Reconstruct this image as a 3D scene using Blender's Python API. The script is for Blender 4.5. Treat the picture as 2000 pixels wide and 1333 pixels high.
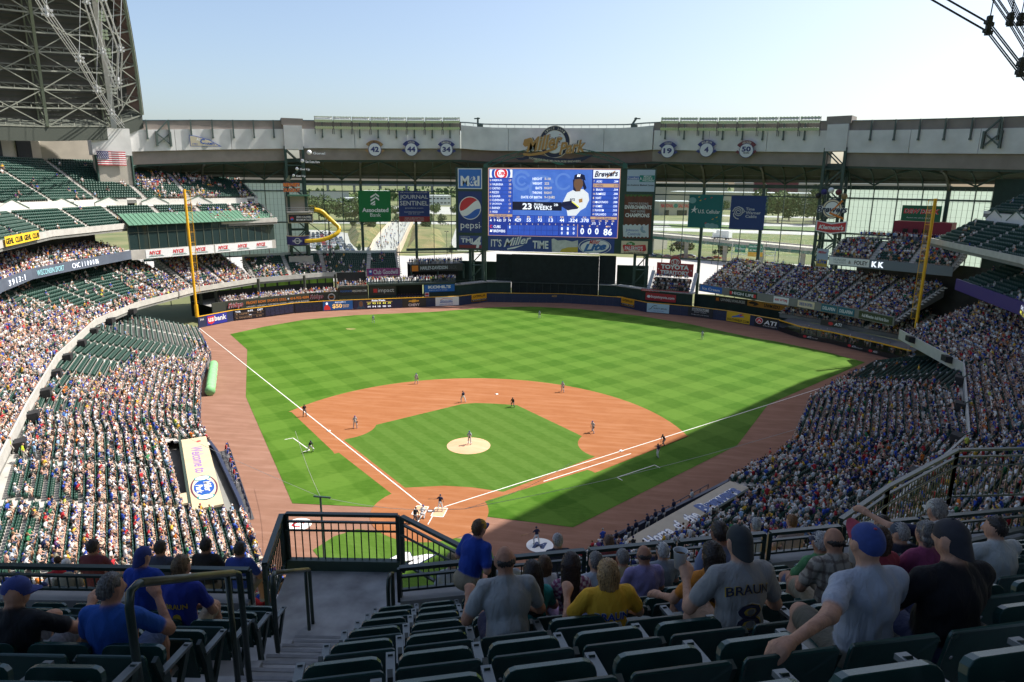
import bpy, bmesh, math, random
import numpy as np
from mathutils import Vector, Matrix
R = math.radians
for o in list(bpy.data.objects): bpy.data.objects.remove(o)
scene = bpy.context.scene
COL = scene.collection
random.seed(7); RNG = np.random.default_rng(7)

# ------------------------------------------------------------------ camera
cam = bpy.data.cameras.new('camera'); camo = bpy.data.objects.new('camera', cam); COL.objects.link(camo)
cam.sensor_width = 36.0; cam.lens = 1301.53 / 2000 * 36; cam.clip_start = 0.1; cam.clip_end = 20000
CAM = Vector((17.297, -59.56, 32.448))
_yaw, _pit, _rol = -.151, -.234, .010
_f = Vector((math.sin(_yaw)*math.cos(_pit), math.cos(_yaw)*math.cos(_pit), math.sin(_pit)))
_r = Vector((math.cos(_yaw), -math.sin(_yaw), 0)); _u = _r.cross(_f)
_r2 = math.cos(_rol)*_r + math.sin(_rol)*_u; _u2 = -math.sin(_rol)*_r + math.cos(_rol)*_u
_m = Matrix((_r2, _u2, -_f)).transposed().to_4x4(); _m.translation = CAM
camo.matrix_world = _m
scene.camera = camo

# ------------------------------------------------------------------ sky, sun, exposure
SUN_AZ, SUN_EL = R(60), R(52.5)          # azimuth from +y (centre field) towards +x (right field)
world = bpy.data.worlds.new('World'); scene.world = world; world.use_nodes = True
nt = world.node_tree; bg = nt.nodes['Background']
sky = nt.nodes.new('ShaderNodeTexSky'); sky.sky_type = 'NISHITA'; sky.sun_disc = False
sky.sun_elevation = SUN_EL; sky.sun_rotation = SUN_AZ
sky.air_density = 1.0; sky.dust_density = 3.2; sky.ozone_density = 1.0; sky.altitude = 200
nt.links.new(sky.outputs[0], bg.inputs[0]); bg.inputs[1].default_value = 0.135
sun = bpy.data.lights.new('sun', 'SUN'); sun.energy = 5.0; sun.angle = R(0.53); sun.color = (1.0, 0.95, 0.87)
suno = bpy.data.objects.new('sun', sun); COL.objects.link(suno)
_d = Vector((math.sin(SUN_AZ)*math.cos(SUN_EL), math.cos(SUN_AZ)*math.cos(SUN_EL), math.sin(SUN_EL)))
suno.rotation_euler = _d.to_track_quat('Z', 'Y').to_euler(); suno.location = (150, 60, 200)
vs = scene.view_settings; vs.view_transform = 'Standard'; vs.look = 'None'; vs.exposure = 0.6; vs.gamma = 1.0
vs.use_curve_mapping = False

# ------------------------------------------------------------------ helpers
MATS = {}
def M(name, col=None, rough=.7, noise=0., scale=1.0, metal=0., spec=.5, bump=0., bscale=None, emit=0., col2=None, detail=4):
    """procedural material: base colour broken up by noise, optional bump"""
    if name in MATS: return MATS[name]
    m = bpy.data.materials.new(name); m.use_nodes = True; n = m.node_tree; b = n.nodes['Principled BSDF']
    b.inputs['Roughness'].default_value = rough; b.inputs['Metallic'].default_value = metal
    b.inputs['Specular IOR Level'].default_value = spec
    c = tuple(col) + (1,)
    b.inputs['Base Color'].default_value = c
    if noise > 0 or col2 is not None:
        tc = n.nodes.new('ShaderNodeTexCoord'); nz = n.nodes.new('ShaderNodeTexNoise')
        nz.inputs['Scale'].default_value = scale; nz.inputs['Detail'].default_value = detail
        n.links.new(tc.outputs['Object'], nz.inputs['Vector'])
        rp = n.nodes.new('ShaderNodeValToRGB')
        if col2 is None:
            lo = tuple(max(0, x*(1-noise)) for x in col)+(1,); hi = tuple(min(1, x*(1+noise)) for x in col)+(1,)
        else: lo, hi = c, tuple(col2)+(1,)
        rp.color_ramp.elements[0].color = lo; rp.color_ramp.elements[1].color = hi
        rp.color_ramp.elements[0].position = .32; rp.color_ramp.elements[1].position = .68
        n.links.new(nz.outputs['Fac'], rp.inputs[0]); n.links.new(rp.outputs[0], b.inputs['Base Color'])
        if bump:
            nb = n.nodes.new('ShaderNodeTexNoise'); nb.inputs['Scale'].default_value = bscale or scale*4
            n.links.new(tc.outputs['Object'], nb.inputs['Vector'])
            bp = n.nodes.new('ShaderNodeBump'); bp.inputs['Strength'].default_value = bump
            n.links.new(nb.outputs['Fac'], bp.inputs['Height']); n.links.new(bp.outputs[0], b.inputs['Normal'])
    if emit:
        b.inputs['Emission Color'].default_value = c; b.inputs['Emission Strength'].default_value = emit
    MATS[name] = m
    return m
def vcol_mat(name, rough=.75, spec=.3):
    if name in MATS: return MATS[name]
    m = bpy.data.materials.new(name); m.use_nodes = True; n = m.node_tree; b = n.nodes['Principled BSDF']
    a = n.nodes.new('ShaderNodeVertexColor'); a.layer_name = 'Col'
    n.links.new(a.outputs[0], b.inputs['Base Color']); b.inputs['Roughness'].default_value = rough
    b.inputs['Specular IOR Level'].default_value = spec
    MATS[name] = m; return m

class MB:
    """collects shapes, builds ONE mesh"""
    def __init__(s): s.v = []; s.f = []; s.mi = []; s.cur = 0
    def add(s, vs, fs):
        k = len(s.v); s.v += [tuple(x) for x in vs]
        for f in fs: s.f.append(tuple(i+k for i in f)); s.mi.append(s.cur)
        return s
    def box(s, x0, y0, z0, x1, y1, z1, m=None):
        vs = [(x0,y0,z0),(x1,y0,z0),(x1,y1,z0),(x0,y1,z0),(x0,y0,z1),(x1,y0,z1),(x1,y1,z1),(x0,y1,z1)]
        if m is not None: vs = [m @ Vector(v) for v in vs]
        return s.add(vs, [(0,3,2,1),(4,5,6,7),(0,1,5,4),(1,2,6,5),(2,3,7,6),(3,0,4,7)])
    def bar(s, p, q, w, h=None, up=(0,0,1)):
        p = Vector(p); q = Vector(q); d = q-p; L = d.length
        if L < 1e-6: return s
        h = h or w; z = d/L; x = Vector(up).cross(z)
        if x.length < 1e-4: x = Vector((1,0,0)).cross(z)
        x.normalize(); y = z.cross(x)
        vs = [c + x*a*w/2 + y*b*h/2 for c in (p, q) for a, b in ((-1,-1),(1,-1),(1,1),(-1,1))]
        return s.add(vs, [(0,3,2,1),(4,5,6,7),(0,1,5,4),(1,2,6,5),(2,3,7,6),(3,0,4,7)])
    def tube(s, pts, r, n=8, caps=True, r1=None):
        pts = [Vector(p) for p in pts]; k0 = len(s.v); N = len(pts)
        up = Vector((0,0,1))
        for i, p in enumerate(pts):
            t = (pts[min(i+1,N-1)]-pts[max(i-1,0)]).normalized()
            x = up.cross(t)
            if x.length < 1e-3: x = Vector((1,0,0)).cross(t)
            x.normalize(); y = t.cross(x)
            rr = r if r1 is None else r+(r1-r)*i/(N-1)
            if isinstance(r, (list, tuple)): rr = r[i]
            for a in range(n):
                th = 2*math.pi*a/n; s.v.append(tuple(p + x*rr*math.cos(th) + y*rr*math.sin(th)))
        for i in range(N-1):
            for a in range(n):
                b = (a+1) % n; s.f.append((k0+i*n+a, k0+i*n+b, k0+(i+1)*n+b, k0+(i+1)*n+a)); s.mi.append(s.cur)
        if caps:
            s.f.append(tuple(k0+a for a in range(n))[::-1]); s.mi.append(s.cur)
            s.f.append(tuple(k0+(N-1)*n+a for a in range(n))); s.mi.append(s.cur)
        return s
    def prism(s, poly, z0, z1):
        n = len(poly)
        vs = [(x,y,z0) for x,y in poly] + [(x,y,z1) for x,y in poly]
        return s.add(vs, [tuple(range(n))[::-1], tuple(range(n,2*n))] + [(i,(i+1)%n,n+(i+1)%n,n+i) for i in range(n)])
    def sheet(s, poly, z):
        from mathutils.geometry import tessellate_polygon
        P = [Vector((x,y,z)) for x,y in poly]; fs = []
        for t in tessellate_polygon([P]):
            a, b, c = (P[i] for i in t); fs.append(tuple(t) if (b-a).cross(c-a).z > 0 else tuple(t)[::-1])
        return s.add(P, fs)
    def strip(s, A, B):
        n = len(A); return s.add(list(A)+list(B), [(i,i+1,n+i+1,n+i) for i in range(n-1)])
    def ball(s, c, rx, ry=None, rz=None, n=8, m=6):
        ry = ry or rx; rz = rz or rx; k = len(s.v); vs = [(c[0],c[1],c[2]-rz)]
        for i in range(1, m):
            ph = -math.pi/2 + math.pi*i/m
            for a in range(n):
                th = 2*math.pi*a/n; vs.append((c[0]+rx*math.cos(ph)*math.cos(th), c[1]+ry*math.cos(ph)*math.sin(th), c[2]+rz*math.sin(ph)))
        vs.append((c[0],c[1],c[2]+rz)); fs = []
        for a in range(n): fs.append((0, 1+(a+1)%n, 1+a))
        for i in range(m-2):
            for a in range(n):
                b = (a+1)%n; fs.append((1+i*n+a, 1+i*n+b, 1+(i+1)*n+b, 1+(i+1)*n+a))
        for a in range(n): fs.append((len(vs)-1, 1+(m-2)*n+a, 1+(m-2)*n+(a+1)%n))
        return s.add(vs, fs)
    def mesh(s, name, mat, smooth=False):
        me = bpy.data.meshes.new(name); me.from_pydata(s.v, [], s.f)
        for m in (mat if isinstance(mat, (list, tuple)) else [mat]): me.materials.append(m)
        if isinstance(mat, (list, tuple)): me.polygons.foreach_set('material_index', s.mi)
        if smooth: me.polygons.foreach_set('use_smooth', [True]*len(s.f))
        me.update(); return me
    def build(s, name, mat, parent=None, smooth=False):
        return link(name, s.mesh(name, mat, smooth), parent)
def link(name, data, parent=None):
    o = bpy.data.objects.new(name, data); COL.objects.link(o)
    if parent is not None: o.parent = parent
    return o
def tag(o, label, cat=None, group=None, kind=None):
    o['label'] = label
    if cat: o['category'] = cat
    if group: o['group'] = group
    if kind: o['kind'] = kind
    return o
def thing(name, label, cat, loc=(0,0,0), rotz=0, group=None):
    o = bpy.data.objects.new(name, None); COL.objects.link(o); o.location = loc; o.rotation_euler = (0,0,rotz)
    o.empty_display_size = .2
    return tag(o, label, cat, group)
def struct(o, label=None):
    o['kind'] = 'structure'
    if label: o['label'] = label
    return o
def copytree(o, parent=None):
    c = o.copy(); COL.objects.link(c); c.parent = parent
    for ch in o.children: copytree(ch, c)
    return c

_glyph = {}
def text_geo(s, bold=0., shear=0., space=1.):
    key = (s, bold, shear, space)
    if key in _glyph: return _glyph[key]
    cu = bpy.data.curves.new('t', 'FONT'); cu.body = s; cu.size = 1; cu.offset = bold; cu.shear = shear; cu.resolution_u = 2
    cu.space_character = space
    ob = bpy.data.objects.new('t', cu)
    me = bpy.data.meshes.new_from_object(ob)
    v = np.array([tuple(x.co) for x in me.vertices]); f = [tuple(p.vertices) for p in me.polygons]
    bpy.data.objects.remove(ob); bpy.data.curves.remove(cu); bpy.data.meshes.remove(me)
    _glyph[key] = (v, f); return v, f

class Sign:
    """a flat board: X to the right, Y up, Z out of its face; pieces become children"""
    def __init__(s, name, label, cat, p0, p1, z0, z1, group=None, parent=None, tilt=0.):
        s.p0 = Vector((p0[0], p0[1], z0)); x = Vector((p1[0]-p0[0], p1[1]-p0[1], (p1[2]-p0[2]) if len(p1) > 2 and len(p0) > 2 else 0))
        s.w = x.length; s.h = z1-z0; x.normalize()
        z = x.cross(Vector((0,0,1))); z.normalize(); y = z.cross(x)
        if tilt: q = Matrix.Rotation(tilt, 3, x); y = q @ y; z = q @ z
        m = Matrix((x, y, z)).transposed().to_4x4(); m.translation = s.p0
        if parent is None: s.o = thing(name, label, cat, group=group); s.o.matrix_world = m
        else:
            s.o = link(name, None, parent); s.o.matrix_world = m
    def box(s, name, x0, y0, x1, y1, mat, z=0., d=.08):
        o = MB().box(x0, y0, z-d, x1, y1, z).build(name, mat, s.o)
        if name in ('panel','cloth','ad_panel','screen','picture','roof'): s.last = o
        return o
    @property
    def top(s): return getattr(s, 'last', None) or s.o
    def text(s, t, x0, y0, x1, y1, mat, z=.03, bold=.0, shear=0., name='lettering', arc=0., space=1., slope=0., parent=None):
        v, f = text_geo(t, bold, shear, space)
        if len(v) == 0: return None
        a = v.min(0); b = v.max(0); w = v.copy()
        w[:,0] = x0 + (v[:,0]-a[0])/(b[0]-a[0]+1e-9)*(x1-x0); w[:,1] = y0 + (v[:,1]-a[1])/(b[1]-a[1]+1e-9)*(y1-y0)
        u = (w[:,0]-x0)/(x1-x0)*2-1
        w[:,1] += arc*(1-u*u) + slope*(u+1)/2*(x1-x0); w[:,2] = z
        me = bpy.data.meshes.new(name); me.from_pydata([tuple(q) for q in w], [], f); me.materials.append(mat)
        return link(name, me, parent or s.top)
    def poly(s, name, pts, mat, z=.02, d=.02):
        n = len(pts); b = MB()
        b.add([(x,y,z-d) for x,y in pts]+[(x,y,z) for x,y in pts], [tuple(range(n))[::-1], tuple(range(n,2*n))]+[(i,(i+1)%n,n+(i+1)%n,n+i) for i in range(n)])
        return b.build(name, mat, s.top)
    def disc(s, name, cx, cy, rx, ry, mat, z=.02, n=32, a0=0, a1=360, d=.02):
        pts = [(cx+rx*math.cos(R(a0+(a1-a0)*i/n)), cy+ry*math.sin(R(a0+(a1-a0)*i/n))) for i in range(n+(0 if a1-a0 == 360 else 1))]
        return s.poly(name, pts, mat, z, d)
    def ring(s, name, cx, cy, r0, r1, mat, z=.02, n=40, a0=0, a1=360, sy=1.):
        b = MB(); N = n+1
        A = [(cx+r0*math.cos(R(a0+(a1-a0)*i/n)), cy+sy*r0*math.sin(R(a0+(a1-a0)*i/n)), z) for i in range(N)]
        B = [(cx+r1*math.cos(R(a0+(a1-a0)*i/n)), cy+sy*r1*math.sin(R(a0+(a1-a0)*i/n)), z) for i in range(N)]
        return b.strip(B, A).build(name, mat, s.top)

def lerp(a, b, t): return tuple(x+(y-x)*t for x, y in zip(a, b))
def polar(rad, deg): return (rad*math.sin(R(deg)), rad*math.cos(R(deg)))
def resample(poly, step):
    out = [poly[0]]
    for a, b in zip(poly[:-1], poly[1:]):
        n = max(1, int(math.dist(a, b)/step)); out += [lerp(a, b, (i+1)/n) for i in range(n)]
    return out
def offset(poly, d):
    """offset an open 2-D polyline to its left by d (mitred)"""
    out = []; n = len(poly)
    for i in range(n):
        ns = []
        if i > 0: a, b = poly[i-1], poly[i]; L = math.dist(a, b); ns.append((-(b[1]-a[1])/L, (b[0]-a[0])/L))
        if i < n-1: a, b = poly[i], poly[i+1]; L = math.dist(a, b); ns.append((-(b[1]-a[1])/L, (b[0]-a[0])/L))
        nx = sum(q[0] for q in ns)/len(ns); ny = sum(q[1] for q in ns)/len(ns); k = nx*nx+ny*ny
        out.append((poly[i][0]+nx/k*d, poly[i][1]+ny/k*d))
    return out

ordn = ['first','second','third','fourth','fifth','sixth','seventh','eighth','ninth','tenth','eleventh','twelfth','thirteenth','fourteenth','fifteenth','sixteenth','seventeenth','eighteenth','nineteenth','twentieth']
# shared paints
CONC = M('concrete', (.43,.41,.375), .85, .12, .5, bump=.1)
CONC2 = M('concrete_worn', (.30,.295,.285), .88, .22, 1.3, bump=.15)
WHITE = M('white_paint', (.78,.78,.76), .5)
GREEN = M('dark_green_steel', (.028,.062,.05), .5, .12, .6)
GREEN2 = M('green_rail_paint', (.055,.105,.085), .38, .08, 2.)
BEIGE = M('beige_cladding', (.47,.43,.365), .8, .09, .35, bump=.05)
TAUPE = M('taupe_cladding', (.26,.225,.20), .8, .1, .4)
NAVY = M('navy_padding', (.016,.028,.075), .55, .15, 1.5)
YELLOW = M('yellow_paint', (.85,.44,.015), .45)
BLACK = M('black_paint', (.012,.012,.014), .6)
DARKG = M('dark_green_wall', (.018,.04,.032), .8, .15, .6)
STEEL = M('galvanised_steel', (.45,.46,.46), .4, .1, 2., metal=.6)
GREY = M('grey_paint', (.30,.31,.32), .6)
RED = M('red_paint', (.52,.02,.03), .5)
BLUE = M('blue_paint', (.02,.09,.38), .5)
# ------------------------------------------------------------------ the ground and the field
def nodes_mat(name, rough=.9, spec=.2):
    m = bpy.data.materials.new(name); m.use_nodes = True; n = m.node_tree; b = n.nodes['Principled BSDF']
    b.inputs['Roughness'].default_value = rough; b.inputs['Specular IOR Level'].default_value = spec
    MATS[name] = m; return m, n, b
def nd(n, typ, **kw):
    q = n.nodes.new(typ)
    for k, v in kw.items():
        if k.startswith('i'): q.inputs[int(k[1:])].default_value = v
        else: setattr(q, k, v)
    return q
def grass_mat(name, w, dark, light, both=True, worn=.0):
    m, n, b = nodes_mat(name, .85, .15); L = n.links.new
    tc = nd(n, 'ShaderNodeTexCoord'); sp = nd(n, 'ShaderNodeSeparateXYZ'); 
    nzw = nd(n, 'ShaderNodeTexNoise', i2=.35, i3=2.); va = nd(n, 'ShaderNodeVectorMath', operation='SCALE'); va.inputs[3].default_value = .5
    vb = nd(n, 'ShaderNodeVectorMath', operation='ADD')
    L(tc.outputs['Object'], nzw.inputs['Vector']); L(nzw.outputs['Color'], va.inputs[0]); L(tc.outputs['Object'], vb.inputs[0]); L(va.outputs[0], vb.inputs[1])
    L(vb.outputs[0], sp.inputs[0])
    def stripe(sgn):
        a = nd(n, 'ShaderNodeMath', operation='ADD' if sgn > 0 else 'SUBTRACT'); L(sp.outputs[0], a.inputs[0]); L(sp.outputs[1], a.inputs[1])
        c = nd(n, 'ShaderNodeMath', operation='MULTIPLY', i1=.7071*math.pi/w); L(a.outputs[0], c.inputs[0])
        s = nd(n, 'ShaderNodeMath', operation='SINE'); L(c.outputs[0], s.inputs[0])
        g = nd(n, 'ShaderNodeMath', operation='MULTIPLY_ADD', i1=3.5, i2=.5, use_clamp=True); L(s.outputs[0], g.inputs[0]); return g
    s1 = stripe(1)
    nz = nd(n, 'ShaderNodeTexNoise', i2=1.2, i3=6., i4=.65); L(tc.outputs['Object'], nz.inputs['Vector'])
    mp = nd(n, 'ShaderNodeMapping'); mp.inputs['Scale'].default_value = (.35, 3.2, 1); mp.inputs['Rotation'].default_value = (0,0,R(43))
    nz2 = nd(n, 'ShaderNodeTexNoise', i2=1.5, i3=4.); L(tc.outputs['Object'], mp.inputs[0]); L(mp.outputs[0], nz2.inputs['Vector'])
    mix = nd(n, 'ShaderNodeMath', operation='MULTIPLY_ADD', i1=.46 if both else .34); L(s1.outputs[0], mix.inputs[0])
    if both:
        s2 = stripe(-1); h = nd(n, 'ShaderNodeMath', operation='MULTIPLY', i1=.46); L(s2.outputs[0], h.inputs[0]); L(h.outputs[0], mix.inputs[2])
    else: mix.inputs[2].default_value = .34
    n1 = nd(n, 'ShaderNodeMath', operation='MULTIPLY_ADD', i1=1.2, i2=-.56); L(nz.outputs['Fac'], n1.inputs[0])
    n2 = nd(n, 'ShaderNodeMath', operation='MULTIPLY_ADD', i1=1.2, i2=-.55); L(nz2.outputs['Fac'], n2.inputs[0])
    ad = nd(n, 'ShaderNodeMath', operation='ADD'); L(n1.outputs[0], ad.inputs[0]); L(n2.outputs[0], ad.inputs[1])
    ad2 = nd(n, 'ShaderNodeMath', operation='ADD'); L(ad.outputs[0], ad2.inputs[0]); L(mix.outputs[0], ad2.inputs[1])
    rp = nd(n, 'ShaderNodeValToRGB'); rp.color_ramp.elements[0].color = dark+(1,); rp.color_ramp.elements[1].color = light+(1,)
    rp.color_ramp.elements[0].position = .0; rp.color_ramp.elements[1].position = 1.
    L(ad2.outputs[0], rp.inputs[0])
    big = nd(n, 'ShaderNodeTexNoise', i2=.06, i3=3.); L(tc.outputs['Object'], big.inputs['Vector'])
    mr = nd(n, 'ShaderNodeMapRange', i1=.35, i2=.75, i3=0., i4=.22); L(big.outputs['Fac'], mr.inputs[0])
    mx = nd(n, 'ShaderNodeMixRGB', blend_type='MIX'); mx.inputs[2].default_value = (.12,.165,.03,1); L(mr.outputs[0], mx.inputs[0]); L(rp.outputs[0], mx.inputs[1])
    L(mx.outputs[0], b.inputs['Base Color'])
    nb = nd(n, 'ShaderNodeTexNoise', i2=9., i3=3.); L(tc.outputs['Object'], nb.inputs['Vector'])
    bp = nd(n, 'ShaderNodeBump', i0=.5); L(nb.outputs['Fac'], bp.inputs['Height']); L(bp.outputs[0], b.inputs['Normal'])
    return m
def dirt_mat(name, c1, c2, c3, s=.5):
    m, n, b = nodes_mat(name, .95, .1); L = n.links.new
    tc = nd(n, 'ShaderNodeTexCoord'); nz = nd(n, 'ShaderNodeTexNoise', i2=s, i3=8., i4=.7); L(tc.outputs['Object'], nz.inputs['Vector'])
    mp = nd(n, 'ShaderNodeMapping'); mp.inputs['Scale'].default_value = (.25, 2.2, 1); mp.inputs['Rotation'].default_value = (0,0,R(10))
    nz2 = nd(n, 'ShaderNodeTexNoise', i2=.55, i3=5., i4=.6); L(tc.outputs['Object'], mp.inputs[0]); L(mp.outputs[0], nz2.inputs['Vector'])
    rp = nd(n, 'ShaderNodeValToRGB'); rp.color_ramp.elements[0].color = c1+(1,); rp.color_ramp.elements[1].color = c2+(1,)
    rp.color_ramp.elements[0].position = .3; rp.color_ramp.elements[1].position = .7; L(nz.outputs['Fac'], rp.inputs[0])
    mr = nd(n, 'ShaderNodeMapRange', i1=.46, i2=.72, i3=0., i4=.85); L(nz2.outputs['Fac'], mr.inputs[0])
    mx = nd(n, 'ShaderNodeMixRGB'); mx.inputs[2].default_value = c3+(1,); L(mr.outputs[0], mx.inputs[0]); L(rp.outputs[0], mx.inputs[1])
    L(mx.outputs[0], b.inputs['Base Color'])
    nb = nd(n, 'ShaderNodeTexNoise', i2=14., i3=4.); L(tc.outputs['Object'], nb.inputs['Vector'])
    bp = nd(n, 'ShaderNodeBump', i0=.3); L(nb.outputs['Fac'], bp.inputs['Height']); L(bp.outputs[0], b.inputs['Normal'])
    return m
OUTGRASS = grass_mat('outfield_turf', 3.5, (.036,.108,.003), (.080,.172,.017))
INGRASS = grass_mat('infield_turf', 1.45, (.038,.105,.004), (.078,.158,.022), both=False)
TRACK = dirt_mat('warning_track_cinder', (.215,.115,.078), (.26,.14,.098), (.31,.18,.132), .35)
CLAY = dirt_mat('infield_clay', (.275,.105,.042), (.315,.128,.054), (.37,.17,.085), .5)
MOUND = dirt_mat('mound_clay', (.56,.34,.2), (.62,.38,.235), (.66,.43,.28), .9)
CHALK = M('chalk', (.74,.72,.68), .9, .08, 3.)

g = MB(); g.sheet([(-7000,-3000),(7000,-3000),(7000,12000),(-7000,12000)], -.5)
struct(g.build('ground', M('dry_grass_ground', (.085,.115,.035), .95, col2=(.20,.185,.085), scale=.035, detail=8)), 'grass and lots stretching away beyond the stadium to the horizon')

FENCE = [(-74,74),(-70.7,82.7),(-65.9,88.1),(-61.3,94.3),(-55.7,98.2),(-48.9,101.8),(-39.3,106),(-29.4,110.4),(-23.5,113.1),(-17.1,120.1),(3.8,122.9),(13.3,121.6),(19.5,120.6),(26.1,113.7),(31.8,112.1),(37.1,110.4),(44.8,106.2),(50.5,101.2),(55.1,97),(58.1,90.3),(63.4,85.5),(69.5,77.1),(73.5,72)]
WALL_L = [(0,-18.2),(-5.5,-16.9),(-10.2,-13.6),(-19,-2.5),(-28.4,8.5),(-33.5,13.6),(-37.4,18.7),(-48,35.2),(-56,50.5),(-71.2,69.8)]
WALL_R = [(0,-18.2),(5.5,-16.9),(10.2,-13.6),(18.5,-3.2),(28.4,8.0),(36.6,17.8),(40,22.6),(47.3,42.1),(56,54.3),(64.2,66.2),(72,71)]
tr = [(x*1.03, y*1.03 if y > 0 else y-1) for x, y in WALL_L] + [(x*1.02, y*1.02) for x, y in FENCE] + [(x*1.03, y*1.03 if y > 0 else y-1) for x, y in WALL_R[::-1]][:-1]
b = MB(); b.sheet(tr, -.03); struct(b.build('warning_track', TRACK), 'reddish brown warning track running round the playing field')
og = [(-14.4,-.7),(-26.5,15.6),(-37.7,30.7),(-53.1,57.9),(-63.8,69.6),(-60.5,78.2),(-55.2,87.2),(-45.8,94.7),(-27.8,103),(-14.5,112.2),(-4,115.5),(9,114.5),(24.2,108.2),(35.8,100.4),(47.5,88.5),(52,85.6),(60,78),(65,70.8),(41.4,41.6),(33.9,23.8),(14.5,-.7),(0,.4)]
b = MB(); b.sheet(resample(og+[og[0]], 2.)[:-1], 0.0); struct(b.build('outfield_grass', OUTGRASS), 'bright green outfield turf mown in a diamond lattice')
mg = [(-8.4,-8.8),(-7.5,-6.2),(-5.9,-4.6),(5.9,-4.6),(7.5,-6.2),(8.4,-8.8),(5.2,-12),(0,-13.3),(-5.2,-12)]
b = MB(); b.sheet(mg, .001); struct(b.build('backstop_grass', INGRASS), 'patch of grass behind home plate carrying a white letter')
MC = (0, 18.44)
def arc(c, r, a0, a1, n): return [(c[0]+r*math.cos(R(a0+(a1-a0)*i/n)), c[1]+r*math.sin(R(a0+(a1-a0)*i/n))) for i in range(n+1)]
id_ = [(-4.2,2.3),(-15.0,12.6),(-15.4,12.2),(-16,13)] + [(-27.6,25.4)] + arc(MC, 28.9, 166, 14.5, 40) + [(28.2,26.2),(16.2,12.2),(15.8,12.6),(15.3,12.9),(4.2,2.3)]
b = MB(); b.sheet(id_, .004); struct(b.build('infield_dirt', CLAY), 'orange clay infield skin with its rounded outfield edge')
b = MB(); b.sheet(arc((0,0), 5.95, 0, 360, 48)[:-1], .008); struct(b.build('home_plate_dirt', CLAY), 'round clay area about home plate')
ig = [(-16.0,16.6)]
ig += [(-19.4+q*math.cos(R(a)), 19.4+q*math.sin(R(a))) for a, q in zip(np.linspace(-33, 30, 9), np.linspace(4.3, 6.4, 9))]
ig += [(-4.3,33.3),(-2.4,34.1),(0,34.3),(2.4,34.3),(3.9,34.2)]
ig += [(19.4+q*math.cos(R(a)), 19.4+q*math.sin(R(a))) for a, q in zip(np.linspace(143, 217, 9), np.linspace(6.6, 4.2, 9))]
ig += [(6.6,5.6),(3,6.1),(0,5.95),(-4.1,4.75)]
b = MB(); b.sheet(ig, .012); struct(b.build('infield_grass', INGRASS), 'diamond of mown grass inside the base paths')
b = MB(); rings = [(2.75,.014),(2.4,.05),(1.5,.2),(.9,.25)]; k = 36
b.v = [(.15+q*math.cos(2*math.pi*i/k), 17.6+q*math.sin(2*math.pi*i/k), z) for q, z in rings for i in range(k)]
for j in range(3):
    for i in range(k): b.f.append((j*k+i, j*k+(i+1)%k, (j+1)*k+(i+1)%k, (j+1)*k+i)); b.mi.append(0)
b.f.append(tuple(3*k+i for i in range(k))); b.mi.append(0)
struct(b.build('pitchers_mound', MOUND, smooth=True), 'pale round pitching mound in the middle of the infield')
def line(b, p, q, w, z=.018):
    d = Vector((q[0]-p[0], q[1]-p[1])); d.normalize(); nx, ny = -d.y*w/2, d.x*w/2
    b.add([(p[0]+nx,p[1]+ny,z),(q[0]+nx,q[1]+ny,z),(q[0]-nx,q[1]-ny,z),(p[0]-nx,p[1]-ny,z)], [(3,2,1,0)])
for nm, pts, lab in (('left', [((-1.2,1.2),(-73.6,73.6))], 'white foul line running to the left field pole'), ('right', [((1.2,1.2),(73.0,73.0))], 'white foul line running to the right field pole')):
    b = MB()
    for p, q in pts: line(b, p, q, .13)
    struct(b.build('foul_line', CHALK), lab)
b = MB(); line(b, (10.6,8.9), (20.4,18.6), .13); struct(b.build('running_lane_line', CHALK), 'short white running lane line along the first base path')
for sx, lab in ((-1,'white coach box lines beside third base'), (1,'white coach box lines beside first base')):
    b = MB()
    if sx < 0: line(b,(-22.7,16.1),(-18.8,12.7),.11); line(b,(-22.7,16.1),(-23.5,15.4),.11); line(b,(-18.8,12.7),(-19.4,12.1),.11)
    else: line(b,(18.7,11.4),(23.1,15.6),.11); line(b,(18.7,11.4),(19.3,10.7),.11); line(b,(23.1,15.6),(23.7,14.9),.11)
    struct(b.build('coach_box_line', CHALK), lab)
b = MB()
for s in (-1, 1):
    x0, x1 = s*.38, s*1.62
    for p, q in (((x0,-.9),(x0,.95)),((x1,-.9),(x1,.95)),((x0,-.9),(x1,-.9)),((x0,.95),(x1,.95))): line(b, p, q, .1, .021)
line(b,(-.55,-.9),(-.55,-2.6),.1,.021); line(b,(.55,-.9),(.55,-2.6),.1,.021)
struct(b.build('batters_box_line', CHALK), 'white batter box lines either side of home plate')
b = MB()
for s in (-1,1): b.sheet([(s*.4,-.85),(s*1.6,-.85),(s*1.6,.9),(s*.4,.9)][::s], .0195)
struct(b.build('batters_box_clay', MOUND), 'pale trodden clay inside the batter boxes')
for nm, (x, y), lab in (('base',(-19.2,19.2),'white third base bag'),('base',(19.2,19.2),'white first base bag'),('base',(0,38.8),'white second base bag on the clay')):
    b = MB(); b.box(-.21,-.21,.008,.21,.21,.1); o = b.build(nm, WHITE); o.location = (x,y,0); o.rotation_euler = (0,0,R(45))
    bv = o.modifiers.new('b','BEVEL'); bv.width = .03
    tag(o, lab, 'base', 'bases of the diamond')
b = MB(); b.prism([(-.22,.22),(-.22,0),(0,-.22),(.22,0),(.22,.22)], .021, .036); tag(b.build('home_plate', WHITE), 'white five sided home plate between the batter boxes', 'home plate')
b = MB(); b.box(-.3,-.08,.25,.3,.08,.28); o = b.build('pitching_rubber', WHITE); o.location = (.15,18.1,0); tag(o, 'white pitching rubber on top of the mound', 'rubber')
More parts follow.
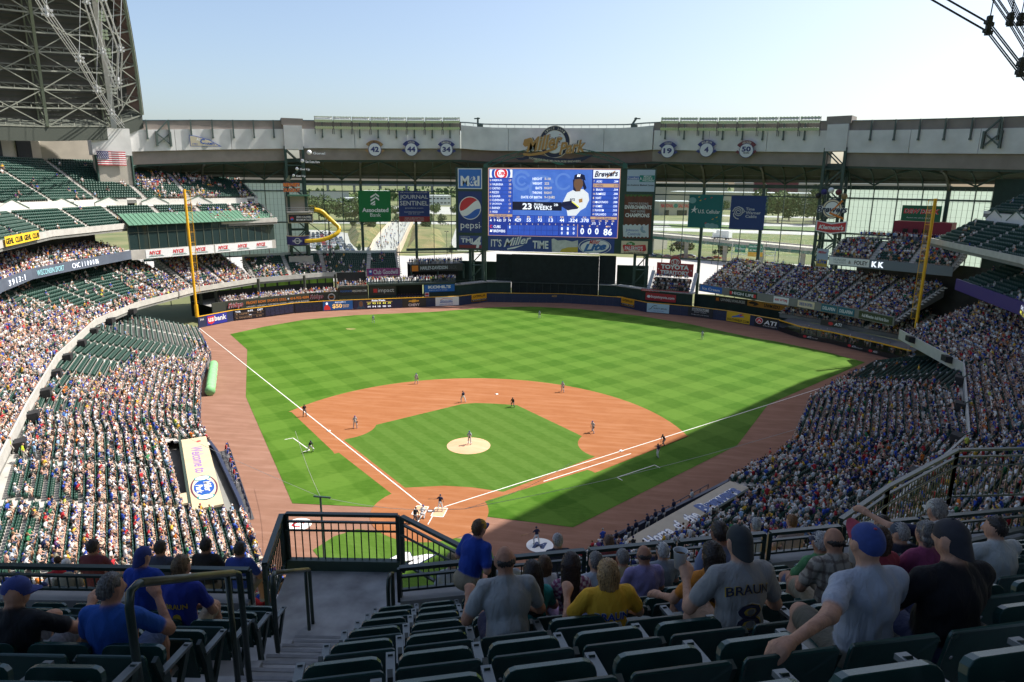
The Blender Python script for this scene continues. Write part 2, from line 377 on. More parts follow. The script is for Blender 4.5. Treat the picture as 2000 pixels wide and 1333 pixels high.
for (x,y), lab in (((-11.8,-4.7),'white on-deck circle with a red emblem on the left side'), ((11.7,-4.5),'white on-deck circle under the batter swinging on the right')):
    t = thing('on_deck_circle', lab, 'mat', (x,y,0), 0, 'on-deck circles')
    MB().prism(arc((0,0),1.25,0,360,32)[:-1], -.028, .006).build('mat', WHITE, t)
    s = 'C' if x < 0 else 'M'
    v, f = text_geo(s, .04, .2); v = (v-v.mean(0))*1.5
    me = bpy.data.meshes.new('emblem'); me.from_pydata([(q[0],q[1],.012) for q in v], [], f); me.materials.append(RED if x < 0 else M('slate_blue', (.06,.09,.2))); link('emblem', me, t)
t = thing('grass_logo', 'white script letter painted on the grass behind home plate', 'logo', (.6,-8.7,0))
v, f = text_geo('M', .05, .45); v = (v-v.mean(0))
for dx, z, mt, sc in ((.0,.010,NAVY,1.0),(-.06,.016,WHITE,.93)):
    me = bpy.data.meshes.new('letter'); me.from_pydata([(q[0]*4.2*sc+dx,q[1]*2.9*sc,z) for q in v], [], f); me.materials.append(mt); link('letter', me, t)
t = thing('turf_patch', 'small worn tan patch in the left field grass', 'turf patch', (-40.6,79.5,0))
MB().prism([(1.1*math.cos(a)*(1+.25*math.sin(3*a)), .8*math.sin(a)) for a in np.linspace(0,6.1,16)], .002, .006).build('worn_soil', M('worn_turf', (.20,.19,.06), .95, .3, 1.5), t)
# ------------------------------------------------------------------ outfield fence, side walls and the boards on them
PADS = {}
def pad_wall(name, label, poly, h, z0=-.03, step=2.4, mat=NAVY, cap=YELLOW, thick=.28, capw=.1):
    """a padded wall: each pad a part, a cap rail on top"""
    t = thing(name, label, 'wall')
    for a, b_ in zip(poly[:-1], poly[1:]):
        L = math.dist(a, b_); n = max(1, round(L/step)); w = L/n; key = (round(w,3), h)
        ang = math.atan2(b_[1]-a[1], b_[0]-a[0])
        if key not in PADS:
            q = MB(); q.box(.012, 0, 0, w-.012, thick, h); me = q.mesh('pad', mat); PADS[key] = me
        for i in range(n):
            p = lerp(a, b_, i/n); o = link('pad', PADS[key], t); o.location = (p[0], p[1], z0); o.rotation_euler = (0,0,ang)
    if cap:
        q = MB()
        for a, b_ in zip(poly[:-1], poly[1:]):
            ang = math.atan2(b_[1]-a[1], b_[0]-a[0]); m = Matrix.Translation((a[0],a[1],z0+h+.003)) @ Matrix.Rotation(ang,4,'Z')
            q.box(0, -.03, 0, math.dist(a,b_), thick+.03, capw, m)
        q.build('cap_rail', cap, t)
    return t
pad_wall('outfield_wall', 'navy padded outfield wall with a yellow top line sweeping round left and centre field', FENCE[:19], 2.5)
pad_wall('field_wall', 'low navy padded wall along the third base side stands', WALL_L[2:], 1.05, cap=M('navy_cap', (.03,.04,.08), .5), capw=.06)
pad_wall('field_wall', 'low navy padded wall along the first base side stands', [(x,y) for x,y in WALL_R[2:]][::-1], 1.05, cap=M('navy_cap'), capw=.06)

def board(name, label, p0, p1, z0=.12, z1=2.42, out=.1, base=None, cat='sign', group='boards on the outfield wall'):
    d = Vector((p1[0]-p0[0], p1[1]-p0[1])).normalized(); nx, ny = d.y*out, -d.x*out
    s = Sign(name, label, cat, (p0[0]+nx,p0[1]+ny), (p1[0]+nx,p1[1]+ny), z0, z1, group)
    if base is not None: s.box('panel', 0, 0, s.w, s.h, base, d=.09)
    return s
WT = M('sign_white', (.80,.80,.80), .5); BK = M('sign_black', (.012,.012,.014), .5); OR = M('sign_orange', (.70,.20,.02), .5)
GOLD = M('sign_gold', (.75,.42,.05), .5); CHAR = M('sign_charcoal', (.035,.033,.03), .6)
ROYAL = M('sign_royal_blue', (.012,.025,.22), .5); MIDB = M('sign_mid_blue', (.03,.16,.55), .5); SRED = M('sign_red', (.60,.03,.04), .5)
BROWN = M('sign_brown', (.10,.05,.03), .6); TEAL = M('sign_teal', (.012,.21,.22), .55); OLIVE = M('sign_olive', (.045,.05,.038), .6)
CREAM = M('sign_cream', (.75,.62,.42), .5); PURP = M('sign_purple', (.25,.02,.17), .5); SILV = M('sign_silver', (.55,.56,.58), .4)
LEDK = M('led_black', (.012,.014,.022), .4); LEDW = M('led_white', (.8,.85,.95), .4, emit=.75); LEDA = M('led_amber', (.9,.55,.15), .4, emit=.55)
LEDY = M('led_yellow', (.85,.8,.1), .4, emit=.6); LEDB = M('led_blue', (.015,.05,.30), .4, emit=.35); LEDT = M('led_tan', (.35,.22,.12), .4, emit=.3)
# bank
s = board('bank_sign', 'blue bank board with white letters and a red shield by the left field pole', (-73.3,76), (-71.4,80.9), base=M('bank_blue', (.02,.03,.30), .5))
s.poly('shield', [(.2,.55),(.2,2.0),(1.9,2.0),(1.9,.55),(1.05,.15)], SRED, .03)
s.text('us', .35,.75,1.75,1.65, WT, .06, .03); s.text('bank', 1.95,.75,s.w-.2,1.95, WT, .06, .03)
s = board('distance_marker', 'small white 344 distance marker on the left field wall', (-73.9,74.3), (-73.5,75.4), 1.4, 2.1, .03, cat='marker', group=None); s.text('344', .1,.1,s.w-.1,.6, WT)
s = board('distance_marker', 'small yellow 400 distance marker on the centre field wall', (.5,122.43), (2.1,122.68), 1.5, 2.2, .03, cat='marker', group=None); s.text('400', .1,.1,s.w-.1,.6, GOLD)
# out of town LED boards
led = [((-70.6,82.75),(-65.95,88.05),'dark LED board listing another game in small amber letters'), ((-65.85,88.2),(-61.35,94.2),'blank dark LED board second from the left field corner'), ((-61.2,94.35),(-55.8,98.1),'blank dark LED board third from the left field corner')]
for i, (a, b_, lab) in enumerate(led):
    s = board('led_board', lab, a, b_, .1, 2.42, base=LEDK, group='LED boards on the left field wall')
    q = MB()
    for k in range(5): q.box(.02+k*(s.w-.04)/4-.02, .02, .002, .02+k*(s.w-.04)/4+.02, s.h-.02, .02)
    q.build('frame_strip', CHAR, s.o)
    if i == 0:
        s.text('TOR', .3,1.75,1.5,2.15, LEDW); s.text('6:05', s.w*.45,1.75,s.w*.62,2.15, LEDW); s.text('DET', s.w*.78,1.75,s.w-.3,2.15, LEDW)
        s.text('A. LAFFEY', .3,1.15,s.w*.5,1.5, LEDT); s.text('3-4', s.w*.75,1.15,s.w*.9,1.5, LEDT); s.text('vs.', s.w*.48,.85,s.w*.58,1.05, LEDW)
        s.text('A. SANCHEZ', .3,.3,s.w*.58,.65, LEDT); s.text('6-10', s.w*.72,.3,s.w*.9,.65, LEDT)
        for y in (.75,1.6): s.box('rule_line', .1,y,s.w-.1,y+.03, LEDT, .015,.01)
    else:
        for k in range(6): s.box('led_module', .15+k*(s.w-.3)/6, .15, (k+.93)*(s.w-.3)/6+.15, s.h-.15, M('led_off', (.02,.025,.06), .35, .4, 3.), .03, .03)
s = board('jackpot_board', 'blue lit prize board showing 50 in big gold figures', (-55.5,98.35), (-48.95,101.75), base=M('led_seablue', (.01,.07,.22), .4, emit=.35))
s.poly('red_figure', [(.2,.1),(.25,.9),(.6,1.3),(.8,1.9),(1.1,1.9),(1.25,1.3),(1.7,.8),(1.8,.1)], M('led_red', (.6,.03,.03), .4, emit=.3)); s.disc('pale_face', .95,1.75,.26,.32, LEDW, .05)
s.text('$50', 2.3,.35,4.7,1.6, LEDA, .04,.03); s.text('MILLION', 4.9,1.0,6.4,1.35, LEDA); s.text('JACKPOT', 4.9,.5,6.4,.85, LEDA); s.text('BADGER 5', 3.,1.85,5.6,2.15, LEDW)
s = board('player_stats_board', 'dark lit board with batting figures in yellow below a white name', (-48.7,101.9), (-39.5,105.9), base=M('led_indigo', (.02,.018,.05), .4, emit=.15))
s.poly('portrait', [(.5,.05),(1.1,.6),(1.2,1.7),(1.6,2.15),(2.1,2.15),(2.4,1.7),(2.5,.6),(3.1,.05)], M('led_slate', (.02,.05,.09), .4, emit=.2)); s.disc('portrait_face', 1.8,1.3,.5,.75, M('led_skin', (.16,.07,.04), .4, emit=.15), .05)
s.text('Rickie Weeks', 4.6,1.85,8.,2.3, LEDW, .03,.02)
for k, (u, v) in enumerate((('.217','AVG'),('93','H'),('13','HR'),('44','RBI'),('.378','SLG%'))):
    x = 3.4+k*1.3; s.text(u, x,1.1,x+.85,1.55, LEDY, .03,.02); s.text(v, x+.05,.3,x+.85,.7, LEDW, .03,.02)
s.box('rule_line', 3.2,1.68,s.w-.2,1.74, LEDA, .03,.02)
# car maker
s = board('car_maker_sign', 'dark board with a gold cross emblem over white capitals', (-37.3,106.9), (-31.6,109.4), base=CHAR)
s.poly('emblem', [(1.6,1.4),(1.75,1.75),(2.55,1.75),(2.62,1.95),(3.55,1.95),(3.5,1.75),(4.4,1.75),(4.25,1.4),(3.45,1.4),(3.38,1.2),(2.45,1.2),(2.5,1.4)], GOLD)
s.text('CHEVY', 1.55,.2,4.5,.9, WT, .03,.02)
s = board('insurance_sign', 'white board with a red roof line over blue bars and capitals', (-29.3,110.45), (-23.55,113.05), base=WT)
s.poly('roof_mark', [(1.2,1.55),(2.3,2.1),(2.6,1.95),(4.6,1.75),(4.6,1.65),(2.65,1.85),(2.3,1.98),(1.2,1.45)], SRED)
s.text('AMERICAN FAMILY', 1.2,1.2,4.6,1.5, MIDB, .03,.01); s.box('blue_bar', 1.2,.82,4.6,1.12, BLUE, .03,.02); s.text('INSURANCE', 1.35,.87,4.45,1.07, WT, .045); s.text('LONG LIVE DREAMS', 1.1,.2,4.7,.55, BLUE)
for a, b_, lab in (((-20.7,116.1),(-17.3,119.85),'yellow machinery board with black capitals left of the centre field wall'), ((19.7,120.4),(23,116.95),'yellow machinery board with black capitals right of the centre field wall')):
    s = board('machinery_sign', lab, a, b_, .5, 2.6, base=M('cat_yellow', (.72,.33,.01), .5)); s.text('CATERPILLAR', s.w*.1,1.15,s.w*.9,1.75, BK, .03,.02)
    s.box('black_strip', .05,.05,s.w-.05,.62, BK, .03); s.text('AUTHORIZED DEALER', s.w*.06,.36,s.w*.94,.54, WT, .05); s.text('OF THE BALLPARK', s.w*.06,.1,s.w*.94,.27, GOLD, .05)
s = board('cookware_sign', 'pale blue board with a black curved line and spaced capitals', (26.2,113.7), (31.7,112.13), base=M('sign_paleblue', (.42,.60,.70), .5))
q = MB(); q.tube([(.5,.7,.05),(1.1,.95,.05),(1.4,1.5,.05),(1.9,1.8,.05),(2.6,1.75,.05)], .06, 6); q.build('curved_line', BK, s.o)
s.text('WEST BEND', 1.7,.9,5.2,1.25, BK, .03,.01); s.text('your tomorrows', 1.8,.25,4.4,.5, BLUE)
s = board('casino_sign', 'dark casino board with white outlined capitals', (36.3,110.65), (42,107.7), base=M('sign_dusk', (.012,.016,.025), .5))
s.box('name_frame', 1.0,1.45,5.3,2.15, WT, .02,.02); s.box('name_field', 1.06,1.51,5.24,2.09, BK, .03,.02); s.text('POTAWATOMI', 1.15,1.58,5.15,2.02, WT, .05,.01)
s.text('BINGO - CASINO', 1.6,1.0,4.7,1.3, SILV); s.text('PAYSBIG.COM  |  MILWAUKEE', .9,.3,5.4,.62, SILV)
s = board('airline_sign', 'yellow airline board with a striped aeroplane over black capitals', (45,106), (49.7,102), base=M('sign_amber', (.70,.45,.02), .5))
s.poly('aeroplane', [(1.4,1.0),(2.3,1.25),(4.6,1.5),(4.7,1.65),(4.4,1.7),(3.4,1.65),(4.1,2.15),(3.7,2.2),(2.6,1.65),(1.5,1.3)], MIDB); s.poly('tail_stripe', [(3.2,1.7),(4.05,2.15),(4.45,2.1),(3.8,1.65)], SRED, .05)
s.text('SOUTHWEST.COM', .2,.25,s.w-.2,.8, BK, .03,.02)
s = board('therapy_sign', 'black board with a red oval arrow and large white capitals at the right field end', (50.6,101.1), (54.9,97.2), base=BK)
s.disc('oval', 1.2,1.4,.95,.75, WT, .02); s.disc('oval_red', 1.2,1.4,.84,.64, SRED, .04); s.poly('arrow', [(.7,1.1),(1.2,1.75),(1.75,1.25),(1.6,1.15),(1.22,1.48),(.85,1.05)], WT, .06)
s.text('ATI', 2.4,.75,s.w-.15,1.75, WT, .03,.03,.15); s.text('PHYSICAL THERAPY', 2.3,.3,s.w-.1,.55, WT)
# right field picnic fence
t = thing('picnic_fence', 'open black picnic area fence with a yellow rail in the right field corner', 'fence')
pf = [(55.1,97),(58.1,90.3),(63.4,85.5),(69.5,77.1),(73.0,71.5)]
b = MB(); c = MB()
for a, q in zip(pf[:-1], pf[1:]):
    ang = math.atan2(q[1]-a[1], q[0]-a[0]); m = Matrix.Translation((a[0],a[1],-.03)) @ Matrix.Rotation(ang,4,'Z'); L = math.dist(a,q)
    b.box(0,-.12,0,L,.12,.95,m); c.box(0,-.1,2.35,L,.14,2.55,m)
b.build('kick_board', BK, t); c.build('top_rail', YELLOW, t)
post = MB().box(-.09,-.09,.9,.09,.09,2.36).mesh('post', M('post_brown', (.05,.04,.03), .6))
for p in resample(pf[1:], 3.0): o = link('post', post, t); o.location = (p[0],p[1],0)
mesh_b = MB()
for a, q in zip(pf[:-1], pf[1:]):
    for k in range(1, 4):
        z = .95+k*.35; mesh_b.bar((a[0],a[1],z),(q[0],q[1],z),.02)
mesh_b.build('cable', M('dark_wire', (.02,.02,.022), .5), t)
for f0, i in ((.1,1),(.35,2),(.8,2),(.75,3)):
    a, q = pf[i], pf[i+1]; L = math.dist(a,q); f1 = min(1., f0+3.4/L)
    s = board('picnic_board', 'small red oval and white letters low on the picnic fence, number %d from the left' % ([(.1,1),(.35,2),(.8,2),(.75,3)].index((f0,i))+1), lerp(a,q,f0), lerp(a,q,f1), .2, .85, .14, cat='sign', group='boards on the picnic fence')
    s.disc('oval', .45,.33,.4,.28, SRED); s.text('ATI', 1.0,.15,1.9,.55, WT, .03,.02,.15); s.text('PHYSICAL THERAPY', 2.,.2,min(s.w,4.),.38, WT)
# foul poles
for sx, lab in ((-1,'tall yellow foul pole with a mesh wing in the left field corner'), (1,'tall yellow foul pole with a mesh wing in the right field corner')):
    t = thing('foul_pole', lab, 'foul pole', (sx*74.35,74.25,0), 0, 'foul poles')
    MB().tube([(0,0,2.4),(0,0,5.2)], .40, 12).build('base_sleeve', YELLOW, t)
    MB().tube([(0,0,5.1),(0,0,30.3)], .27, 12).build('pole', YELLOW, t)
    b = MB(); w = 1.15; ux, uy = -sx*.72*w, .6*w
    b.tube([(ux,uy,8),(ux,uy,30.0)], .05, 6)
    for z in np.arange(8, 30.1, 2.2): b.tube([(0,0,z),(ux,uy,z)], .04, 6)
    b.build('wing_frame', YELLOW, t)
    c = MB()
    for k in range(1, 6): c.tube([(ux*k/6,uy*k/6,8),(ux*k/6,uy*k/6,30)], .012, 4, False)
    for z in np.arange(8, 30, .35): c.tube([(0,0,z),(ux,uy,z)], .010, 4, False)
    c.build('wing_mesh', M('mesh_yellow', (.45,.30,.08), .5), t)
# ------------------------------------------------------------------ batter's eye and scoreboard
t = thing('batters_eye', 'black hitting backdrop wall behind the centre field fence', 'wall')
EYE = M('batters_eye_black', (.012,.018,.018), .9, .25, .8)
b = MB(); b.box(-11.1,125.2,0,13.2,125.6,12.9); b.build('centre_panel', EYE, t)
b = MB(); b.box(-15.7,126.2,4.9,-11.14,126.6,12.7); b.build('side_panel', EYE, t)
b = MB(); b.box(13.24,126.2,4.9,17.8,126.6,13.0); b.build('side_panel', EYE, t)
b = MB(); b.box(-11.1,124.9,4.9,13.2,125.19,5.1); b.build('ledge', M('eye_trim', (.04,.05,.05), .7), t)
for k in range(12):
    b = MB(); x = -11.1+24.3*k/11; b.box(x-.04,125.1,.0 if abs(x)<14 else 4.9,x+.04,125.195,4.88); b.build('seam_strip', M('eye_trim'), t)
t = thing('centre_field_wall', 'dark green wall with a raised walkway either side of the hitting backdrop', 'wall')
for poly in ([(-25.5,116.6),(-24,117.2),(-18,123.7),(-11.2,124.9)], [(13.3,125.4),(18,124.9),(25,119.6),(33.7,115.8),(37.5,114.4)]):
    b = MB()
    for a, q in zip(poly[:-1], poly[1:]):
        m = Matrix.Translation((a[0],a[1],0)) @ Matrix.Rotation(math.atan2(q[1]-a[1],q[0]-a[0]),4,'Z'); b.box(0,0,0,math.dist(a,q),.3,4.9,m)
    b.build('wall', DARKG, t)
    b = MB()
    for a, q in zip(poly[:-1], poly[1:]):
        m = Matrix.Translation((a[0],a[1],4.9)) @ Matrix.Rotation(math.atan2(q[1]-a[1],q[0]-a[0]),4,'Z'); b.box(0,-.25,.003,math.dist(a,q),2.5,.25,m)
    b.build('walkway_slab', CONC2, t)
    b = MB()
    for a, q in zip(poly[:-1], poly[1:]):
        for z in (5.6,6.15): b.tube([(a[0],a[1]-.1,z),(q[0],q[1]-.1,z)], .03, 6)
    for p in resample(poly, 1.5): b.tube([(p[0],p[1]-.1,5.1),(p[0],p[1]-.1,6.15)], .03, 6)
    b.build('guard_rail', GREEN, t)

SB = Sign('scoreboard', 'giant green framed video scoreboard above centre field flanked by advertising panels', 'scoreboard', (-27.2,125.9), (27.3,125.9), 13.6, 36.3)
def u(X): return (X-47)*.02842
def v(Y, X=1000): return (1322+.0105*(X-50)-Y)*.02842
FR = M('scoreboard_green', (.03,.062,.048), .6, .08, .3)
SB.box('cabinet', 0, 0, SB.w, SB.h, FR, -.06, 2.6)
for x0, x1 in ((0,.5),(SB.w-.5,SB.w)): SB.box('side_frame', x0,0,x1,SB.h, FR, .0,.058)
def rect(name, X0, Y0, X1, Y1, mat, z=.03, d=.03):
    xm = (X0+X1)/2; return SB.box(name, u(X0), v(Y1,xm), u(X1), v(Y0,xm), mat, z, d)
def T(s, X0, Y0, X1, Y1, mat, z=.07, bold=.015, shear=0., arc=0., parent=None, slope=0.):
    xm = (X0+X1)/2; return SB.text(s, u(X0), v(Y1,xm), u(X1), v(Y0,xm), mat, z, bold, shear, arc=arc, parent=parent, slope=slope)
def PL(name, pts, mat, z=.06): return SB.poly(name, [(u(x), v(y,x)) for x, y in pts], mat, z)
def DI(name, X, Y, RX, RY, mat, z=.06): return SB.disc(name, u(X), v(Y,X), RX*.02842, RY*.02842, mat, z)
rect('screen_border', 370,536,1634,1184, M('led_salmon', (.62,.34,.24), .4, emit=.45), .02,.02)
SCB = M('led_screen_blue', (.012,.035,.28), .35, emit=.55)
rect('screen', 377,545,1628,1178, SCB, .04,.03)
# team columns
LROW = M('led_row_blue', (.03,.09,.50), .35, emit=.5, noise=.25, scale=.4); LHEAD = M('led_header_tan', (.62,.38,.22), .35, emit=.5); LTAN = M('led_figure_tan', (.8,.6,.35), .35, emit=.6)
rect('emblem_field', 385,546,608,622, M('led_white_field', (.75,.78,.85), .35, emit=.7), .05)
for rr, mt, z in ((88,M('led_cubs_blue', (.02,.08,.45), .35, emit=.5),.06),(64,LEDW,.07),(58,M('led_cubs_red', (.7,.02,.03), .35, emit=.5),.08),(36,LEDW,.09)):
    PL('emblem_ring', [(497+rr*1.05*math.cos(a), max(546, min(622, 584+rr*math.sin(a)))) for a in np.linspace(0, 2*math.pi, 33)[:-1]], mt, z)
T('UBS', 468,566,556,602, M('led_cubs_red'), .11, .04)
names_l = ['9 DEJESUS','24 VALBUENA','13 CASTRO','44 RIZZO','6 LAHAIR','51 CLEVENGER','7 JACKSON','15 BARNEY','30 WOOD']; pos_l = ['LF','3B','SS','1B','RF','C','CF','2B','P']
names_r = ['7 AOKI','23 WEEKS','8 BRAUN','16 RAMIREZ','1 HART','12 MALDONADO','27 GOMEZ','21 RANSOM','49 GALLARDO']; av_r = ['.284','.217','.304','.288','.267','.288','.255','.203','.158']
for i in range(9):
    y = 630+i*37.3; q = rect('lineup_row', 385,y,608,y+34, LROW, .055)
    num, nm = names_l[i].split(' ',1); T(num, 386,y+8,402,y+27, LTAN, parent=q); T(nm, 412,y+7,412+len(nm)*13.2,y+28, LEDW, parent=q); T(pos_l[i], 574,y+8,574+12*len(pos_l[i]),y+27, LTAN, parent=q)
    y = 641+i*38.2; q = rect('lineup_row', 1383,y,1620,y+34, LHEAD if i == 1 else LROW, .055)
    num, nm = names_r[i].split(' ',1); mt = LEDB if i == 1 else LEDW
    T(num, 1386,y+8,1386+9*len(num),y+27, LTAN if i != 1 else mt, parent=q); T(nm, 1412,y+7,1412+len(nm)*13,y+28, mt, parent=q); T(av_r[i], 1575,y+8,1616,y+27, mt, parent=q)
q = rect('pitcher_bar', 380,968,610,992, LHEAD, .055); T('TRAVIS WOOD', 425,972,560,988, LEDB, parent=q)
for a, b_, x, w in (('W','4',388,18),('L','9',428,14),('ERA','4.83',458,44),('BB','37',522,28),('K','74',570,26)): T(a, x,998,x+w*.7,1010, LTAN); T(b_, x,1016,x+w,1040, LEDW)
q = rect('month_bar', 1368,988,1618,1012, LHEAD, .055); T('2012 in August', 1415,992,1565,1010, LEDB, parent=q)
for a, b_, x, w in (('AVG','.275',1378,42),('HR','2',1450,14),('RBI','7',1510,14),('2B','6',1570,14)): T(a, x,1020,x+max(w*.8,26),1034, LTAN); T(b_, x,1040,x+w,1062, LEDW)
q = rect('emblem_field', 1380,555,1626,632, M('led_white_field'), .05); T('Brewers', 1392,566,1612,622, M('led_navy', (.01,.015,.08), .35, emit=.2), .08, .03, .25, slope=.05); PL('bat_mark', [(1500,620),(1580,560),(1590,566),(1512,628)], M('led_wood', (.6,.3,.1), .35, emit=.3), .06)
# centre picture
CPB = M('led_picture_blue', (.05,.14,.55), .35, emit=.55, col2=(.16,.28,.72), scale=.25)
rect('picture', 612,548,1370,980, CPB, .05)
for cx, cy, r0, r1 in ((700,650,70,95),(700,650,30,48),(900,730,105,130),(1100,660,60,80)):
    SB.ring('swirl', u(cx), v(cy,cx), r0*.02842, r1*.02842, M('led_swirl', (.12,.24,.66), .35, emit=.5), .062, 32, 30, 330)
for a, b_, y in (('HEIGHT','5-10',634),('WEIGHT','222',677),('BATS','RIGHT',720),('THROWS','RIGHT',764),('DATE OF BIRTH','9-13-82',806)):
    T(a, 897-len(a)*15.5,y-12,897,y+12, LEDW, .08,.02); T(b_, 920,y-11,920+len(b_)*14.5,y+11, M('led_beige', (.8,.66,.42), .35, emit=.6), .08,.02)
rect('name_bar', 612,850,1090,930, M('led_name_navy', (.008,.012,.06), .35, emit=.1), .065)
T('23', 710,862,800,922, LEDW, .085,.03); T('Rickie', 822,862,908,884, LEDW, .085,.01,.2); T('WEEKS', 820,886,996,926, LEDW, .085,.02); T('2B', 1014,866,1055,888, LEDW, .085)
LJ = M('led_jersey', (.72,.74,.78), .35, emit=.6); LN = M('led_navy'); LS = M('led_portrait_skin', (.24,.12,.07), .35, emit=.3)
PL('jersey', [(1150,980),(1140,930),(1100,850),(1140,765),(1200,735),(1290,730),(1340,770),(1350,830),(1320,900),(1270,930),(1230,978)], LJ, .075)
PL('hair', [(1190,640),(1196,740),(1225,755),(1235,650)], LN, .085); PL('hair', [(1290,640),(1322,720),(1300,740),(1270,660)], LN, .085)
DI('face', 1243,680,44,58, LS, .095); PL('neck', [(1215,720),(1270,720),(1262,750),(1225,752)], LS, .09)
PL('cap', [(1196,650),(1205,600),(1250,584),(1298,600),(1310,650),(1255,634),(1206,640)], LN, .105); T('M', 1228,590,1262,616, LEDW, .12,.03,.2)
PL('arm', [(1095,850),(1180,838),(1255,900),(1240,915),(1150,925),(1085,890)], LN, .09); PL('arm', [(1085,890),(1170,880),(1250,905),(1150,930)], M('led_navy2', (.02,.025,.1), .35, emit=.2), .1)
PL('shoulder_patch', [(1250,825),(1285,815),(1288,850),(1256,858)], M('led_wood'), .09); T('ers', 1165,815,1215,842, LN, .09,.02,.2)
PL('sleeve_edge', [(1190,842),(1260,895),(1256,905),(1184,850)], LEDY, .11)
# batting line
for i, (a, b_) in enumerate((('AB','429'),('R','55'),('H','93'),('HR','13'),('RBI','44'),('OBP','.324'),('SLG','.378'))):
    x = 614+i*107.5; q = rect('stat_cell', x,982,x+104,1046, LROW, .055); T(a, x+36,986,x+68,1002, LTAN, parent=q); T(b_, x+52-len(b_)*10.5,1006,x+52+len(b_)*10.5,1040, LEDW, .08,.02, parent=q)
for r_, y in enumerate((1074,1122)):
    for i in range(12):
        x = 562+i*56 if i < 9 else 1075+(i-9)*57; rect('inning_cell', x,y,x+52 if i < 9 else x+54,y+44, LROW, .055)
T('CUBS', 425,1076,496,1102, LEDW, .08,.02); T('BREWERS', 425,1118,542,1144, LEDW, .08,.02); T('C', 388,1072,412,1102, M('led_cubs_red'), .08,.05); T('M', 388,1116,416,1142, LEDW, .08,.04,.3)
for i in range(9): T(str(i+1), 582+i*56,1056,590+i*56,1070, LTAN)
for i, a in enumerate('RHE'): T(a, 1092+i*57,1060,1106+i*57,1074, LTAN)
T('1', 582,1080,592,1104, LEDW, .08,.02)
for y, row in ((1090,'110'),(1132,'010')):
    for i, a in enumerate(row): T(a, 1090+i*57,y,1106+i*57,y+26, LEDW, .08,.02)
rect('count_border', 1246,1060,1252,1178, M('led_salmon'), .06)
for i, a in enumerate('000'): T(a, 1276+i*70,1094,1312+i*70,1156, LEDW, .08,.03)
T('86', 1497,1098,1580,1164, LEDW, .08,.03)
for a, x in (('B',1288),('S',1358),('O',1430)): T(a, x,1068,x+14,1084, LTAN)
T('MPH', 1518,1072,1560,1086, LTAN)
# advertising panels
q = rect('ad_panel', 70,535,310,728, WT, .03); q2 = rect('ad_field', 78,543,302,720, MIDB, .05); T('M&I', 98,605,286,702, WT, .08,.04); T('&', 190,600,238,690, MIDB, .085,.02)
PB = M('soda_blue', (.012,.035,.17), .5); q = rect('ad_panel', 72,752,308,1150, PB, .03)
def clipdisc(name, f0, f1, mat, z, rr=104):
    cx, cy = 190, 912; pts = []
    A = np.linspace(0, 2*math.pi, 49)[:-1]; P = [(math.cos(a), math.sin(a)) for a in A]
    top = []; xs = np.linspace(-1, 1, 25)
    cq = lambda x: math.sqrt(max(0,1-x*x)); lo = [(x, min(cq(x), max(f0(x), -cq(x)))) for x in xs]; up = [(x, max(lo[i][1]+.002, min(f1(x), cq(x)))) for i, x in enumerate(xs)]
    pts = lo + up[::-1]; pts = [(cx+x*rr, cy-y*rr) for x, y in pts]
    PL(name, pts, mat, z)
DI('globe_rim', 190,912,110,112, WT, .05)
w1 = lambda x: .15+.42*x+.18*math.sin(2.5*x)+.1; w0 = lambda x: -.42+.12*x+.26*math.sin(2.6*x-.4)
clipdisc('globe_red', lambda x: max(w1(x), w0(x)), lambda x: 2, SRED, .07); clipdisc('globe_white', w0, lambda x: max(w1(x), w0(x)), WT, .069); clipdisc('globe_blue', lambda x: -2, w0, M('globe_blue', (.02,.12,.5), .5), .071)
T('pepsi', 95,1046,288,1130, WT, .08,.0); DI('dot', 297,1090,4,4, WT, .08)
q = rect('ad_panel', 76,1180,308,1305, M('news_blue', (.02,.04,.18), .5, col2=(.05,.09,.3), scale=.15), .03); rect('red_band', 78,1272,306,1303, M('news_red', (.2,.02,.03), .5), .05); T('TMJ', 96,1206,216,1262, WT, .08,.03); T('4', 212,1188,300,1300, WT, .09,.04,.2); T("TODAY'S", 90,1186,190,1200, SILV, .08)
q = rect('ad_panel', 1697,553,1952,752, M('sign_paleslate', (.40,.48,.58), .5), .03); rect('name_bar', 1699,614,1812,642, BLUE, .05); rect('green_bar', 1812,604,1950,664, M('sign_green', (.01,.20,.16), .5), .05)
T('Froedtert', 1703,618,1806,639, WT, .08,.01); T('&', 1815,622,1832,642, WT, .08); T('MEDICAL', 1850,606,1922,622, WT, .08); T('COLLEGE of', 1845,624,1930,640, WT, .08); T('WISCONSIN', 1838,642,1944,660, WT, .08); T('An Academic Medical Center', 1700,684,1948,700, BK, .08)
q = rect('ad_panel', 1683,778,1940,1190, M('sign_clay', (.10,.035,.02), .6, col2=(.16,.05,.03), scale=.6), .03)
PL('grass_top', [(1690,778),(1938,778)]+[(1938-i*12.4, 795+6*math.sin(i*2.1)) for i in range(21)], M('sign_grass', (.06,.12,.03), .6, .4, 2.), .05)
T('CREATING BUILDING', 1718,852,1905,872, SILV, .08,.01); T('ENVIRONMENTS', 1688,878,1936,914, WT, .08,.03); T('THAT INSPIRE', 1740,924,1880,946, SILV, .08,.01); T('CHAMPIONS', 1696,952,1922,990, WT, .08,.03)
PL('torn_paper', [(1678+i*12.6, 1060+14*math.sin(i*1.9)+6*math.sin(i*4.4)) for i in range(20)]+[(1926-i*12.6, 1175+8*math.sin(i*2.3)) for i in range(20)], M('sign_paper', (.62,.66,.68), .6), .05)
T('Johnson', 1708,1098,1826,1128, BLUE, .08,.005); T('Controls', 1726,1132,1846,1160, BLUE, .08,.005)
for k in range(4): SB.ring('globe_arc', u(1880), v(1100,1880), (14+k*6)*.0284, (17+k*6)*.0284, [BLUE,TEAL][k%2], .07, 16, 120, 300)
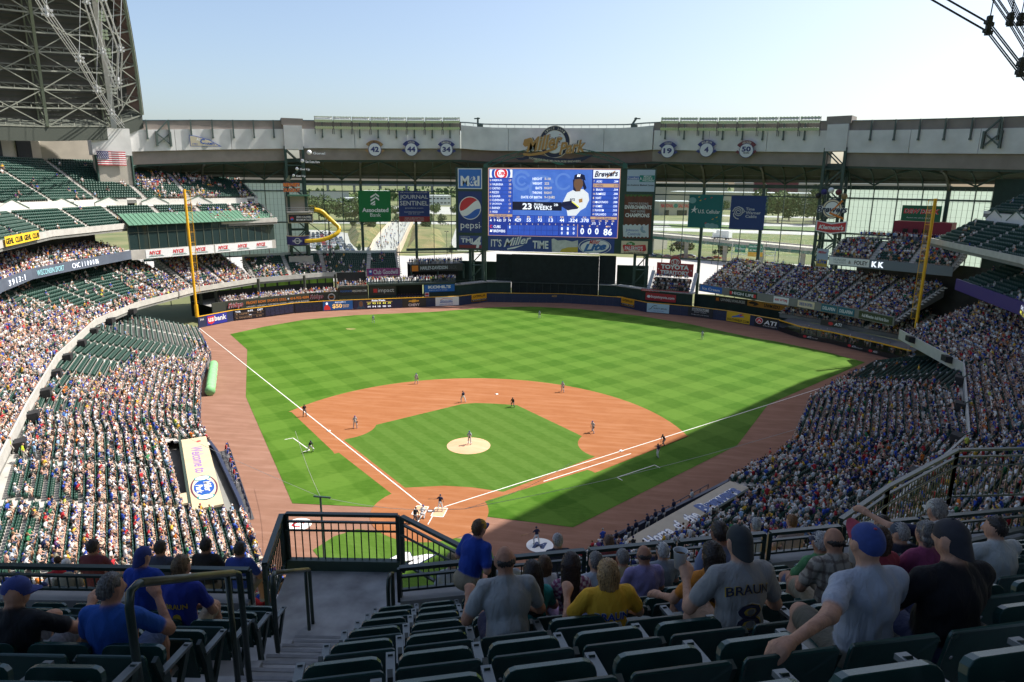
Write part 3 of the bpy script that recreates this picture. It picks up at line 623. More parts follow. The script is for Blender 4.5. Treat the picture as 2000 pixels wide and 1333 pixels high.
q = rect('ad_panel', 1672,1213,1922,1332, CREAM, .03); PL('red_ribbon', [(1684,1256),(1700,1248),(1800,1256),(1900,1248),(1912,1300),(1890,1312),(1800,1300),(1700,1312)], SRED, .05); PL('green_top', [(1715,1250),(1730,1225),(1765,1218),(1800,1235),(1800,1252)], M('sign_leaf', (.08,.25,.06), .5), .055); T('The', 1728,1228,1772,1250, WT, .08); T("PALERMO'S", 1708,1262,1876,1302, WT, .09,.02); T("It's Pizzeria Perfect", 1700,1314,1890,1330, BROWN, .08)
q = rect('ad_panel', 372,1182,1606,1330, M('beer_blue', (.025,.06,.26), .5), .03)
T("IT'S", 400,1210,506,1286, WT, .08,.02); T('Miller', 528,1212,800,1290, WT, .08,.02,.35, slope=.18); PL('swash', [(560,1300),(700,1270),(735,1262),(640,1300),(565,1312)], WT, .075); T('TIME', 815,1222,970,1298, WT, .08,.03)
PL('beer_glass', [(1000,1205),(1020,1198),(1060,1218),(1130,1212),(1200,1226),(1256,1212),(1258,1330),(1006,1330)], M('foam_white', (.62,.62,.58), .6, .15, .8), .05); PL('beer', [(1080,1330),(1100,1300),(1160,1282),(1258,1278),(1258,1330)], M('beer_gold', (.62,.45,.06), .5), .06)
SB.ring('oval_line', u(1420), v(1272,1420), 4.25, 4.45, WT, .05, 40, 0, 360, .48); PL('lager_oval', [(1420+138*math.cos(a), 1272+62*math.sin(a)+(-.06)*138*math.cos(a)) for a in np.linspace(0, 2*math.pi, 33)[:-1]], WT, .06)
T('Miller', 1365,1212,1470,1250, SRED, .09,.02,.3, slope=.08); T('Lite', 1312,1252,1530,1325, M('lite_blue', (.03,.15,.42), .5), .09,.05,.3, slope=.12)
for x0, x1, lab in ((-37,-16,'dark service wall under the left end of the scoreboard'),(18.2,27,'dark service wall under the right end of the scoreboard')):
    b = MB(); b.box(x0,133,0,x1,133.4,9.2); b.box(x0,132.8,9.21,x1,133.6,9.7); tag(b.build('service_wall', DARKG), lab, 'wall')
# legs under the board
for i, (x0, x1) in enumerate(((-23.4,-19.8),(22.9,26.2))):
    lt = thing('scoreboard_tower', 'braced green steel legs carrying the %s end of the scoreboard' % ('left','right')[i], 'tower', ((x0+x1)/2,127.5,0), 0, 'scoreboard legs')
    w = (x1-x0)/2
    for sx in (-1,1):
        for y in (0,3): MB().box(sx*w-.35,y-.35,0,sx*w+.35,y+.35,13.6).build('leg', GREEN, lt)
    for z0, z1 in ((5.2,9.2),(9.2,13.2)):
        b = MB(); b.bar((-w,0,z0),(w,0,z1),.3); b.bar((-w,0,z1),(w,0,z1),.3); b.bar((-w,3,z0),(-w,0,z1),.25); b.bar((w,3,z0),(w,0,z1),.25); b.build('brace', GREEN, lt)
# park name on top
PK = Sign('park_name_sign', 'gold script park name over a baseball disc and navy ribbon on top of the scoreboard', 'sign', (-10.5,125.6), (10.5,125.6), 36.35, 47.2)
def pk(X, Y): return ((X-1000)*.02842+10.6, (515-Y+.0105*(X-1000))*.02842)
cx, cy = pk(1000,280); GD = M('park_gold', (.42,.22,.06), .5); CRM = M('park_cream', (.55,.5,.4), .5); NV = M('park_navy', (.012,.018,.05), .5); PW = M('park_white', (.62,.64,.66), .6)
PK.disc('disc_rim', cx,cy,4.15,4.15, CRM, .0, 40, d=.3); PK.disc('disc_navy', cx,cy,4.0,4.0, NV, .03, 40); PK.disc('disc_gold', cx,cy,3.0,3.0, CRM, .05, 40); PK.disc('baseball', cx,cy,2.85,2.85, PW, .07, 40)
for s_ in (-1,1):
    for k in range(7): a = R(35+k*16 if s_ > 0 else 180-35-k*16)
    for k in range(6):
        y = cy+1.9-k*.55; PK.box('stitch', cx+s_*(1.15+.12*abs(k-2))-.28, y-.05, cx+s_*(1.15+.12*abs(k-2))+.28, y+.05, SRED, .09,.015)
gl = 'SINCE 2001'
for i, ch in enumerate(gl):
    if ch == ' ': continue
    a = R(135-i*90/(len(gl)-1)); r_ = 3.5; x, y = cx+r_*math.cos(a), cy+r_*math.sin(a)
    o = PK.text(ch, -.2,-.27,.2,.27, CRM, .06,.02); o.location = (x,y,0); o.rotation_euler = (0,0,a-math.pi/2)
for mt, z, bd in ((NV,.14,.11),(CRM,.18,.07),(GD,.22,.025)):
    x0, y0 = pk(735,375); x1, y1 = pk(1075,250); PK.text('Miller', x0,y0,x1,y1, mt, z, bd, .25, name='script_letters', slope=.16)
    x0, y0 = pk(1045,400); x1, y1 = pk(1292,290); PK.text('Park', x0,y0,x1,y1, mt, z, bd, .25, name='script_letters', slope=.13)
PK.poly('swash', [pk(*p) for p in ((705,380),(780,385),(900,365),(1040,320),(1010,350),(880,395),(760,408),(705,400))], GD, .2)
PK.poly('swash', [pk(*p) for p in ((700,300),(712,255),(770,240),(800,262),(770,300),(745,318),(720,322))], GD, .19)
rb = [(630,425),(700,420),(760,392),(850,395),(1000,425),(1150,435),(1250,420),(1300,408),(1365,405),(1320,430),(1245,465),(1150,480),(1000,462),(850,428),(765,430),(700,445),(660,443)]
PK.poly('ribbon', [pk(*p) for p in rb], NV, .12, .1)
x0, y0 = pk(762,428); x1, y1 = pk(1250,442); PK.text('HOME OF THE MILWAUKEE BREWERS', x0,y0-.12,x1,y0+.42, CRM, .16,.01, arc=-.45, slope=-.055)
PK.poly('barley', [pk(*p) for p in ((800,455),(850,425),(960,440),(950,462),(880,450),(830,468))], M('park_barley', (.22,.27,.18), .6), .1); PK.poly('hop_leaf', [pk(*p) for p in ((965,460),(1000,445),(1080,452),(1095,490),(1040,488),(1010,478))], M('park_leaf', (.03,.14,.10), .6), .11)
b = MB(); P0 = [pk(340+i*66.5, 480-155*math.sin(math.pi*i/20)**.8) for i in range(21)]; P1 = [pk(355+i*65, 515-145*math.sin(math.pi*i/20)**.8) for i in range(21)]
for i in range(20):
    b.bar((*P0[i],-.3),(*P0[i+1],-.3),.22); b.bar((*P1[i],-.3),(*P1[i+1],-.3),.22); b.bar((*(P0 if i%2 else P1)[i],-.3),(*(P1 if i%2 else P0)[i+1],-.3),.14)
b.build('arch_truss', M('arch_green', (.03,.11,.085), .5), PK.o)
for X in (340,1665):
    x, y = pk(X,490); PK.box('arch_foot', x-.6,-.1,x+.6,y+.3, M('arch_green'), -.1, .6)
# ------------------------------------------------------------------ the roof track girder, sunshade, glass wall
DEG = 2.14
TOPZ = [(-50,45.1),(-47.6,45.6),(-40.3,46.6),(-32,47.4),(-29.4,47.7),(-11.5,48.4),(-8.6,47.9),(8.6,47.7),(11.5,48.2),(30.1,47.0),(46.6,45.8),(56,45.0)]
def topz(a): return float(np.interp(a, [q[0] for q in TOPZ], [q[1] for q in TOPZ]))
def band(name, mat, parent, r0, r1, zlo, zhi, a0, a1, step=DEG):
    n = max(1, round((a1-a0)/step)); b = MB(); P = []
    for i in range(n+1):
        a = a0+(a1-a0)*i/n; lo = zlo(a); hi = zhi(a)
        P.append([(*polar(r0,a),lo),(*polar(r0,a),hi),(*polar(r1,a),hi),(*polar(r1,a),lo)])
    for i in range(n):
        A, B = P[i], P[i+1]; b.add(A+B, [(0,4,5,1),(1,5,6,2),(2,6,7,3),(3,7,4,0)])
    b.add(P[0]+P[-1], [(0,1,2,3),(7,6,5,4)])
    return b.build(name, mat, parent)
CLAD = M('girder_cladding', (.64,.635,.62), .8, .12, .25, bump=.04)
GI = thing('roof_track_girder', 'long beige clad roof track girder arching across the whole outfield', 'girder')
segs = [(-49,-32.1),(-30.4,-11.6),(-11.5,11.5),(11.6,30.3),(32.0,55)]
for a0, a1 in segs:
    n = max(1, round((a1-a0)/5.5))
    for k in range(n):
        p0 = a0+(a1-a0)*k/n+.02; p1 = a0+(a1-a0)*(k+1)/n-.02
        band('cladding_panel', CLAD, GI, 130, 133, lambda a: topz(a)-7.0, lambda a: topz(a)-2.1 if abs(a) > 11.5 else topz(a)-.9, p0, p1)
for a0, a1 in ((-49,-11.5),(11.5,55)): band('upper_band', TAUPE, GI, 130.5, 133, lambda a: topz(a)-2.15, lambda a: topz(a), a0, a1)
band('top_edge', M('edge_blue', (.10,.22,.30), .5), GI, 130.3, 133.2, lambda a: topz(a)+.01, lambda a: topz(a)+.12, -49, 55)
for a0, a1 in ((-49,-32.1),(-30.4,-11.5),(-11.5,11.5),(11.5,30.3),(32.0,55)): band('lower_band', TAUPE if abs(a0+a1) > 1 else M('brown_cladding', (.19,.14,.115), .8, .1, .4), GI, 130.8, 133, lambda a: topz(a)-10., lambda a: topz(a)-7.04, a0, a1)
hook = MB(); hook.box(-.14,-.5,-4.2,.14,-.05,.1); hook.box(-.2,-.6,-4.35,.2,-.1,-3.95); hookm = hook.mesh('bracket', M('bracket_green', (.075,.105,.095), .5))
for a in list(np.arange(-46, -32, DEG))+list(np.arange(-27.8, -11, DEG))+list(np.arange(12.9, 29, DEG))+list(np.arange(34.2, 54, DEG)):
    o = link('bracket', hookm, GI); x, y = polar(130, a); o.location = (x,y,topz(a)); o.rotation_euler = (0,0,-R(a))
rail = MB()
for a in np.arange(-11, 11.1, 1.):
    x, y = polar(130.6,a); rail.tube([(x,y,topz(a)-.9),(x,y,topz(a)+.1)], .05, 5)
    if a < 11: x2, y2 = polar(130.6,a+1.); rail.tube([(x,y,topz(a)-.1),(x2,y2,topz(a+1)-.1)], .05, 5)
rail.build('service_rail', STEEL, GI)
for a in (-44.5, 44.5):                                            # X-braced brackets
    b = MB()
    for s_ in (-1.5,1.5): b.box(s_-.2,-.8,-6.0,s_+.2,-.05,-2.6)
    b.bar((-1.5,-.5,-5.6),(1.5,-.5,-3.),.25); b.bar((1.5,-.5,-5.6),(-1.5,-.5,-3.),.25); b.bar((-1.5,-.5,-3),(1.2,-.5,-.1),.3); b.bar((1.5,-.5,-3),(1.2,-.5,-.1),.3)
    o = b.build('brace_frame', M('bracket_green'), GI); o.location = (*polar(130,a), topz(a)); o.rotation_euler = (0,0,-R(a))
for a in (-9.2, 9.2):
    b = MB(); b.box(-.8,-.3,-1,.8,1.5,-.2); b.bar((-.6,.2,-.3),(.6*(-1 if a < 0 else 1),.2,1.6),.5); b.bar((0,.2,1.4),(1.6*(-1 if a < 0 else 1),.2,1.3),.3); b.bar((1.5*(1 if a<0 else -1),0,-2.2),(0,0,0),.4)
    o = b.build('stop_frame', M('bracket_green'), GI); o.location = (*polar(130.4,a), topz(a)); o.rotation_euler = (0,0,-R(a))
# sun shade: ribs and slats under the girder
SH = thing('sunshade', 'dark green slatted canopy sloping back beneath the girder', 'canopy')
SLT = M('shade_slat', (.10,.10,.085), .6, .1, .6)
def shp(a, t): return (*polar(131.2+6.8*t, a), (topz(a)-10.)+(32.0-(topz(a)-10.))*t - 1.2*math.sin(math.pi*t)*-1)
A_ALL = [DEG*j for j in range(-22, 25)]
A_SH = A_ALL
deck = MB()
for grp in (A_SH,):
    deck.strip([Vector(shp(a,0))+Vector((0,0,.5)) for a in grp], [Vector(shp(a,1))+Vector((0,0,1.0)) for a in grp])
deck.build('shade_deck', M('shade_deck', (.055,.06,.05), .8, .15, .5), SH)
for k in range(7):
    t_ = k/6; b = MB()
    for grp in (A_SH,):
        for p, q in zip(grp[:-1], grp[1:]): b.bar(shp(p,t_), shp(q,t_), .18, .55 if k not in (0,6) else .9)
    b.build('slat', SLT if k % 6 else GREEN, SH)
for a in A_SH:
    big = abs(abs(a)-DEG*8) < .1 or abs(abs(a)-DEG*11) < .1 or abs(abs(a)-DEG*19)<.1
    b = MB(); pts = [Vector(shp(a, i/6))-Vector((0,0,.35)) for i in range(7)]
    for p, q in zip(pts[:-1], pts[1:]): b.bar(p, q, .5 if big else .22, .9 if big else .4)
    b.build('rib', SLT if big else GREEN, SH)
for i in range(len(A_SH)-1):
    a, c = A_SH[i], A_SH[i+1]
    if c-a > 3: continue
    b = MB(); j = i % 4; t0, t1 = ((0,.5),(.5,.9),(.9,.5),(.5,0))[j]; b.bar(Vector(shp(a,t0))-Vector((0,0,.3)), Vector(shp(c,t1))-Vector((0,0,.3)), .3); b.build('brace', GREEN, SH)
# glass wall
GW = thing('glass_wall', 'tall glazed outfield wall of dark mullions seen on to the parking lots', 'window wall')
def glass_mat(name, gloss=.06, tint=(.93,.97,.96)):
    m = bpy.data.materials.new(name); m.use_nodes = True; n = m.node_tree; n.nodes.clear()
    o = n.nodes.new('ShaderNodeOutputMaterial'); mx = n.nodes.new('ShaderNodeMixShader'); tr = n.nodes.new('ShaderNodeBsdfTransparent'); gl = n.nodes.new('ShaderNodeBsdfGlossy')
    tr.inputs[0].default_value = tint+(1,); gl.inputs['Roughness'].default_value = .02; mx.inputs[0].default_value = gloss
    n.links.new(tr.outputs[0], mx.inputs[1]); n.links.new(gl.outputs[0], mx.inputs[2]); n.links.new(mx.outputs[0], o.inputs[0]); MATS[name] = m; return m
GLASS = glass_mat('clear_glass')
FROST = bpy.data.materials.new('white_translucent_panel'); FROST.use_nodes = True
_n = FROST.node_tree; _b = _n.nodes['Principled BSDF']; _b.inputs['Base Color'].default_value = (.62,.66,.62,1); _b.inputs['Roughness'].default_value = .6
_t = _n.nodes.new('ShaderNodeBsdfTranslucent'); _t.inputs[0].default_value = (.72,.80,.74,1); _x = _n.nodes.new('ShaderNodeMixShader'); _x.inputs[0].default_value = .7
_n.links.new(_b.outputs[0], _x.inputs[1]); _n.links.new(_t.outputs[0], _x.inputs[2]); _n.links.new(_x.outputs[0], _n.nodes['Material Output'].inputs[0])
wch = 2*138*math.sin(R(DEG/2)); ROWS = [(12.0,20.9),(21.1,29.4),(29.6,32.3)]
pane = [MB().box(-wch/2+.12,-.02,z0,wch/2-.12,.02,z1).mesh('pane', GLASS) for z0, z1 in ROWS]
fpane = [MB().box(-wch/2+.12,-.03,z0,wch/2-.12,.03,z1).mesh('panel', FROST) for z0, z1 in ROWS]
mull = MB().box(-.09,-.14,0,.09,.14,32.3).mesh('mullion', GREEN); mullb = MB().box(-.38,-.4,0,.38,.4,32.6).mesh('column', GREEN)
sub = MB()
for k in range(1,5): sub.box(-wch/2+wch*k/5-.03,-.1,12,-wch/2+wch*k/5+.03,-.031,32)
for z in np.arange(13, 32, 1.6): sub.box(-wch/2+.1,-.07,z-.012,wch/2-.1,-.031,z+.012)
subm = sub.mesh('panel_seam', M('seam_green', (.16,.2,.17), .6))
for j in range(-22, 24):
    a = DEG*j; x, y = polar(138, a); big = abs(j) in (8,11,14,19)
    if abs(j) < 5: continue
    o = link('column' if big else 'mullion', mullb if big else mull, GW); o.location = (x,y,0); o.rotation_euler = (0,0,-R(a))
    if j == 23: continue
    am = a+DEG/2; xm, ym = polar(138*math.cos(R(DEG/2)), am); fro = j >= 14 or j < -14
    for k in range(3):
        o = link('panel' if fro else 'pane', (fpane if fro else pane)[k], GW); o.location = (xm,ym,0); o.rotation_euler = (0,0,-R(am))
    if fro: o = link('panel_seam', subm, GW); o.location = (xm,ym,0); o.rotation_euler = (0,0,-R(am))
for z in (12.0, 21.0, 29.5):
    b = MB()
    for j in range(-22, 23):
        if -5 <= j <= 4: continue
        b.bar((*polar(138,DEG*j),z), (*polar(138,DEG*(j+1)),z), .3, .3)
    b.build('transom', GREEN, GW)
# light racks
lampm = None
def light_rack(a0, a1, idx, side):
    t = thing('light_rack', 'rack of floodlights on the girder, %s from the %s' % (ordn[idx-1], side), 'floodlights', group='floodlight racks on the girder')
    b = MB()
    for a in (a0, a1):
        x, y = polar(129.6,a); b.bar((x,y,topz(a)-3.4),(x,y,topz(a)+1.1),.11)
    b.build('post', M('rack_dark', (.04,.05,.05), .6), t)
    for row, (dz, rr) in enumerate(((.95,129.7),(.1,129.4),(-1.6,129.2))):
        b = MB(); b.bar((*polar(rr,a0),topz(a0)+dz), (*polar(rr,a1),topz(a1)+dz), .05); b.build('rail', M('rack_dark'), t)
        c = MB(); n = 7 if row else 6
        for i in range(n):
            a = a0+(a1-a0)*(i+.5)/n; x, y = polar(rr-.35,a); z = topz(a)+dz-.15
            dx, dy = -math.sin(R(a)), -math.cos(R(a)); p = Vector((x,y,z)); d = Vector((dx*.8,dy*.8,-.45)).normalized()
            c.tube([p-d*.25, p-d*.05, p+d*.2], [.12,.34,.44], 8)
        o = c.build('lamp_row', M('lamp_housing', (.62,.63,.64), .3, metal=.4), t); o['kind'] = 'stuff'
for k in range(8): light_rack(-28.6+k*DEG, -28.6+(k+.92)*DEG, k+1, 'left tower')
for k in range(8): light_rack(12.4+k*DEG, 12.4+(k+.92)*DEG, k+1, 'scoreboard end')
# towers
def lattice(name, label, cx, cy, ang, w, d, z0, z1, step, group):
    t = thing(name, label, 'tower', (cx,cy,0), ang, group)
    for sx in (-1,1):
        for sy in (-1,1): MB().box(sx*w/2-.32,sy*d/2-.32,z0,sx*w/2+.32,sy*d/2+.32,z1).build('leg', GREEN, t)
    z = z0; k = 0
    while z < z1-.5:
        zz = min(z+step, z1); b = MB()
        for y in (-d/2,d/2): b.bar((-w/2,y,zz),(w/2,y,zz),.3); b.bar((-w/2 if k%2 else w/2,y,z),(w/2 if k%2 else -w/2,y,zz),.28)
        for x in (-w/2,w/2): b.bar((x,-d/2,zz),(x,d/2,zz),.3); b.bar((x,-d/2 if k%2 else d/2,z),(x,d/2 if k%2 else -d/2,zz),.28)
        b.build('brace', GREEN, t); z = zz; k += 1
    return t
TL = lattice('lattice_tower', 'green lattice tower behind the left field seats carrying the slide platform', -67.9, 112.6, R(31), 4.4, 4.0, 11, 41, 4.2, 'girder towers')
TR = lattice('lattice_tower', 'green lattice tower behind the right field seats carrying team signs', 68.1, 113.0, -R(31), 4.4, 4.0, 11, 41, 4.2, 'girder towers')
for t, a in ((TL,-31.4),(TR,31.2)):
    b = MB(); b.box(-2.3,-2.4,40.2,2.3,2.0,46.2); b.build('clad_head', CLAD, t)
    b = MB(); b.box(-2.7,-2.2,46.21,2.7,2.2,48.0); b.build('head_cap', TAUPE, t)
    b = MB(); b.box(-3.1,-2.9,8.5,3.1,-1.2,12.4); b.build('plinth', CONC, t)
# flag tower on the left
t = thing('flag_tower', 'beige clad corner tower with a green frame at the left end of the girder', 'tower')
b = MB(); b.add([(-100.2,80.4,37.6),(-95,86.4,37.6),(-99,90,37.6),(-104.2,84,37.6),(-100.2,80.4,43.6),(-95,86.4,43.6),(-99,90,43.6),(-104.2,84,43.6)], [(0,3,2,1),(4,5,6,7),(0,1,5,4),(1,2,6,5),(2,3,7,6),(3,0,4,7)]); b.build('clad_head', CLAD, t)
b = MB(); b.add([(-99.8,81,27),(-95.4,86.1,27),(-99.4,89.6,27),(-103.8,84.4,27),(-99.8,81,37.55),(-95.4,86.1,37.55),(-99.4,89.6,37.55),(-103.8,84.4,37.55)], [(0,3,2,1),(4,5,6,7),(0,1,5,4),(1,2,6,5),(2,3,7,6),(3,0,4,7)]); b.build('shaft', BEIGE, t)
for p in ((-99.9,80.8),(-95.2,86.2)): MB().box(p[0]-.2,p[1]-.2,27,p[0]+.2,p[1]+.2,37.56).build('corner_post', GREEN, t)
FS = Sign('flag', 'large stars and stripes flag hanging on the beige corner tower', 'flag', (-99.4,80.55), (-95.6,84.95), 35.3, 38.4)
for k in range(13):
    q = MB(); n = 8; y0, y1 = k*FS.h/13, (k+1)*FS.h/13
    A = [(FS.w*i/n, y0, .12*math.sin(i*1.3)) for i in range(n+1)]; B = [(FS.w*i/n, y1, .12*math.sin(i*1.3)) for i in range(n+1)]; q.strip(A, B)
    q.build('stripe', M('flag_red', (.42,.02,.04), .7) if k % 2 == 0 else M('flag_white', (.72,.70,.70), .7), FS.o)
q = MB(); A = [(FS.w*.4*i/4, FS.h*6/13, .13+.12*math.sin(i*.65*1.6)) for i in range(5)]; B = [(FS.w*.4*i/4, FS.h, .13+.12*math.sin(i*.65*1.6)) for i in range(5)]; q.strip(A, B); q.build('canton', M('flag_blue', (.02,.025,.11), .7), FS.o)
st = MB()
for r_ in range(5):
    for c_ in range(6): x = .2+c_*.36+(r_%2)*.15; y = FS.h*6/13+.2+r_*.3; st.add([(x-.07,y-.07,.32),(x+.07,y-.07,.32),(x+.07,y+.07,.32),(x-.07,y+.07,.32)], [(0,1,2,3)])
o = st.build('star_field', M('flag_white'), FS.o); o['kind'] = 'stuff'
# pennant on the girder
s = Sign('pennant', 'faded white pennant with blue lettering painted on the left girder', 'pennant', (-86.55,96.2), (-81.1,100.9), 40.2, 43.0, None)
s.poly('field', [(0,0),(0,2.7),(1.5,2.5),(4.5,1.7),(s.w,.2),(3.,.1)], BLUE, .02); s.poly('inner', [(.12,.14),(.12,2.55),(1.5,2.36),(4.5,1.55),(6.6,.32),(3.,.24)], M('faded_cream', (.5,.45,.33), .7), .04); s.text('AL', 1.5,1.4,2.4,2.1, WT, .06,.02); s.text('C', 2.3,.7,3.4,1.9, BLUE, .07,.03); s.text('HAMPS', 3.5,.5,5.6,1.1, BLUE, .07,.02); s.text('1982', .5,.4,1.7,.85, BLUE, .07)
# retired numbers
for x, y, z, nm, no, col, w in ((-48,119.7,41,'ROBINSON','42','tan',1.0),(-38.8,123,41.2,'AARON','44','blue',1.),(-29.6,125.6,41.3,'FINGERS','34','blue',1.),(29.8,125.5,41.1,'YOUNT','19','blue',1.),(39.3,122.9,41.3,'MOLITOR','4','blue',.5),(48.5,119.5,41.,'UECKER','50','maroon',1.)):
    a = math.atan2(x, y); dx, dy = math.cos(a), -math.sin(a)
    cm = {'tan':M('ribbon_tan', (.30,.19,.08), .5),'blue':M('ribbon_blue', (.025,.035,.16), .5),'maroon':M('ribbon_maroon', (.13,.02,.03), .5)}[col]
    s = Sign('number_sign', 'round white number %s sign under a %s ribbon on the girder' % (no, col), 'number sign', (x-dx*2.7,y-dy*2.7), (x+dx*2.7,y+dy*2.7), z-1.9, z+2.4, 'honoured number signs on the girder')
    cx, cy = 2.7, 1.55
    s.ring('ribbon', cx,cy-.5,2.05,2.95, cm, .05, 20, 38, 142); s.poly('ribbon_tail', [(.05,1.2),(.6,1.7),(1.0,1.35),(.9,.7),(.55,.95)], cm, .04); s.poly('ribbon_tail', [(5.35,1.2),(4.8,1.7),(4.4,1.35),(4.5,.7),(4.85,.95)], cm, .04)
    s.disc('rim', cx,cy,1.75,1.75, M('ribbon_blue'), .06, d=.2); s.disc('ball', cx,cy,1.62,1.62, M('sign_ball', (.62,.64,.66), .6), .08)
    s.text(no, cx-1.1*w,cy-.62+(.35 if no == '50' else 0),cx+1.1*w,cy+.75+(.25 if no == '50' else 0), M('ribbon_blue'), .12,.04)
    if no == '50': s.text('YEARS', cx-.8,cy-.75,cx+.8,cy-.35, BK, .12,.02)
    for i, ch in enumerate(nm):
        th = R(90+ (len(nm)-1)*4.4 - i*8.8); o = s.text(ch, -.17,-.25,.17,.25, M('ribbon_text', (.55,.52,.45), .5) if col != 'tan' else BROWN, .075,.02); o.location = (cx+2.5*math.cos(th), cy-.5+2.5*math.sin(th), 0); o.rotation_euler = (0,0,th-math.pi/2)
# big banners in front of the glass
def banner(name, label, a, b_, z0, z1, mat): 
    s = Sign(name, label, 'banner', a, b_, z0, z1, 'banners hung on the glass wall'); s.box('cloth', 0,0,s.w,s.h, mat, d=.05); return s
s = banner('bank_banner', 'square green banner with a white chevron tree and two lines of letters', (-55.3,125.0), (-47,128.4), 21, 29.7, M('banner_green', (.006,.17,.045), .7))
for k in range(3):
    y = 4.7+k*.95; s.poly('chevron', [(3.35,y),(4.6,y+.75),(4.6,y+1.25),(3.35,y+.5)], WT); s.poly('chevron', [(4.68,y+.75+.25),(5.75,y+.25),(5.75,y+.75),(4.68,y+1.5)], WT) if k else s.poly('chevron', [(3.6,4.65),(4.6,4.65),(4.6,5.3)], WT)
s.text('Associated', .9,2.7,s.w-.7,3.9, WT, .03,.03); s.text('Bank', 3.1,1.4,6.1,2.45, WT, .03,.0)
s = banner('newspaper_banner', 'square blue banner with a large serif style newspaper title and a red foot', (-44.9,129.2), (-36.4,131.8), 21, 29.7, M('banner_blue', (.02,.04,.17), .7))
s.text('JOURNAL', .4,6.2,s.w-.4,7.6, SILV, .03,.01); s.text('SENTINEL', .4,4.6,s.w-.4,5.9, SILV, .03,.01); s.text('jsonline.com', 1.8,3.6,7.,4.1, SILV); s.text('PULITZER PRIZE WINNER', 1.6,2.55,7.2,2.9, SILV); s.text('2008, 2010, 2011', 2.7,2.05,6.1,2.35, SILV); s.box('red_foot', 0,0,s.w,1.5, M('banner_red', (.28,.03,.035), .7), .02,.02); s.text('ONE SUBSCRIPTION.', 1.6,.85,7.2,1.2, SILV); s.text('UNLIMITED ACCESS.', 1.6,.3,7.2,.65, SILV); s.text('MILWAUKEE WISCONSIN', .6,8.1,s.w-.6,8.35, SILV)
s = banner('phone_banner', 'square teal banner with a white star and company name', (36.8,131.8), (45.3,129.1), 20.8, 29.7, M('banner_teal', (.012,.15,.155), .7))
s.text('U.S. Cellular', 2.6,3.9,s.w-.5,4.9, WT, .03,.01)
s.poly('star', [(.6,4.9),(1.3,5.0),(1.7,6.0),(1.8,5.05),(2.6,5.2),(1.8,4.7),(2.1,3.8),(1.5,4.5),(.7,3.9),(1.2,4.7)], WT)
for x, y, r_ in ((.9,7.3,1.0),(5.4,.7,.8),(6.6,.6,.9),(7.6,.5,.7)): s.disc('cloud', x,y,r_,r_*.8, M('banner_pale', (.22,.40,.42), .7), .02)
for k, (x, y, mt) in enumerate(((2.6,8.2,GOLD),(5.9,8.1,SRED),(4.2,7.7,SRED),(3.,7.3,GOLD),(6.6,2.4,GOLD),(7.6,2.9,GOLD),(4.8,1.3,SRED),(7.9,1.9,M('sign_leaf')))): s.poly('leaf', [(x-.3,y-.1),(x,y+.15),(x+.35,y+.2),(x+.05,y-.12)], mt)
s = banner('cable_banner', 'square blue banner with a white spiral eye and three lines of letters', (47.3,128.3), (55.5,125.0), 20.8, 29.5, M('banner_royal', (.025,.055,.19), .7))
b = MB(); b.tube([(2.1+(.25+.12*i/3)*math.cos(i*.55), 4.6+(.25+.12*i/3)*math.sin(i*.55), .08) for i in range(26)], .12, 6); b.tube([(.6,4.6,.08),(1.2,5.6,.08),(2.1,5.9,.08),(3.1,5.5,.08),(3.8,4.7,.08),(3.0,4.2,.08)], .14, 6); b.tube([(.9,4.2,.08),(1.,3.5,.08),(1.6,2.9,.08),(2.3,2.7,.08)], .14, 6); b.build('spiral_eye', SILV, s.o)
for k, w_ in enumerate(('Time','Warner','Cable')): s.text(w_, 4.0,5.0-k*.95,(6.2,7.8,6.9)[k],5.75-k*.95, SILV, .03,.02)
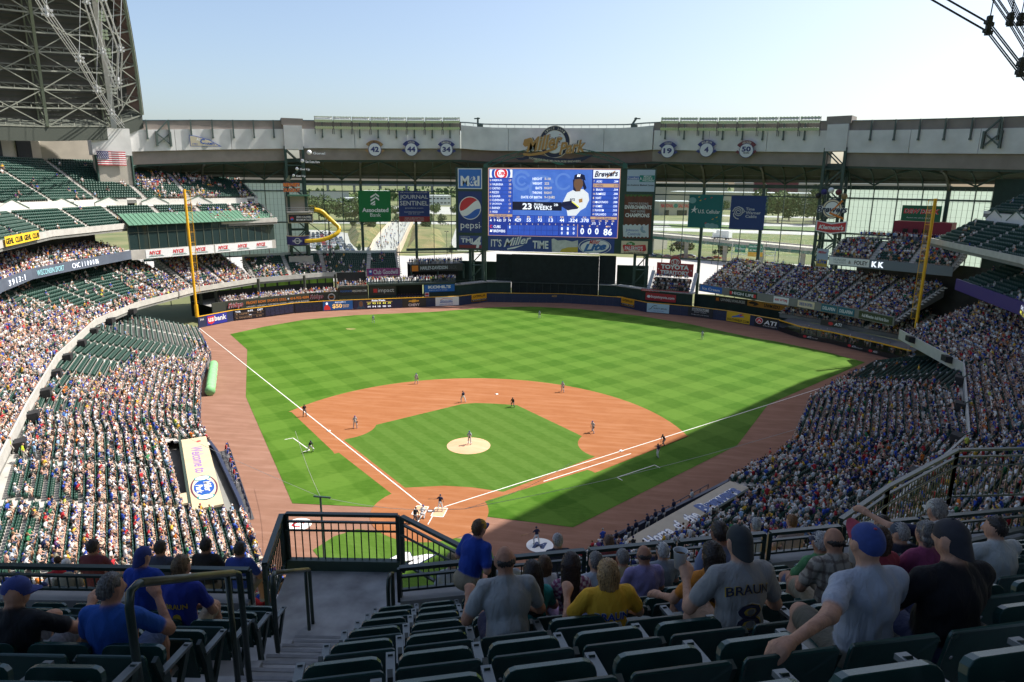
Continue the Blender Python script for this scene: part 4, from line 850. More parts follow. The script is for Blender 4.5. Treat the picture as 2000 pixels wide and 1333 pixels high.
# ------------------------------------------------------------------ seating decks
SEATS = []; PEOPLE = []            # (x, y, z, heading, deck)
SEATW = .53
def extrude_path(b, poly, prof):
    """sweep a (outward offset, z) profile along a 2-D path"""
    lines = [[(*q, z) for q in offset(poly, d)] for d, z in prof]
    for A, B in zip(lines[:-1], lines[1:]): b.strip(A, B)
    return b
def deck(name, label, front, z0, rows, p, r, sec=11., tag_='', occ=None, skip=None, parapet=None, riser_mat=None, label_stand=True, seats=True, drop=2.2, aisle_w=1.15, notch=None):
    notch = notch or {}
    t = thing(name, label, 'stand')
    b = MB(); L = [offset(front, k*p) for k in range(rows+1)]
    nsec = [max(1, round(math.dist(a, c)/sec)) for a, c in zip(front[:-1], front[1:])]
    for k in range(rows):
        z = z0+k*r; A = [(*q, z) for q in L[k]]; B = [(*q, z) for q in L[k+1]]; C = [(*q, z+r) for q in L[k+1]]
        for j in range(len(front)-1):
            if k >= notch.get(j, 0): b.strip(B[j:j+2], A[j:j+2])
            if k+1 >= notch.get(j, 0): b.strip(C[j:j+2], B[j:j+2])
    b.build('tier', riser_mat or CONC, t)
    # underside and front edge
    b = MB(); zt = z0+rows*r
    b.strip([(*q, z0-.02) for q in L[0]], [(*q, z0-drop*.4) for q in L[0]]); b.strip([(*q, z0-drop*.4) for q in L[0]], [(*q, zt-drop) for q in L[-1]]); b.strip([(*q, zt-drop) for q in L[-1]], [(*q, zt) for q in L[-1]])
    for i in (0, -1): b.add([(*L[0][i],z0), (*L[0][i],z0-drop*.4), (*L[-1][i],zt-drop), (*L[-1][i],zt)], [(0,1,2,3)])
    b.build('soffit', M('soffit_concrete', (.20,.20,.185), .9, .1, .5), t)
    if parapet:
        h, mat, dn = parapet; b = MB(); extrude_path(b, front, [(.0,z0-dn),(-.16,z0-dn),(-.16,z0+h),(.06,z0+h),(.06,z0)]); b.build('parapet', mat, t)
    # aisles: a pale flight of half steps at every section line
    st = MB()
    for j, ns in enumerate(nsec):
        for s_ in range(ns+1):
            if s_ == ns and j < len(nsec)-1: continue
            f = s_/ns
            for k in range(notch.get(j, 0), rows):
                a0 = lerp(L[k][j], L[k][j+1], f); a1 = lerp(L[k+1][j], L[k+1][j+1], f); z = z0+k*r
                d = Vector((L[k][j+1][0]-L[k][j][0], L[k][j+1][1]-L[k][j][1])); d.normalize(); w = aisle_w/2*.86
                m = lerp(a0, a1, .5)
                pts = [(m[0]-d.x*w,m[1]-d.y*w),(m[0]+d.x*w,m[1]+d.y*w),(a1[0]+d.x*w,a1[1]+d.y*w),(a1[0]-d.x*w,a1[1]-d.y*w)]
                st.prism(pts, z+.002, z+r/2)
    st = st.build('aisle_step', M('aisle_concrete', (.56,.54,.50), .9, .12, 1.), t); st['kind'] = 'stuff'
    if not seats: return t
    for k in range(rows):
        Lm = offset(front, (k+.62)*p); z = z0+k*r
        for j, ns in enumerate(nsec):
            if k < notch.get(j, 0): continue
            A, B = Lm[j], Lm[j+1]; d = Vector((B[0]-A[0], B[1]-A[1])); Ld = d.length; d /= Ld
            for s_ in range(ns):
                u0, u1 = Ld*s_/ns+aisle_w/2, Ld*(s_+1)/ns-aisle_w/2; n = int((u1-u0)/SEATW)
                if n < 1: continue
                sp = (u1-u0)/n
                for i in range(n):
                    u_ = u0+(i+.5)*sp; x, y = A[0]+d.x*u_, A[1]+d.y*u_
                    if skip and skip(x, y, k): continue
                    SEATS.append((x, y, z, math.atan2(-d.y, -d.x), tag_))
                    pr = occ(x, y, k, rows) if occ else 0
                    if random.random() < pr: PEOPLE.append((x, y, z, math.atan2(-d.y, -d.x), tag_))
    return t
from mathutils import noise as mnoise
def clump(x, y, s=6., seed=0.): return mnoise.noise(Vector((x/s+seed, y/s, seed*1.7)))   # about -0.7..0.7

# --- third base side
def occ_ll(x, y, k, n):
    c = clump(x, y, 7, 1.3)
    if y > 46-k*1.25: return .02 + (.75 if (k < 3 and y < 54) else 0) + (.5 if c > .25 and y < 30 else 0)
    if y > 18: return max(.02, (.95 if k < 9 else .62) + c*1.1 - max(0, k-8)*.07)
    return .80+c*.85 if k < 17 else .5+c
DUG_L = [(-34.6,10.9),(-31.8,12.4),(-19.4,-4.0),(-22.2,-5.8)]
def inside(px, py, poly):
    c = False; n = len(poly)
    for i in range(n):
        (x0,y0),(x1,y1) = poly[i], poly[(i+1)%n]
        if (y0 > py) != (y1 > py) and px < (x1-x0)*(py-y0)/(y1-y0)+x0: c = not c
    return c
DUG_R = [(34.4,11.2),(31.6,12.4),(18.9,-3.6),(21.6,-5.4)]
def widen(poly, k):
    cx = sum(p[0] for p in poly)/4; cy = sum(p[1] for p in poly)/4; return [(cx+(x-cx)*k, cy+(y-cy)*k) for x, y in poly]
DLW, DRW = widen(DUG_L, 1.16), widen(DUG_R, 1.16)
WELL_L = [(-31.5,8),(-33.8,16.5),(-39.5,19),(-37,11.5)]
SF_L = [(-5.5,-16.9),(-10.2,-13.6),(-17.0,-5.2),(-30.2,10.4),(-33.5,13.6),(-37.4,18.7),(-48,35.2),(-56,50.5),(-71.2,69.8)]
SF_R = [(72,71),(64.2,66.2),(56,54.3),(47.3,42.1),(40,22.6),(36.6,17.8),(30.2,9.9),(17.6,-4.4),(10.2,-13.6),(5.5,-16.9)]
deck('field_level_stand', 'sunlit third base side lower stand packed with spectators', SF_L, 1.0, 21, .85, .27, 10., 'lower_left', occ_ll, notch={2:6})
LOGE_L = [(-30,-20),(-36.6,-11.1),(-45.8,1.1),(-59.5,20.2),(-72.4,42.7),(-77,59.7),(-77.4,79)]
LOGE_LF1 = [(-77.4,79),(-71.8,95.8)]; LOGE_LF2 = [(-71.8,95.8),(-59.6,109.6),(-48.4,111.9),(-40.5,115.3)]
def occ_loge(x, y, k, n):
    c = clump(x, y, 7, 4.1)
    if y > 64: return (.9 if k < 5 else .68 if k < 10 else .35)+c*.6
    if y > 44: return (.75 if k < 3 else .06)+c*.2
    if y > 28: return (.86 if k < 6 else .3)+c*.9
    return (.82 if k < 9 else .62)+c*.8
PARA = (.75, M('parapet_white', (.47,.455,.42), .7, .1, .8), .35)
def lblab(n): return n
deck('loge_stand', 'third base side loge deck behind a white parapet', LOGE_L, 7.6, 21, .85, .42, 11., 'loge_left', occ_loge, parapet=PARA)
deck('loge_stand', 'left field corner loge deck with sparse rows beside the foul pole', LOGE_LF1, 7.6, 16, .85, .42, 9.5, 'loge_left', lambda x,y,k,n: (.88 if k < 7 else .6)+clump(x,y,5,2.)*.6, parapet=PARA)
deck('loge_stand', 'left field loge deck with mostly empty benches next to the scoreboard', LOGE_LF2, 7.6, 11, .85, .42, 9., 'loge_left', lambda x,y,k,n: ((.5 if k < 6 else .12) if x < -60 else (.55 if k < 1 else .09))+clump(x,y,4,3.)*.35, parapet=PARA)
b = MB(); extrude_path(b, LOGE_LF2, [(9.35,12.2),(9.35,13.3)]); o = b.build('back_rail_panel', M('pale_rail', (.5,.53,.52), .6)); tag(o, 'pale rail along the top of the left field benches', 'railing')
# concourse behind the lower stand and the wall below the loge
b = MB(); extrude_path(b, WALL_L[1:], [(17.85,6.67),(26,6.67)]); struct(b.build('concourse_floor', CONC), 'pale concrete concourse behind the third base side lower stand')
b = MB(); extrude_path(b, WALL_R[::-1][:-1], [(17.85,6.3),(26,6.3)]); struct(b.build('concourse_floor', CONC), 'concrete concourse behind the first base side lower stand')
CLUB_L = [(-57,5),(-74.8,27.7),(-81.6,40.4),(-83.6,50.3),(-86.8,71.5)]
deck('club_stand', 'third base side club level with drink rails above an LED ribbon', CLUB_L, 16.4, 7, .95, .34, 12., 'club_left', lambda x,y,k,n: .8+clump(x,y,5,6.)*.5)
TERR_L = [(-57.5,3),(-75.9,30.2),(-85.7,50.4),(-87.6,72.9),(-78.5,88.5),(-69.5,104.2)]
UP0 = 8.3
def occ_tl(x, y, k, n): return .0
def occ_tlf(x, y, k, n):
    if y > 84: return .35+clump(x,y,4,8.)*.9
    return .02
STEPW = M('terrace_concrete', (.50,.49,.46), .9, .1, .8)
deck('terrace_stand', 'mostly empty third base side lower terrace behind a white parapet', TERR_L, 22.2, 8, .84, .5, 11., 'terrace_left', occ_tlf, parapet=(.8, PARA[1], .35))
deck('terrace_stand', 'empty third base side upper terrace rising to the roof', offset(TERR_L, UP0), 27.8, 17, .84, .5, 13., 'terrace_left', occ_tlf)
def cross_wall(path, z0, z1, lab, gaps):
    """white wall between lower and upper terrace with vomitory openings"""
    t = thing('vomitory_wall', lab, 'wall'); pts = resample(path, 1.0); acc = 0; b = MB(); dk = MB(); rl = MB()
    for a, q in zip(pts[:-1], pts[1:]):
        L = math.dist(a, q); m = (acc % gaps)
        if m > 2.4: b.add([(*a,z0),(*q,z0),(*q,z1),(*a,z1)], [(0,1,2,3)])
        else:
            d = (offset([a,q], 1.2)); dk.add([(*d[0],z0),(*d[1],z0),(*d[1],z1),(*d[0],z1)], [(0,1,2,3)])
            b.add([(*a,z1-.2),(*q,z1-.2),(*q,z1+.3),(*a,z1+.3)], [(0,1,2,3)])
        acc += L
        for z in (z1+.5,z1+.95): rl.tube([(*a,z),(*q,z)], .03, 5, False)
    b.build('wall', M('vomitory_white', (.68,.67,.62), .7, .05, .6), t); dk.build('opening', BLACK, t); rl.build('guard_rail', GREEN2, t)
    return t
cross_wall(offset(TERR_L, UP0-.05), 26.2, 27.8, 'white wall with dark openings across the third base side terrace', 15.)
b = MB(); extrude_path(b, TERR_L, [(6.72,26.2),(UP0,26.2)]); struct(b.build('terrace_walkway', CONC), 'walkway between lower and upper terrace on the third base side')
# slanted stair walls that flank the openings
for i, (px, py) in enumerate([lerp(q0, q1, f) for q0, q1 in zip(offset(TERR_L, UP0-.1)[:-1], offset(TERR_L, UP0-.1)[1:]) for f in (.12,.6)][1:9]):
    tt = thing('vomitory_stair', 'sloping white stair wall with green coping on the third base terrace, %s from home plate' % ordn[i], 'stair', (px,py,26.2), 0, 'terrace stair walls')
    a = math.atan2(py-40, px+0); tt.rotation_euler = (0,0,a+math.pi/2)
    b = MB(); b.add([(-3.2,-.0,0),(3.2,0,0),(3.2,0,1.0),(.0,0,2.2),(-3.2,0,.5),(-3.2,.15,0),(3.2,.15,0),(3.2,.15,1.),(0,.15,2.2),(-3.2,.15,.5)], [(0,1,2,3,4),(9,8,7,6,5),(0,5,6,1),(1,6,7,2),(2,7,8,3),(3,8,9,4),(4,9,5,0)]); b.build('wall', M('vomitory_white'), tt)
    b = MB(); b.bar((-3.2,.07,.55),(0,.07,2.25),.35,.12); b.bar((0,.07,2.25),(3.2,.07,1.05),.35,.12); b.build('coping', M('coping_green', (.07,.14,.095), .6), tt)
# back wall of the left terrace
t = thing('terrace_back_wall', 'beige wall and dark openings behind the top row of the third base terrace', 'wall')
BWL = offset(TERR_L, UP0+14.9)
b = MB(); extrude_path(b, BWL, [(0,33),(0,43.5)]); b.build('wall', BEIGE, t)
b = MB(); extrude_path(b, BWL, [(-.3,42.6),(-.3,44.2),(.3,44.2)]); b.build('eave_beam', GREEN, t)
for f, w in ((.35,5.),(.62,3.5),(.85,4.)):
    for (a, q) in list(zip(BWL[:-1], BWL[1:]))[:3]:
        p = lerp(a, q, f); dd = math.atan2(q[1]-a[1], q[0]-a[0]); o = MB().box(-w/2,-.35,36.6,w/2,-.05,40.2).build('opening', M('dark_opening', (.03,.035,.04), .8), t); o.location = (p[0],p[1],0); o.rotation_euler = (0,0,dd)
# club fascia LED ribbon and the boards on it
def ribbon(name, lab, path, z0, z1, mat, out=.25):
    t = thing(name, lab, 'LED ribbon'); b = MB(); extrude_path(b, path, [(-out+.3,z0),(-out,z0),(-out,z1),(-out+.3,z1)]); b.build('ribbon', mat, t); return t
RIB = M('ribbon_led_grey', (.10,.12,.16), .4, .15, .3, emit=.05)
ribbon('led_ribbon', 'grey blue LED ribbon along the third base club front', CLUB_L, 15.4, 17.2, RIB)
def ribbon_text(path, seg, f0, f1, z0, z1, s, mat, out=.3, name='ribbon_sign', lab='', base=None, bold=.02):
    a, q = offset(path, -out)[seg], offset(path, -out)[seg+1]; p0, p1 = lerp(a,q,f0), lerp(a,q,f1)
    g = Sign(name, lab, 'sign', p0, p1, z0, z1)
    if base: g.box('panel', 0,0,g.w,g.h, base, d=.04)
    g.text(s, .2,.2*g.h,g.w-.2,.8*g.h, mat, .05, bold); return g
# paths run outwards from home: seen from the field they read right to left on the left side, so swap ends
def rt(path, seg, f0, f1, *a, **k):
    P = list(path); return ribbon_text([P[seg], P[seg+1]], 0, f0, f1, *a, **k)
g = rt(CLUB_L, 1, .2, .75, 15.5, 17.1, '3 9 1 3 : 1', LEDW, name='ribbon_scores', lab='white score figures lit on the third base club ribbon')
g = rt(CLUB_L, 2, .1, .9, 15.5, 17.1, 'WISCONSIN SPORT', M('led_cyan', (.3,.6,.65), .4, emit=.4), name='ribbon_scores', lab='pale cyan words lit on the third base club ribbon', bold=0.)
g = rt(CLUB_L, 3, .05, .45, 15.5, 17.1, 'CHC 1 1 0 0 0 86', LEDW, name='ribbon_scores', lab='game line score lit on the club ribbon left of the glass restaurant', bold=.0)
g = rt(TERR_L, 1, .02, .66, 22.0, 23.5, 'GEHL  CLUB  GEHL  CLUB', BK, out=.5, name='club_banner', lab='yellow banner with black club lettering on the terrace front', base=M('banner_yellow', (.80,.52,.03), .6))
# glass fronted restaurant below the left terrace
t = thing('glass_restaurant', 'glass fronted restaurant box with a ribbed green canopy in left field', 'building')
RS = [(-86.8,71.5),(-78,88.6),(-70.6,104.5)]
b = MB(); extrude_path(b, RS, [(.3,17.2),(-.3,17.2),(-.3,15.1),(6,15.1)]); b.build('floor_band', CONC, t)
b = MB(); extrude_path(b, RS, [(-.9,22.6),(3.6,24.9),(3.6,24.6),(-.8,22.45)]); b.build('canopy', M('canopy_green', (.085,.20,.13), .5, .06, .5), t)
for pt in resample(RS, 1.1):
    pass
rb = MB(); A = resample(offset(RS,-.9), 1.0); B = resample(offset(RS,3.6), 1.0*len(A)/len(A)); n = min(len(A), len(B))
for i in range(len(A)):
    q = B[min(len(B)-1, round(i*(len(B)-1)/(len(A)-1)))]; rb.bar((*A[i],22.66),(*q,24.96),.08,.1)
rb.build('canopy_rib', M('canopy_green'), t)
DGL = M('dark_glass', (.025,.045,.045), .08, spec=.9)
for i, (a, q) in enumerate(zip(RS[:-1], RS[1:])):
    n = 9
    for k in range(n):
        p0, p1 = lerp(a,q,k/n), lerp(a,q,(k+1)/n); m = Matrix.Translation((*p0,0)) @ Matrix.Rotation(math.atan2(q[1]-a[1],q[0]-a[0]),4,'Z'); L = math.dist(p0,p1)
        MB().box(.06,0,17.25,L-.06,.06,20.9,m).build('pane', DGL, t); MB().box(.06,0,21.0,L-.06,.06,22.4,m).build('pane', DGL, t)
        MB().box(-.06,-.1,17.2,.06,.12,22.5,m).build('mullion', M('mullion_olive', (.10,.12,.09), .5), t)
b = MB(); extrude_path(b, RS, [(-.08,20.9),(-.08,21.0),(.1,21.0)]); b.build('transom', M('mullion_olive'), t)
for i, (seg, f0, f1) in enumerate(((0,.18,.38),(0,.48,.68),(0,.78,.97),(1,.14,.36),(1,.46,.66),(1,.78,.97))):
    g = rt(RS, seg, f0, f1, 15.2, 17.1, '', WT, out=.45, name='window_maker_board', lab='white board with red slanted letters on the restaurant front, number %d from the left' % (i+1), base=M('board_white', (.75,.76,.77), .5)) if False else None
for seg in (0,1):
    a, q = offset(RS,-.36)[seg], offset(RS,-.36)[seg+1]; g = Sign('window_maker_banner', 'white banner with repeated red slanted letters, %s half of the restaurant front' % ('left','right')[seg], 'banner', lerp(a,q,.16 if seg == 0 else .01), lerp(a,q,.99 if seg == 0 else .93), 15.2, 17.1)
    g.box('cloth', 0,0,g.w,g.h, M('board_white', (.75,.76,.77), .5), d=.04)
    for k in range(3):
        x = g.w*(.05+k*.33); g.text('NYCE', x,.75,x+2.6,1.6, SRED, .05,.04,.2); g.box('green_dash', x-.2,.35,x+3.2,.42, M('sign_green', (.01,.2,.16), .5), .05,.02); g.text('WINDOW FOODS', x+.1,.42,x+2.9,.68, BK, .06)

# --- first base side
def occ_lr(x, y, k, n):
    c = clump(x, y, 7, 9.3)
    if y > 52-k*.9: return (.6 if k < 2 and y < 58 else .03)
    return .86+c*.8 if k < 16 else .7+c*.7
deck('field_level_stand', 'shaded first base side lower stand full of spectators', SF_R, .9, 21, .85, .26, 10., 'lower_right', occ_lr, notch={6:6})
LOGE_R = [(68.2,65.6),(68.1,42.6),(54.6,12.1),(41.4,-4.8),(30,-19.2)]
PARB = (.9, M('parapet_grey', (.50,.49,.45), .7, .06, .8), .8)
deck('loge_stand', 'first base side loge deck behind a bent white parapet', LOGE_R, 6.7, 21, .85, .42, 11., 'loge_right', lambda x,y,k,n: (.92 if k < 15 else .75)+clump(x,y,6,11.)*.5, parapet=PARB)
RFL = [(39.2,115.7),(58.6,96.3),(67.6,85.5),(72,78)]
deck('loge_stand', 'right field loge deck crowded with spectators behind a row of boards', RFL, 6.7, 15, .85, .42, 9., 'loge_rf', lambda x,y,k,n: .93+clump(x,y,5,12.)*.4, parapet=(.9, M('rf_fascia', (.22,.22,.2), .7, .1, .6), 1.0))
RFW = [(55.8,100.2),(64.5,92.5),(75,80)]
deck('field_level_stand', 'dark right field lower rows tucked under the loge deck', RFW, 3.4, 12, .85, .3, 9., 'lower_rf', lambda x,y,k,n: (.88 if k < 8 else .6)+clump(x,y,4,13.)*.4)
b = MB(); extrude_path(b, offset(pf,0.) , [(.5,2.2),(3.4,2.9)]); tag(b.build('picnic_roof', M('picnic_roof_grey', (.17,.16,.15), .8, .1, .6)), 'grey boarded roof above the right field picnic area', 'roof')
CLUB_R = [(76.4,66),(74,41.7),(66,22)]
deck('club_stand', 'empty green seats of the first base club level above a purple LED ribbon', CLUB_R, 16.2, 9, .85, .42, 8., 'club_right', lambda x,y,k,n: .04)
ribbon('led_ribbon', 'purple LED ribbon along the first base club front', CLUB_R, 15.0, 16.9, M('ribbon_led_purple', (.022,.014,.10), .4, emit=.14))
RFC = [(64.2,96.6),(71,91.6),(82.6,81.4)]
deck('club_stand', 'right field club seats beside the lattice tower', RFC, 17.2, 8, .85, .45, 6.5, 'club_rf', lambda x,y,k,n: .6+clump(x,y,4,15.)*.7)
ribbon('led_ribbon', 'slate blue LED ribbon below the right field club seats', RFC, 15.4, 17.3, M('ribbon_led_slate', (.09,.12,.16), .4, emit=.04))
TERR_R = [(77.3,80.6),(74.7,45.2),(62,8)]
deck('terrace_stand', 'empty first base side lower terrace with a jutting white front edge', TERR_R, 22.2, 8, .84, .5, 9., 'terrace_right', lambda x,y,k,n: .03, parapet=(.6, PARA[1], .35))
deck('terrace_stand', 'empty first base side upper terrace above white stair walls', offset(TERR_R, UP0), 27.8, 17, .84, .5, 11., 'terrace_right', lambda x,y,k,n: .35 if (y < 66 and k < 4) else .01)
cross_wall(offset(TERR_R, UP0-.05), 26.2, 27.8, 'white wall with dark openings across the first base side terrace', 13.)
b = MB(); extrude_path(b, TERR_R, [(6.72,26.2),(UP0,26.2)]); struct(b.build('terrace_walkway', CONC), 'walkway between lower and upper terrace on the first base side')
for i, f in enumerate((.12,.34,.62,.84)):
    a, q = offset(TERR_R, UP0-.1)[:2]; px, py = lerp(a, q, f)
    tt = thing('vomitory_stair', 'sloping white stair wall with green coping on the first base terrace, %s from the outfield' % ordn[i], 'stair', (px,py,26.2), R(-94), 'terrace stair walls')
    b = MB(); b.add([(-3.,-.0,0),(3.,0,0),(3.,0,1.0),(.0,0,2.2),(-3.,0,.5),(-3.,.15,0),(3.,.15,0),(3.,.15,1.),(0,.15,2.2),(-3.,.15,.5)], [(0,1,2,3,4),(9,8,7,6,5),(0,5,6,1),(1,6,7,2),(2,7,8,3),(3,8,9,4),(4,9,5,0)]); b.build('wall', M('vomitory_white'), tt)
    b = MB(); b.bar((-3.,.07,.55),(0,.07,2.25),.35,.12); b.bar((0,.07,2.25),(3.,.07,1.05),.35,.12); b.build('coping', M('coping_green'), tt)
t = thing('terrace_back_wall', 'dark green service wall behind the top of the first base terrace', 'wall')
b = MB(); extrude_path(b, offset(TERR_R, UP0+14.9), [(0,33),(0,43.5)]); b.build('wall', DARKG, t)
b = MB(); extrude_path(b, [(95,97),(98,86)], [(0,12),(0,34)]); b.build('end_wall', DARKG, t)
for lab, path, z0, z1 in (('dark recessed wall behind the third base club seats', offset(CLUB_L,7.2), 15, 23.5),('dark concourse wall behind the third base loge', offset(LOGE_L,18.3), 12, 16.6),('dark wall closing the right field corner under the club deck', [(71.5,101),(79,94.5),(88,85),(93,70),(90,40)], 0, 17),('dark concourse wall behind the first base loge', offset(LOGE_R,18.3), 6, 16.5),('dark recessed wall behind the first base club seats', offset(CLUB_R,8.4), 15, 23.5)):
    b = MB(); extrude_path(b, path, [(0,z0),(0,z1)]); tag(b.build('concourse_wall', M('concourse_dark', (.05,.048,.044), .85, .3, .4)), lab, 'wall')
# ------------------------------------------------------------------ parked roof panels
ROOFM = M('roof_decking', (.075,.073,.066), .8, .12, .3)
def roof_panel(name, label, starts, tops, z0s, z1s, n=10, trusses=True, ribs=(0,1,2), sgn=-1, inplan=None):
    t = thing(name, label, 'roof'); m = len(starts)
    def S(j, q):
        a, c = starts[j], tops[j]; th = q*math.pi/2; f = 1-math.cos(th); return Vector((a[0]+(c[0]-a[0])*f, a[1]+(c[1]-a[1])*f, z0s[j]+(z1s[j]-z0s[j])*math.sin(th)))
    P = [[S(j, i/n) for i in range(n+1)] for j in range(m)]
    out = Vector((sgn*2.2,0,1.5))
    for j in range(m-1):
        b = MB(); b.strip([p+out for p in P[j]], [p+out for p in P[j+1]]); b.build('roof_deck', ROOFM, t)
    for j in range(m-1): b = MB(); b.strip([P[j][0],P[j+1][0]], [P[j][0]+out*1.6,P[j+1][0]+out*1.6]); b.strip([P[j][0]-Vector((0,0,3)),P[j+1][0]-Vector((0,0,3))], [P[j][0],P[j+1][0]]); b.build('eave', M('truss_green', (.05,.06,.048), .7), t)
    for j in range(m):
        w = .55 if j % 2 == 0 else .35
        for i in range(n):
            b = MB(); b.bar(P[j][i], P[j][i+1], w, w*1.5); b.bar(P[j][i]+out*.85, P[j][i+1]+out*.85, .3)
            b.bar(P[j][i], P[j][i+1]+out*.85, .2); b.bar(P[j][i]+out*.85, P[j][i], .2); b.build('arch_rib', M('roof_rib_green', (.17,.20,.145), .6), t)
    if trusses:
        for i in range(0, n+1):
            b = MB()
            for j in range(m-1):
                A, B = P[j][i], P[j+1][i]; b.bar(A, B, .22, .3); b.bar(A+out*.7, B+out*.7, .2); k = max(2, int((B-A).length/2.4))
                for q in range(k):
                    p0 = A.lerp(B, q/k); p1 = A.lerp(B, (q+1)/k); mid = p0.lerp(p1, .5)+out*.7; b.bar(p0, mid, .15); b.bar(mid, p1, .15)
            b.build('purlin_truss', M('truss_pale', (.20,.21,.175), .6), t)
        for j in range(m-1):                        # sway bracing
            b = MB()
            for i in range(0, n-2, 2): b.bar(P[j][i], P[j+1][i+2], .2); b.bar(P[j+1][i], P[j][i+2], .2)
            b.build('sway_brace', M('truss_pale'), t)
        for i in range(0, n):                       # fine purlins in between
            b = MB()
            for j in range(m-1):
                for f in (.25,.5,.75): b.bar(P[j][i].lerp(P[j][i+1], f)+out*.9, P[j+1][i].lerp(P[j+1][i+1], f)+out*.9, .14)
            b.build('purlin', M('truss_green'), t)
    return t, P
st = [(-94,90),(-97.5,84),(-103,72),(-108,60),(-112,48),(-115,33),(-116,15),(-114,-5)]
tp = [(-74,52),(-73,46),(-70,36),(-67,26),(-63,15),(-58,2),(-52,-14),(-45,-30)]
tL, PL_ = roof_panel('roof_panel', 'huge trussed roof panel parked above the third base side', st, tp, [47,44,43,42.5,42.5,42.5,42.5,42.5], [93,92,90,88,86,85,84,82], n=20)
b = MB(); b.strip([p+Vector((.3,.3,0)) for p in PL_[0]], [p+Vector((-2.5,-1,1.8)) for p in PL_[0]]); b.build('end_fascia', M('roof_end_red', (.16,.10,.09), .7), tL)
for i in range(len(PL_[0])-1):
    pass
# light bank on the second arch
c = MB()
for i in range(2, 15):
    for k in range(3):
        p = PL_[1][i].lerp(PL_[1][i+1], k/5)+Vector((1.6,-.6,-.4)); d = Vector((.7,-.5,-.5)).normalized()
        c.tube([p-d*.25, p+d*.2], [.12,.36], 8); c.tube([p-d*.25+Vector((.5,.4,0)), p+d*.2+Vector((.5,.4,0))], [.12,.36], 8)
o = c.build('floodlight', M('lamp_housing'), tL); o['kind'] = 'stuff'
b = MB()
for i in range(0, 18): 
    p, q = PL_[1][i]+Vector((1.2,-.8,-.6)), PL_[1][i+1]+Vector((1.2,-.8,-.6)); b.bar(p, q, 1.1, .1); b.bar(p+Vector((.5,0,1)), q+Vector((.5,0,1)), .08); b.bar(p+Vector((-.5,0,1)), q+Vector((-.5,0,1)), .08); b.bar(p, p+Vector((0,0,1)), .07)
b.build('catwalk', STEEL, tL)
# tie rods with clamp nodes
def tie(name, lab, pts, hang=None, r=.09, mat=None, parent=None, gap=.6, side=(0,0,1)):
    t = thing(name, lab, 'cable'); mat = mat or STEEL; sd = Vector(side)
    for k, (dx, dz) in enumerate(((-1,-1),(1,-1),(-1,1),(1,1))):
        q = MB(); q.tube([Vector(p)+sd.cross(Vector((0,0,1)))*0+Vector((dx*gap*.45, dx*gap*.45, dz*gap*.55)) for p in pts], r, 6); q.build('rod', mat, t)
    for p in pts[1:-1]:
        b = MB(); p = Vector(p); b.box(p.x-.18,p.y-.18,p.z-gap,p.x+.18,p.y+.18,p.z+gap*1.5)
        for dz in (-.55,.55): b.bar(p+Vector((-gap*.85,-gap*.85,dz*gap)), p+Vector((gap*.85,gap*.85,dz*gap)), .3, .28)
        b.build('clamp', mat, t)
        if hang: MB().tube([p+Vector((0,0,gap)), p+Vector(hang)], .05, 5).build('hanger', mat, t)
    return t
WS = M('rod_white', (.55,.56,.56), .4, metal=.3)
tie('tie_rods', 'bundle of pale tie rods nearest the girder end under the third base roof', [(-97,87,44),(-90,75,46),(-82.5,62.5,49),(-74,49,52),(-63,31,55),(-45,5,58)], (2,3,26), .085, WS)
tie('tie_rods', 'bundle of pale tie rods in the middle of the third base roof', [(-95.5,85,48),(-89,77,52.5),(-80,67,57),(-70,51,62),(-55,27,67)], (2,3,24), .085, WS)
tie('tie_rods', 'bundle of pale tie rods highest under the third base roof edge', [(-94.5,83.5,52),(-89.5,74,58),(-82,62,64.5),(-72,46,72)], (1,2,20), .085, WS)
DK = M('rod_silhouette', (.02,.024,.026), .6)  # near-black colour puts the rods' backlit silhouette shade into the material
# --- first base side: the parked panel that shades the stands and the camera's terrace
CABR = [((40.1,9,50.7),(47.3,6,45.4),(49.3,4,41.8),(51.3,2,38.4)),((49.2,12,50.2),(50.8,10,46.7),(52,8,43.4)),((52.6,16,51.1),(53.6,14,47.5),(54.7,12,44.1))]
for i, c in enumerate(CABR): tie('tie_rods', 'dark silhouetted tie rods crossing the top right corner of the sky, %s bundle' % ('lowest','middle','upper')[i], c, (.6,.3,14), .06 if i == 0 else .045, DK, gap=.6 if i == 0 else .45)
t = thing('roof_panel', 'trussed roof panel parked above the first base side that shades the stands', 'roof')
IE = [(105,95,50),(103,92,58),(96.4,81.6,69.5),(84.8,63.2,75.6),(74.2,46.6,82),(65,32,84.4),(40,-7,88),(10,-54,92),(-12,-88,92)]
OE = [(x+62,y-39,z-34 if i > 1 else 44) for i, (x,y,z) in enumerate(IE)]
for i in range(len(IE)-1):
    b = MB(); A, B, C, D = (Vector(q) for q in (IE[i], IE[i+1], OE[i+1], OE[i])); n = 6
    for k in range(n):
        p0, p1, q0, q1 = A.lerp(D,k/n), A.lerp(D,(k+1)/n), B.lerp(C,k/n), B.lerp(C,(k+1)/n); bl = lambda f: Vector((0,0,9*math.sin(math.pi*f)))
        b.add([p0+bl(k/n), q0+bl(k/n), q1+bl((k+1)/n), p1+bl((k+1)/n)], [(0,1,2,3)])
    b.build('roof_deck', ROOFM, t)
    b = MB(); b.bar(A, B, .8, 1.6); b.build('edge_truss', M('roof_rib_green'), t)
    b = MB()
    for k in range(n): b.bar(A.lerp(D,k/n)+Vector((0,0,9*math.sin(math.pi*k/n)-.8)), A.lerp(D,(k+1)/n)+Vector((0,0,9*math.sin(math.pi*(k+1)/n)-.8)), .5, .9)
    b.build('arch_rib', M('roof_rib_green'), t)
EXTRA_PEOPLE = []; N_FG_PEOPLE = 40; N_FG_SEATS = 110
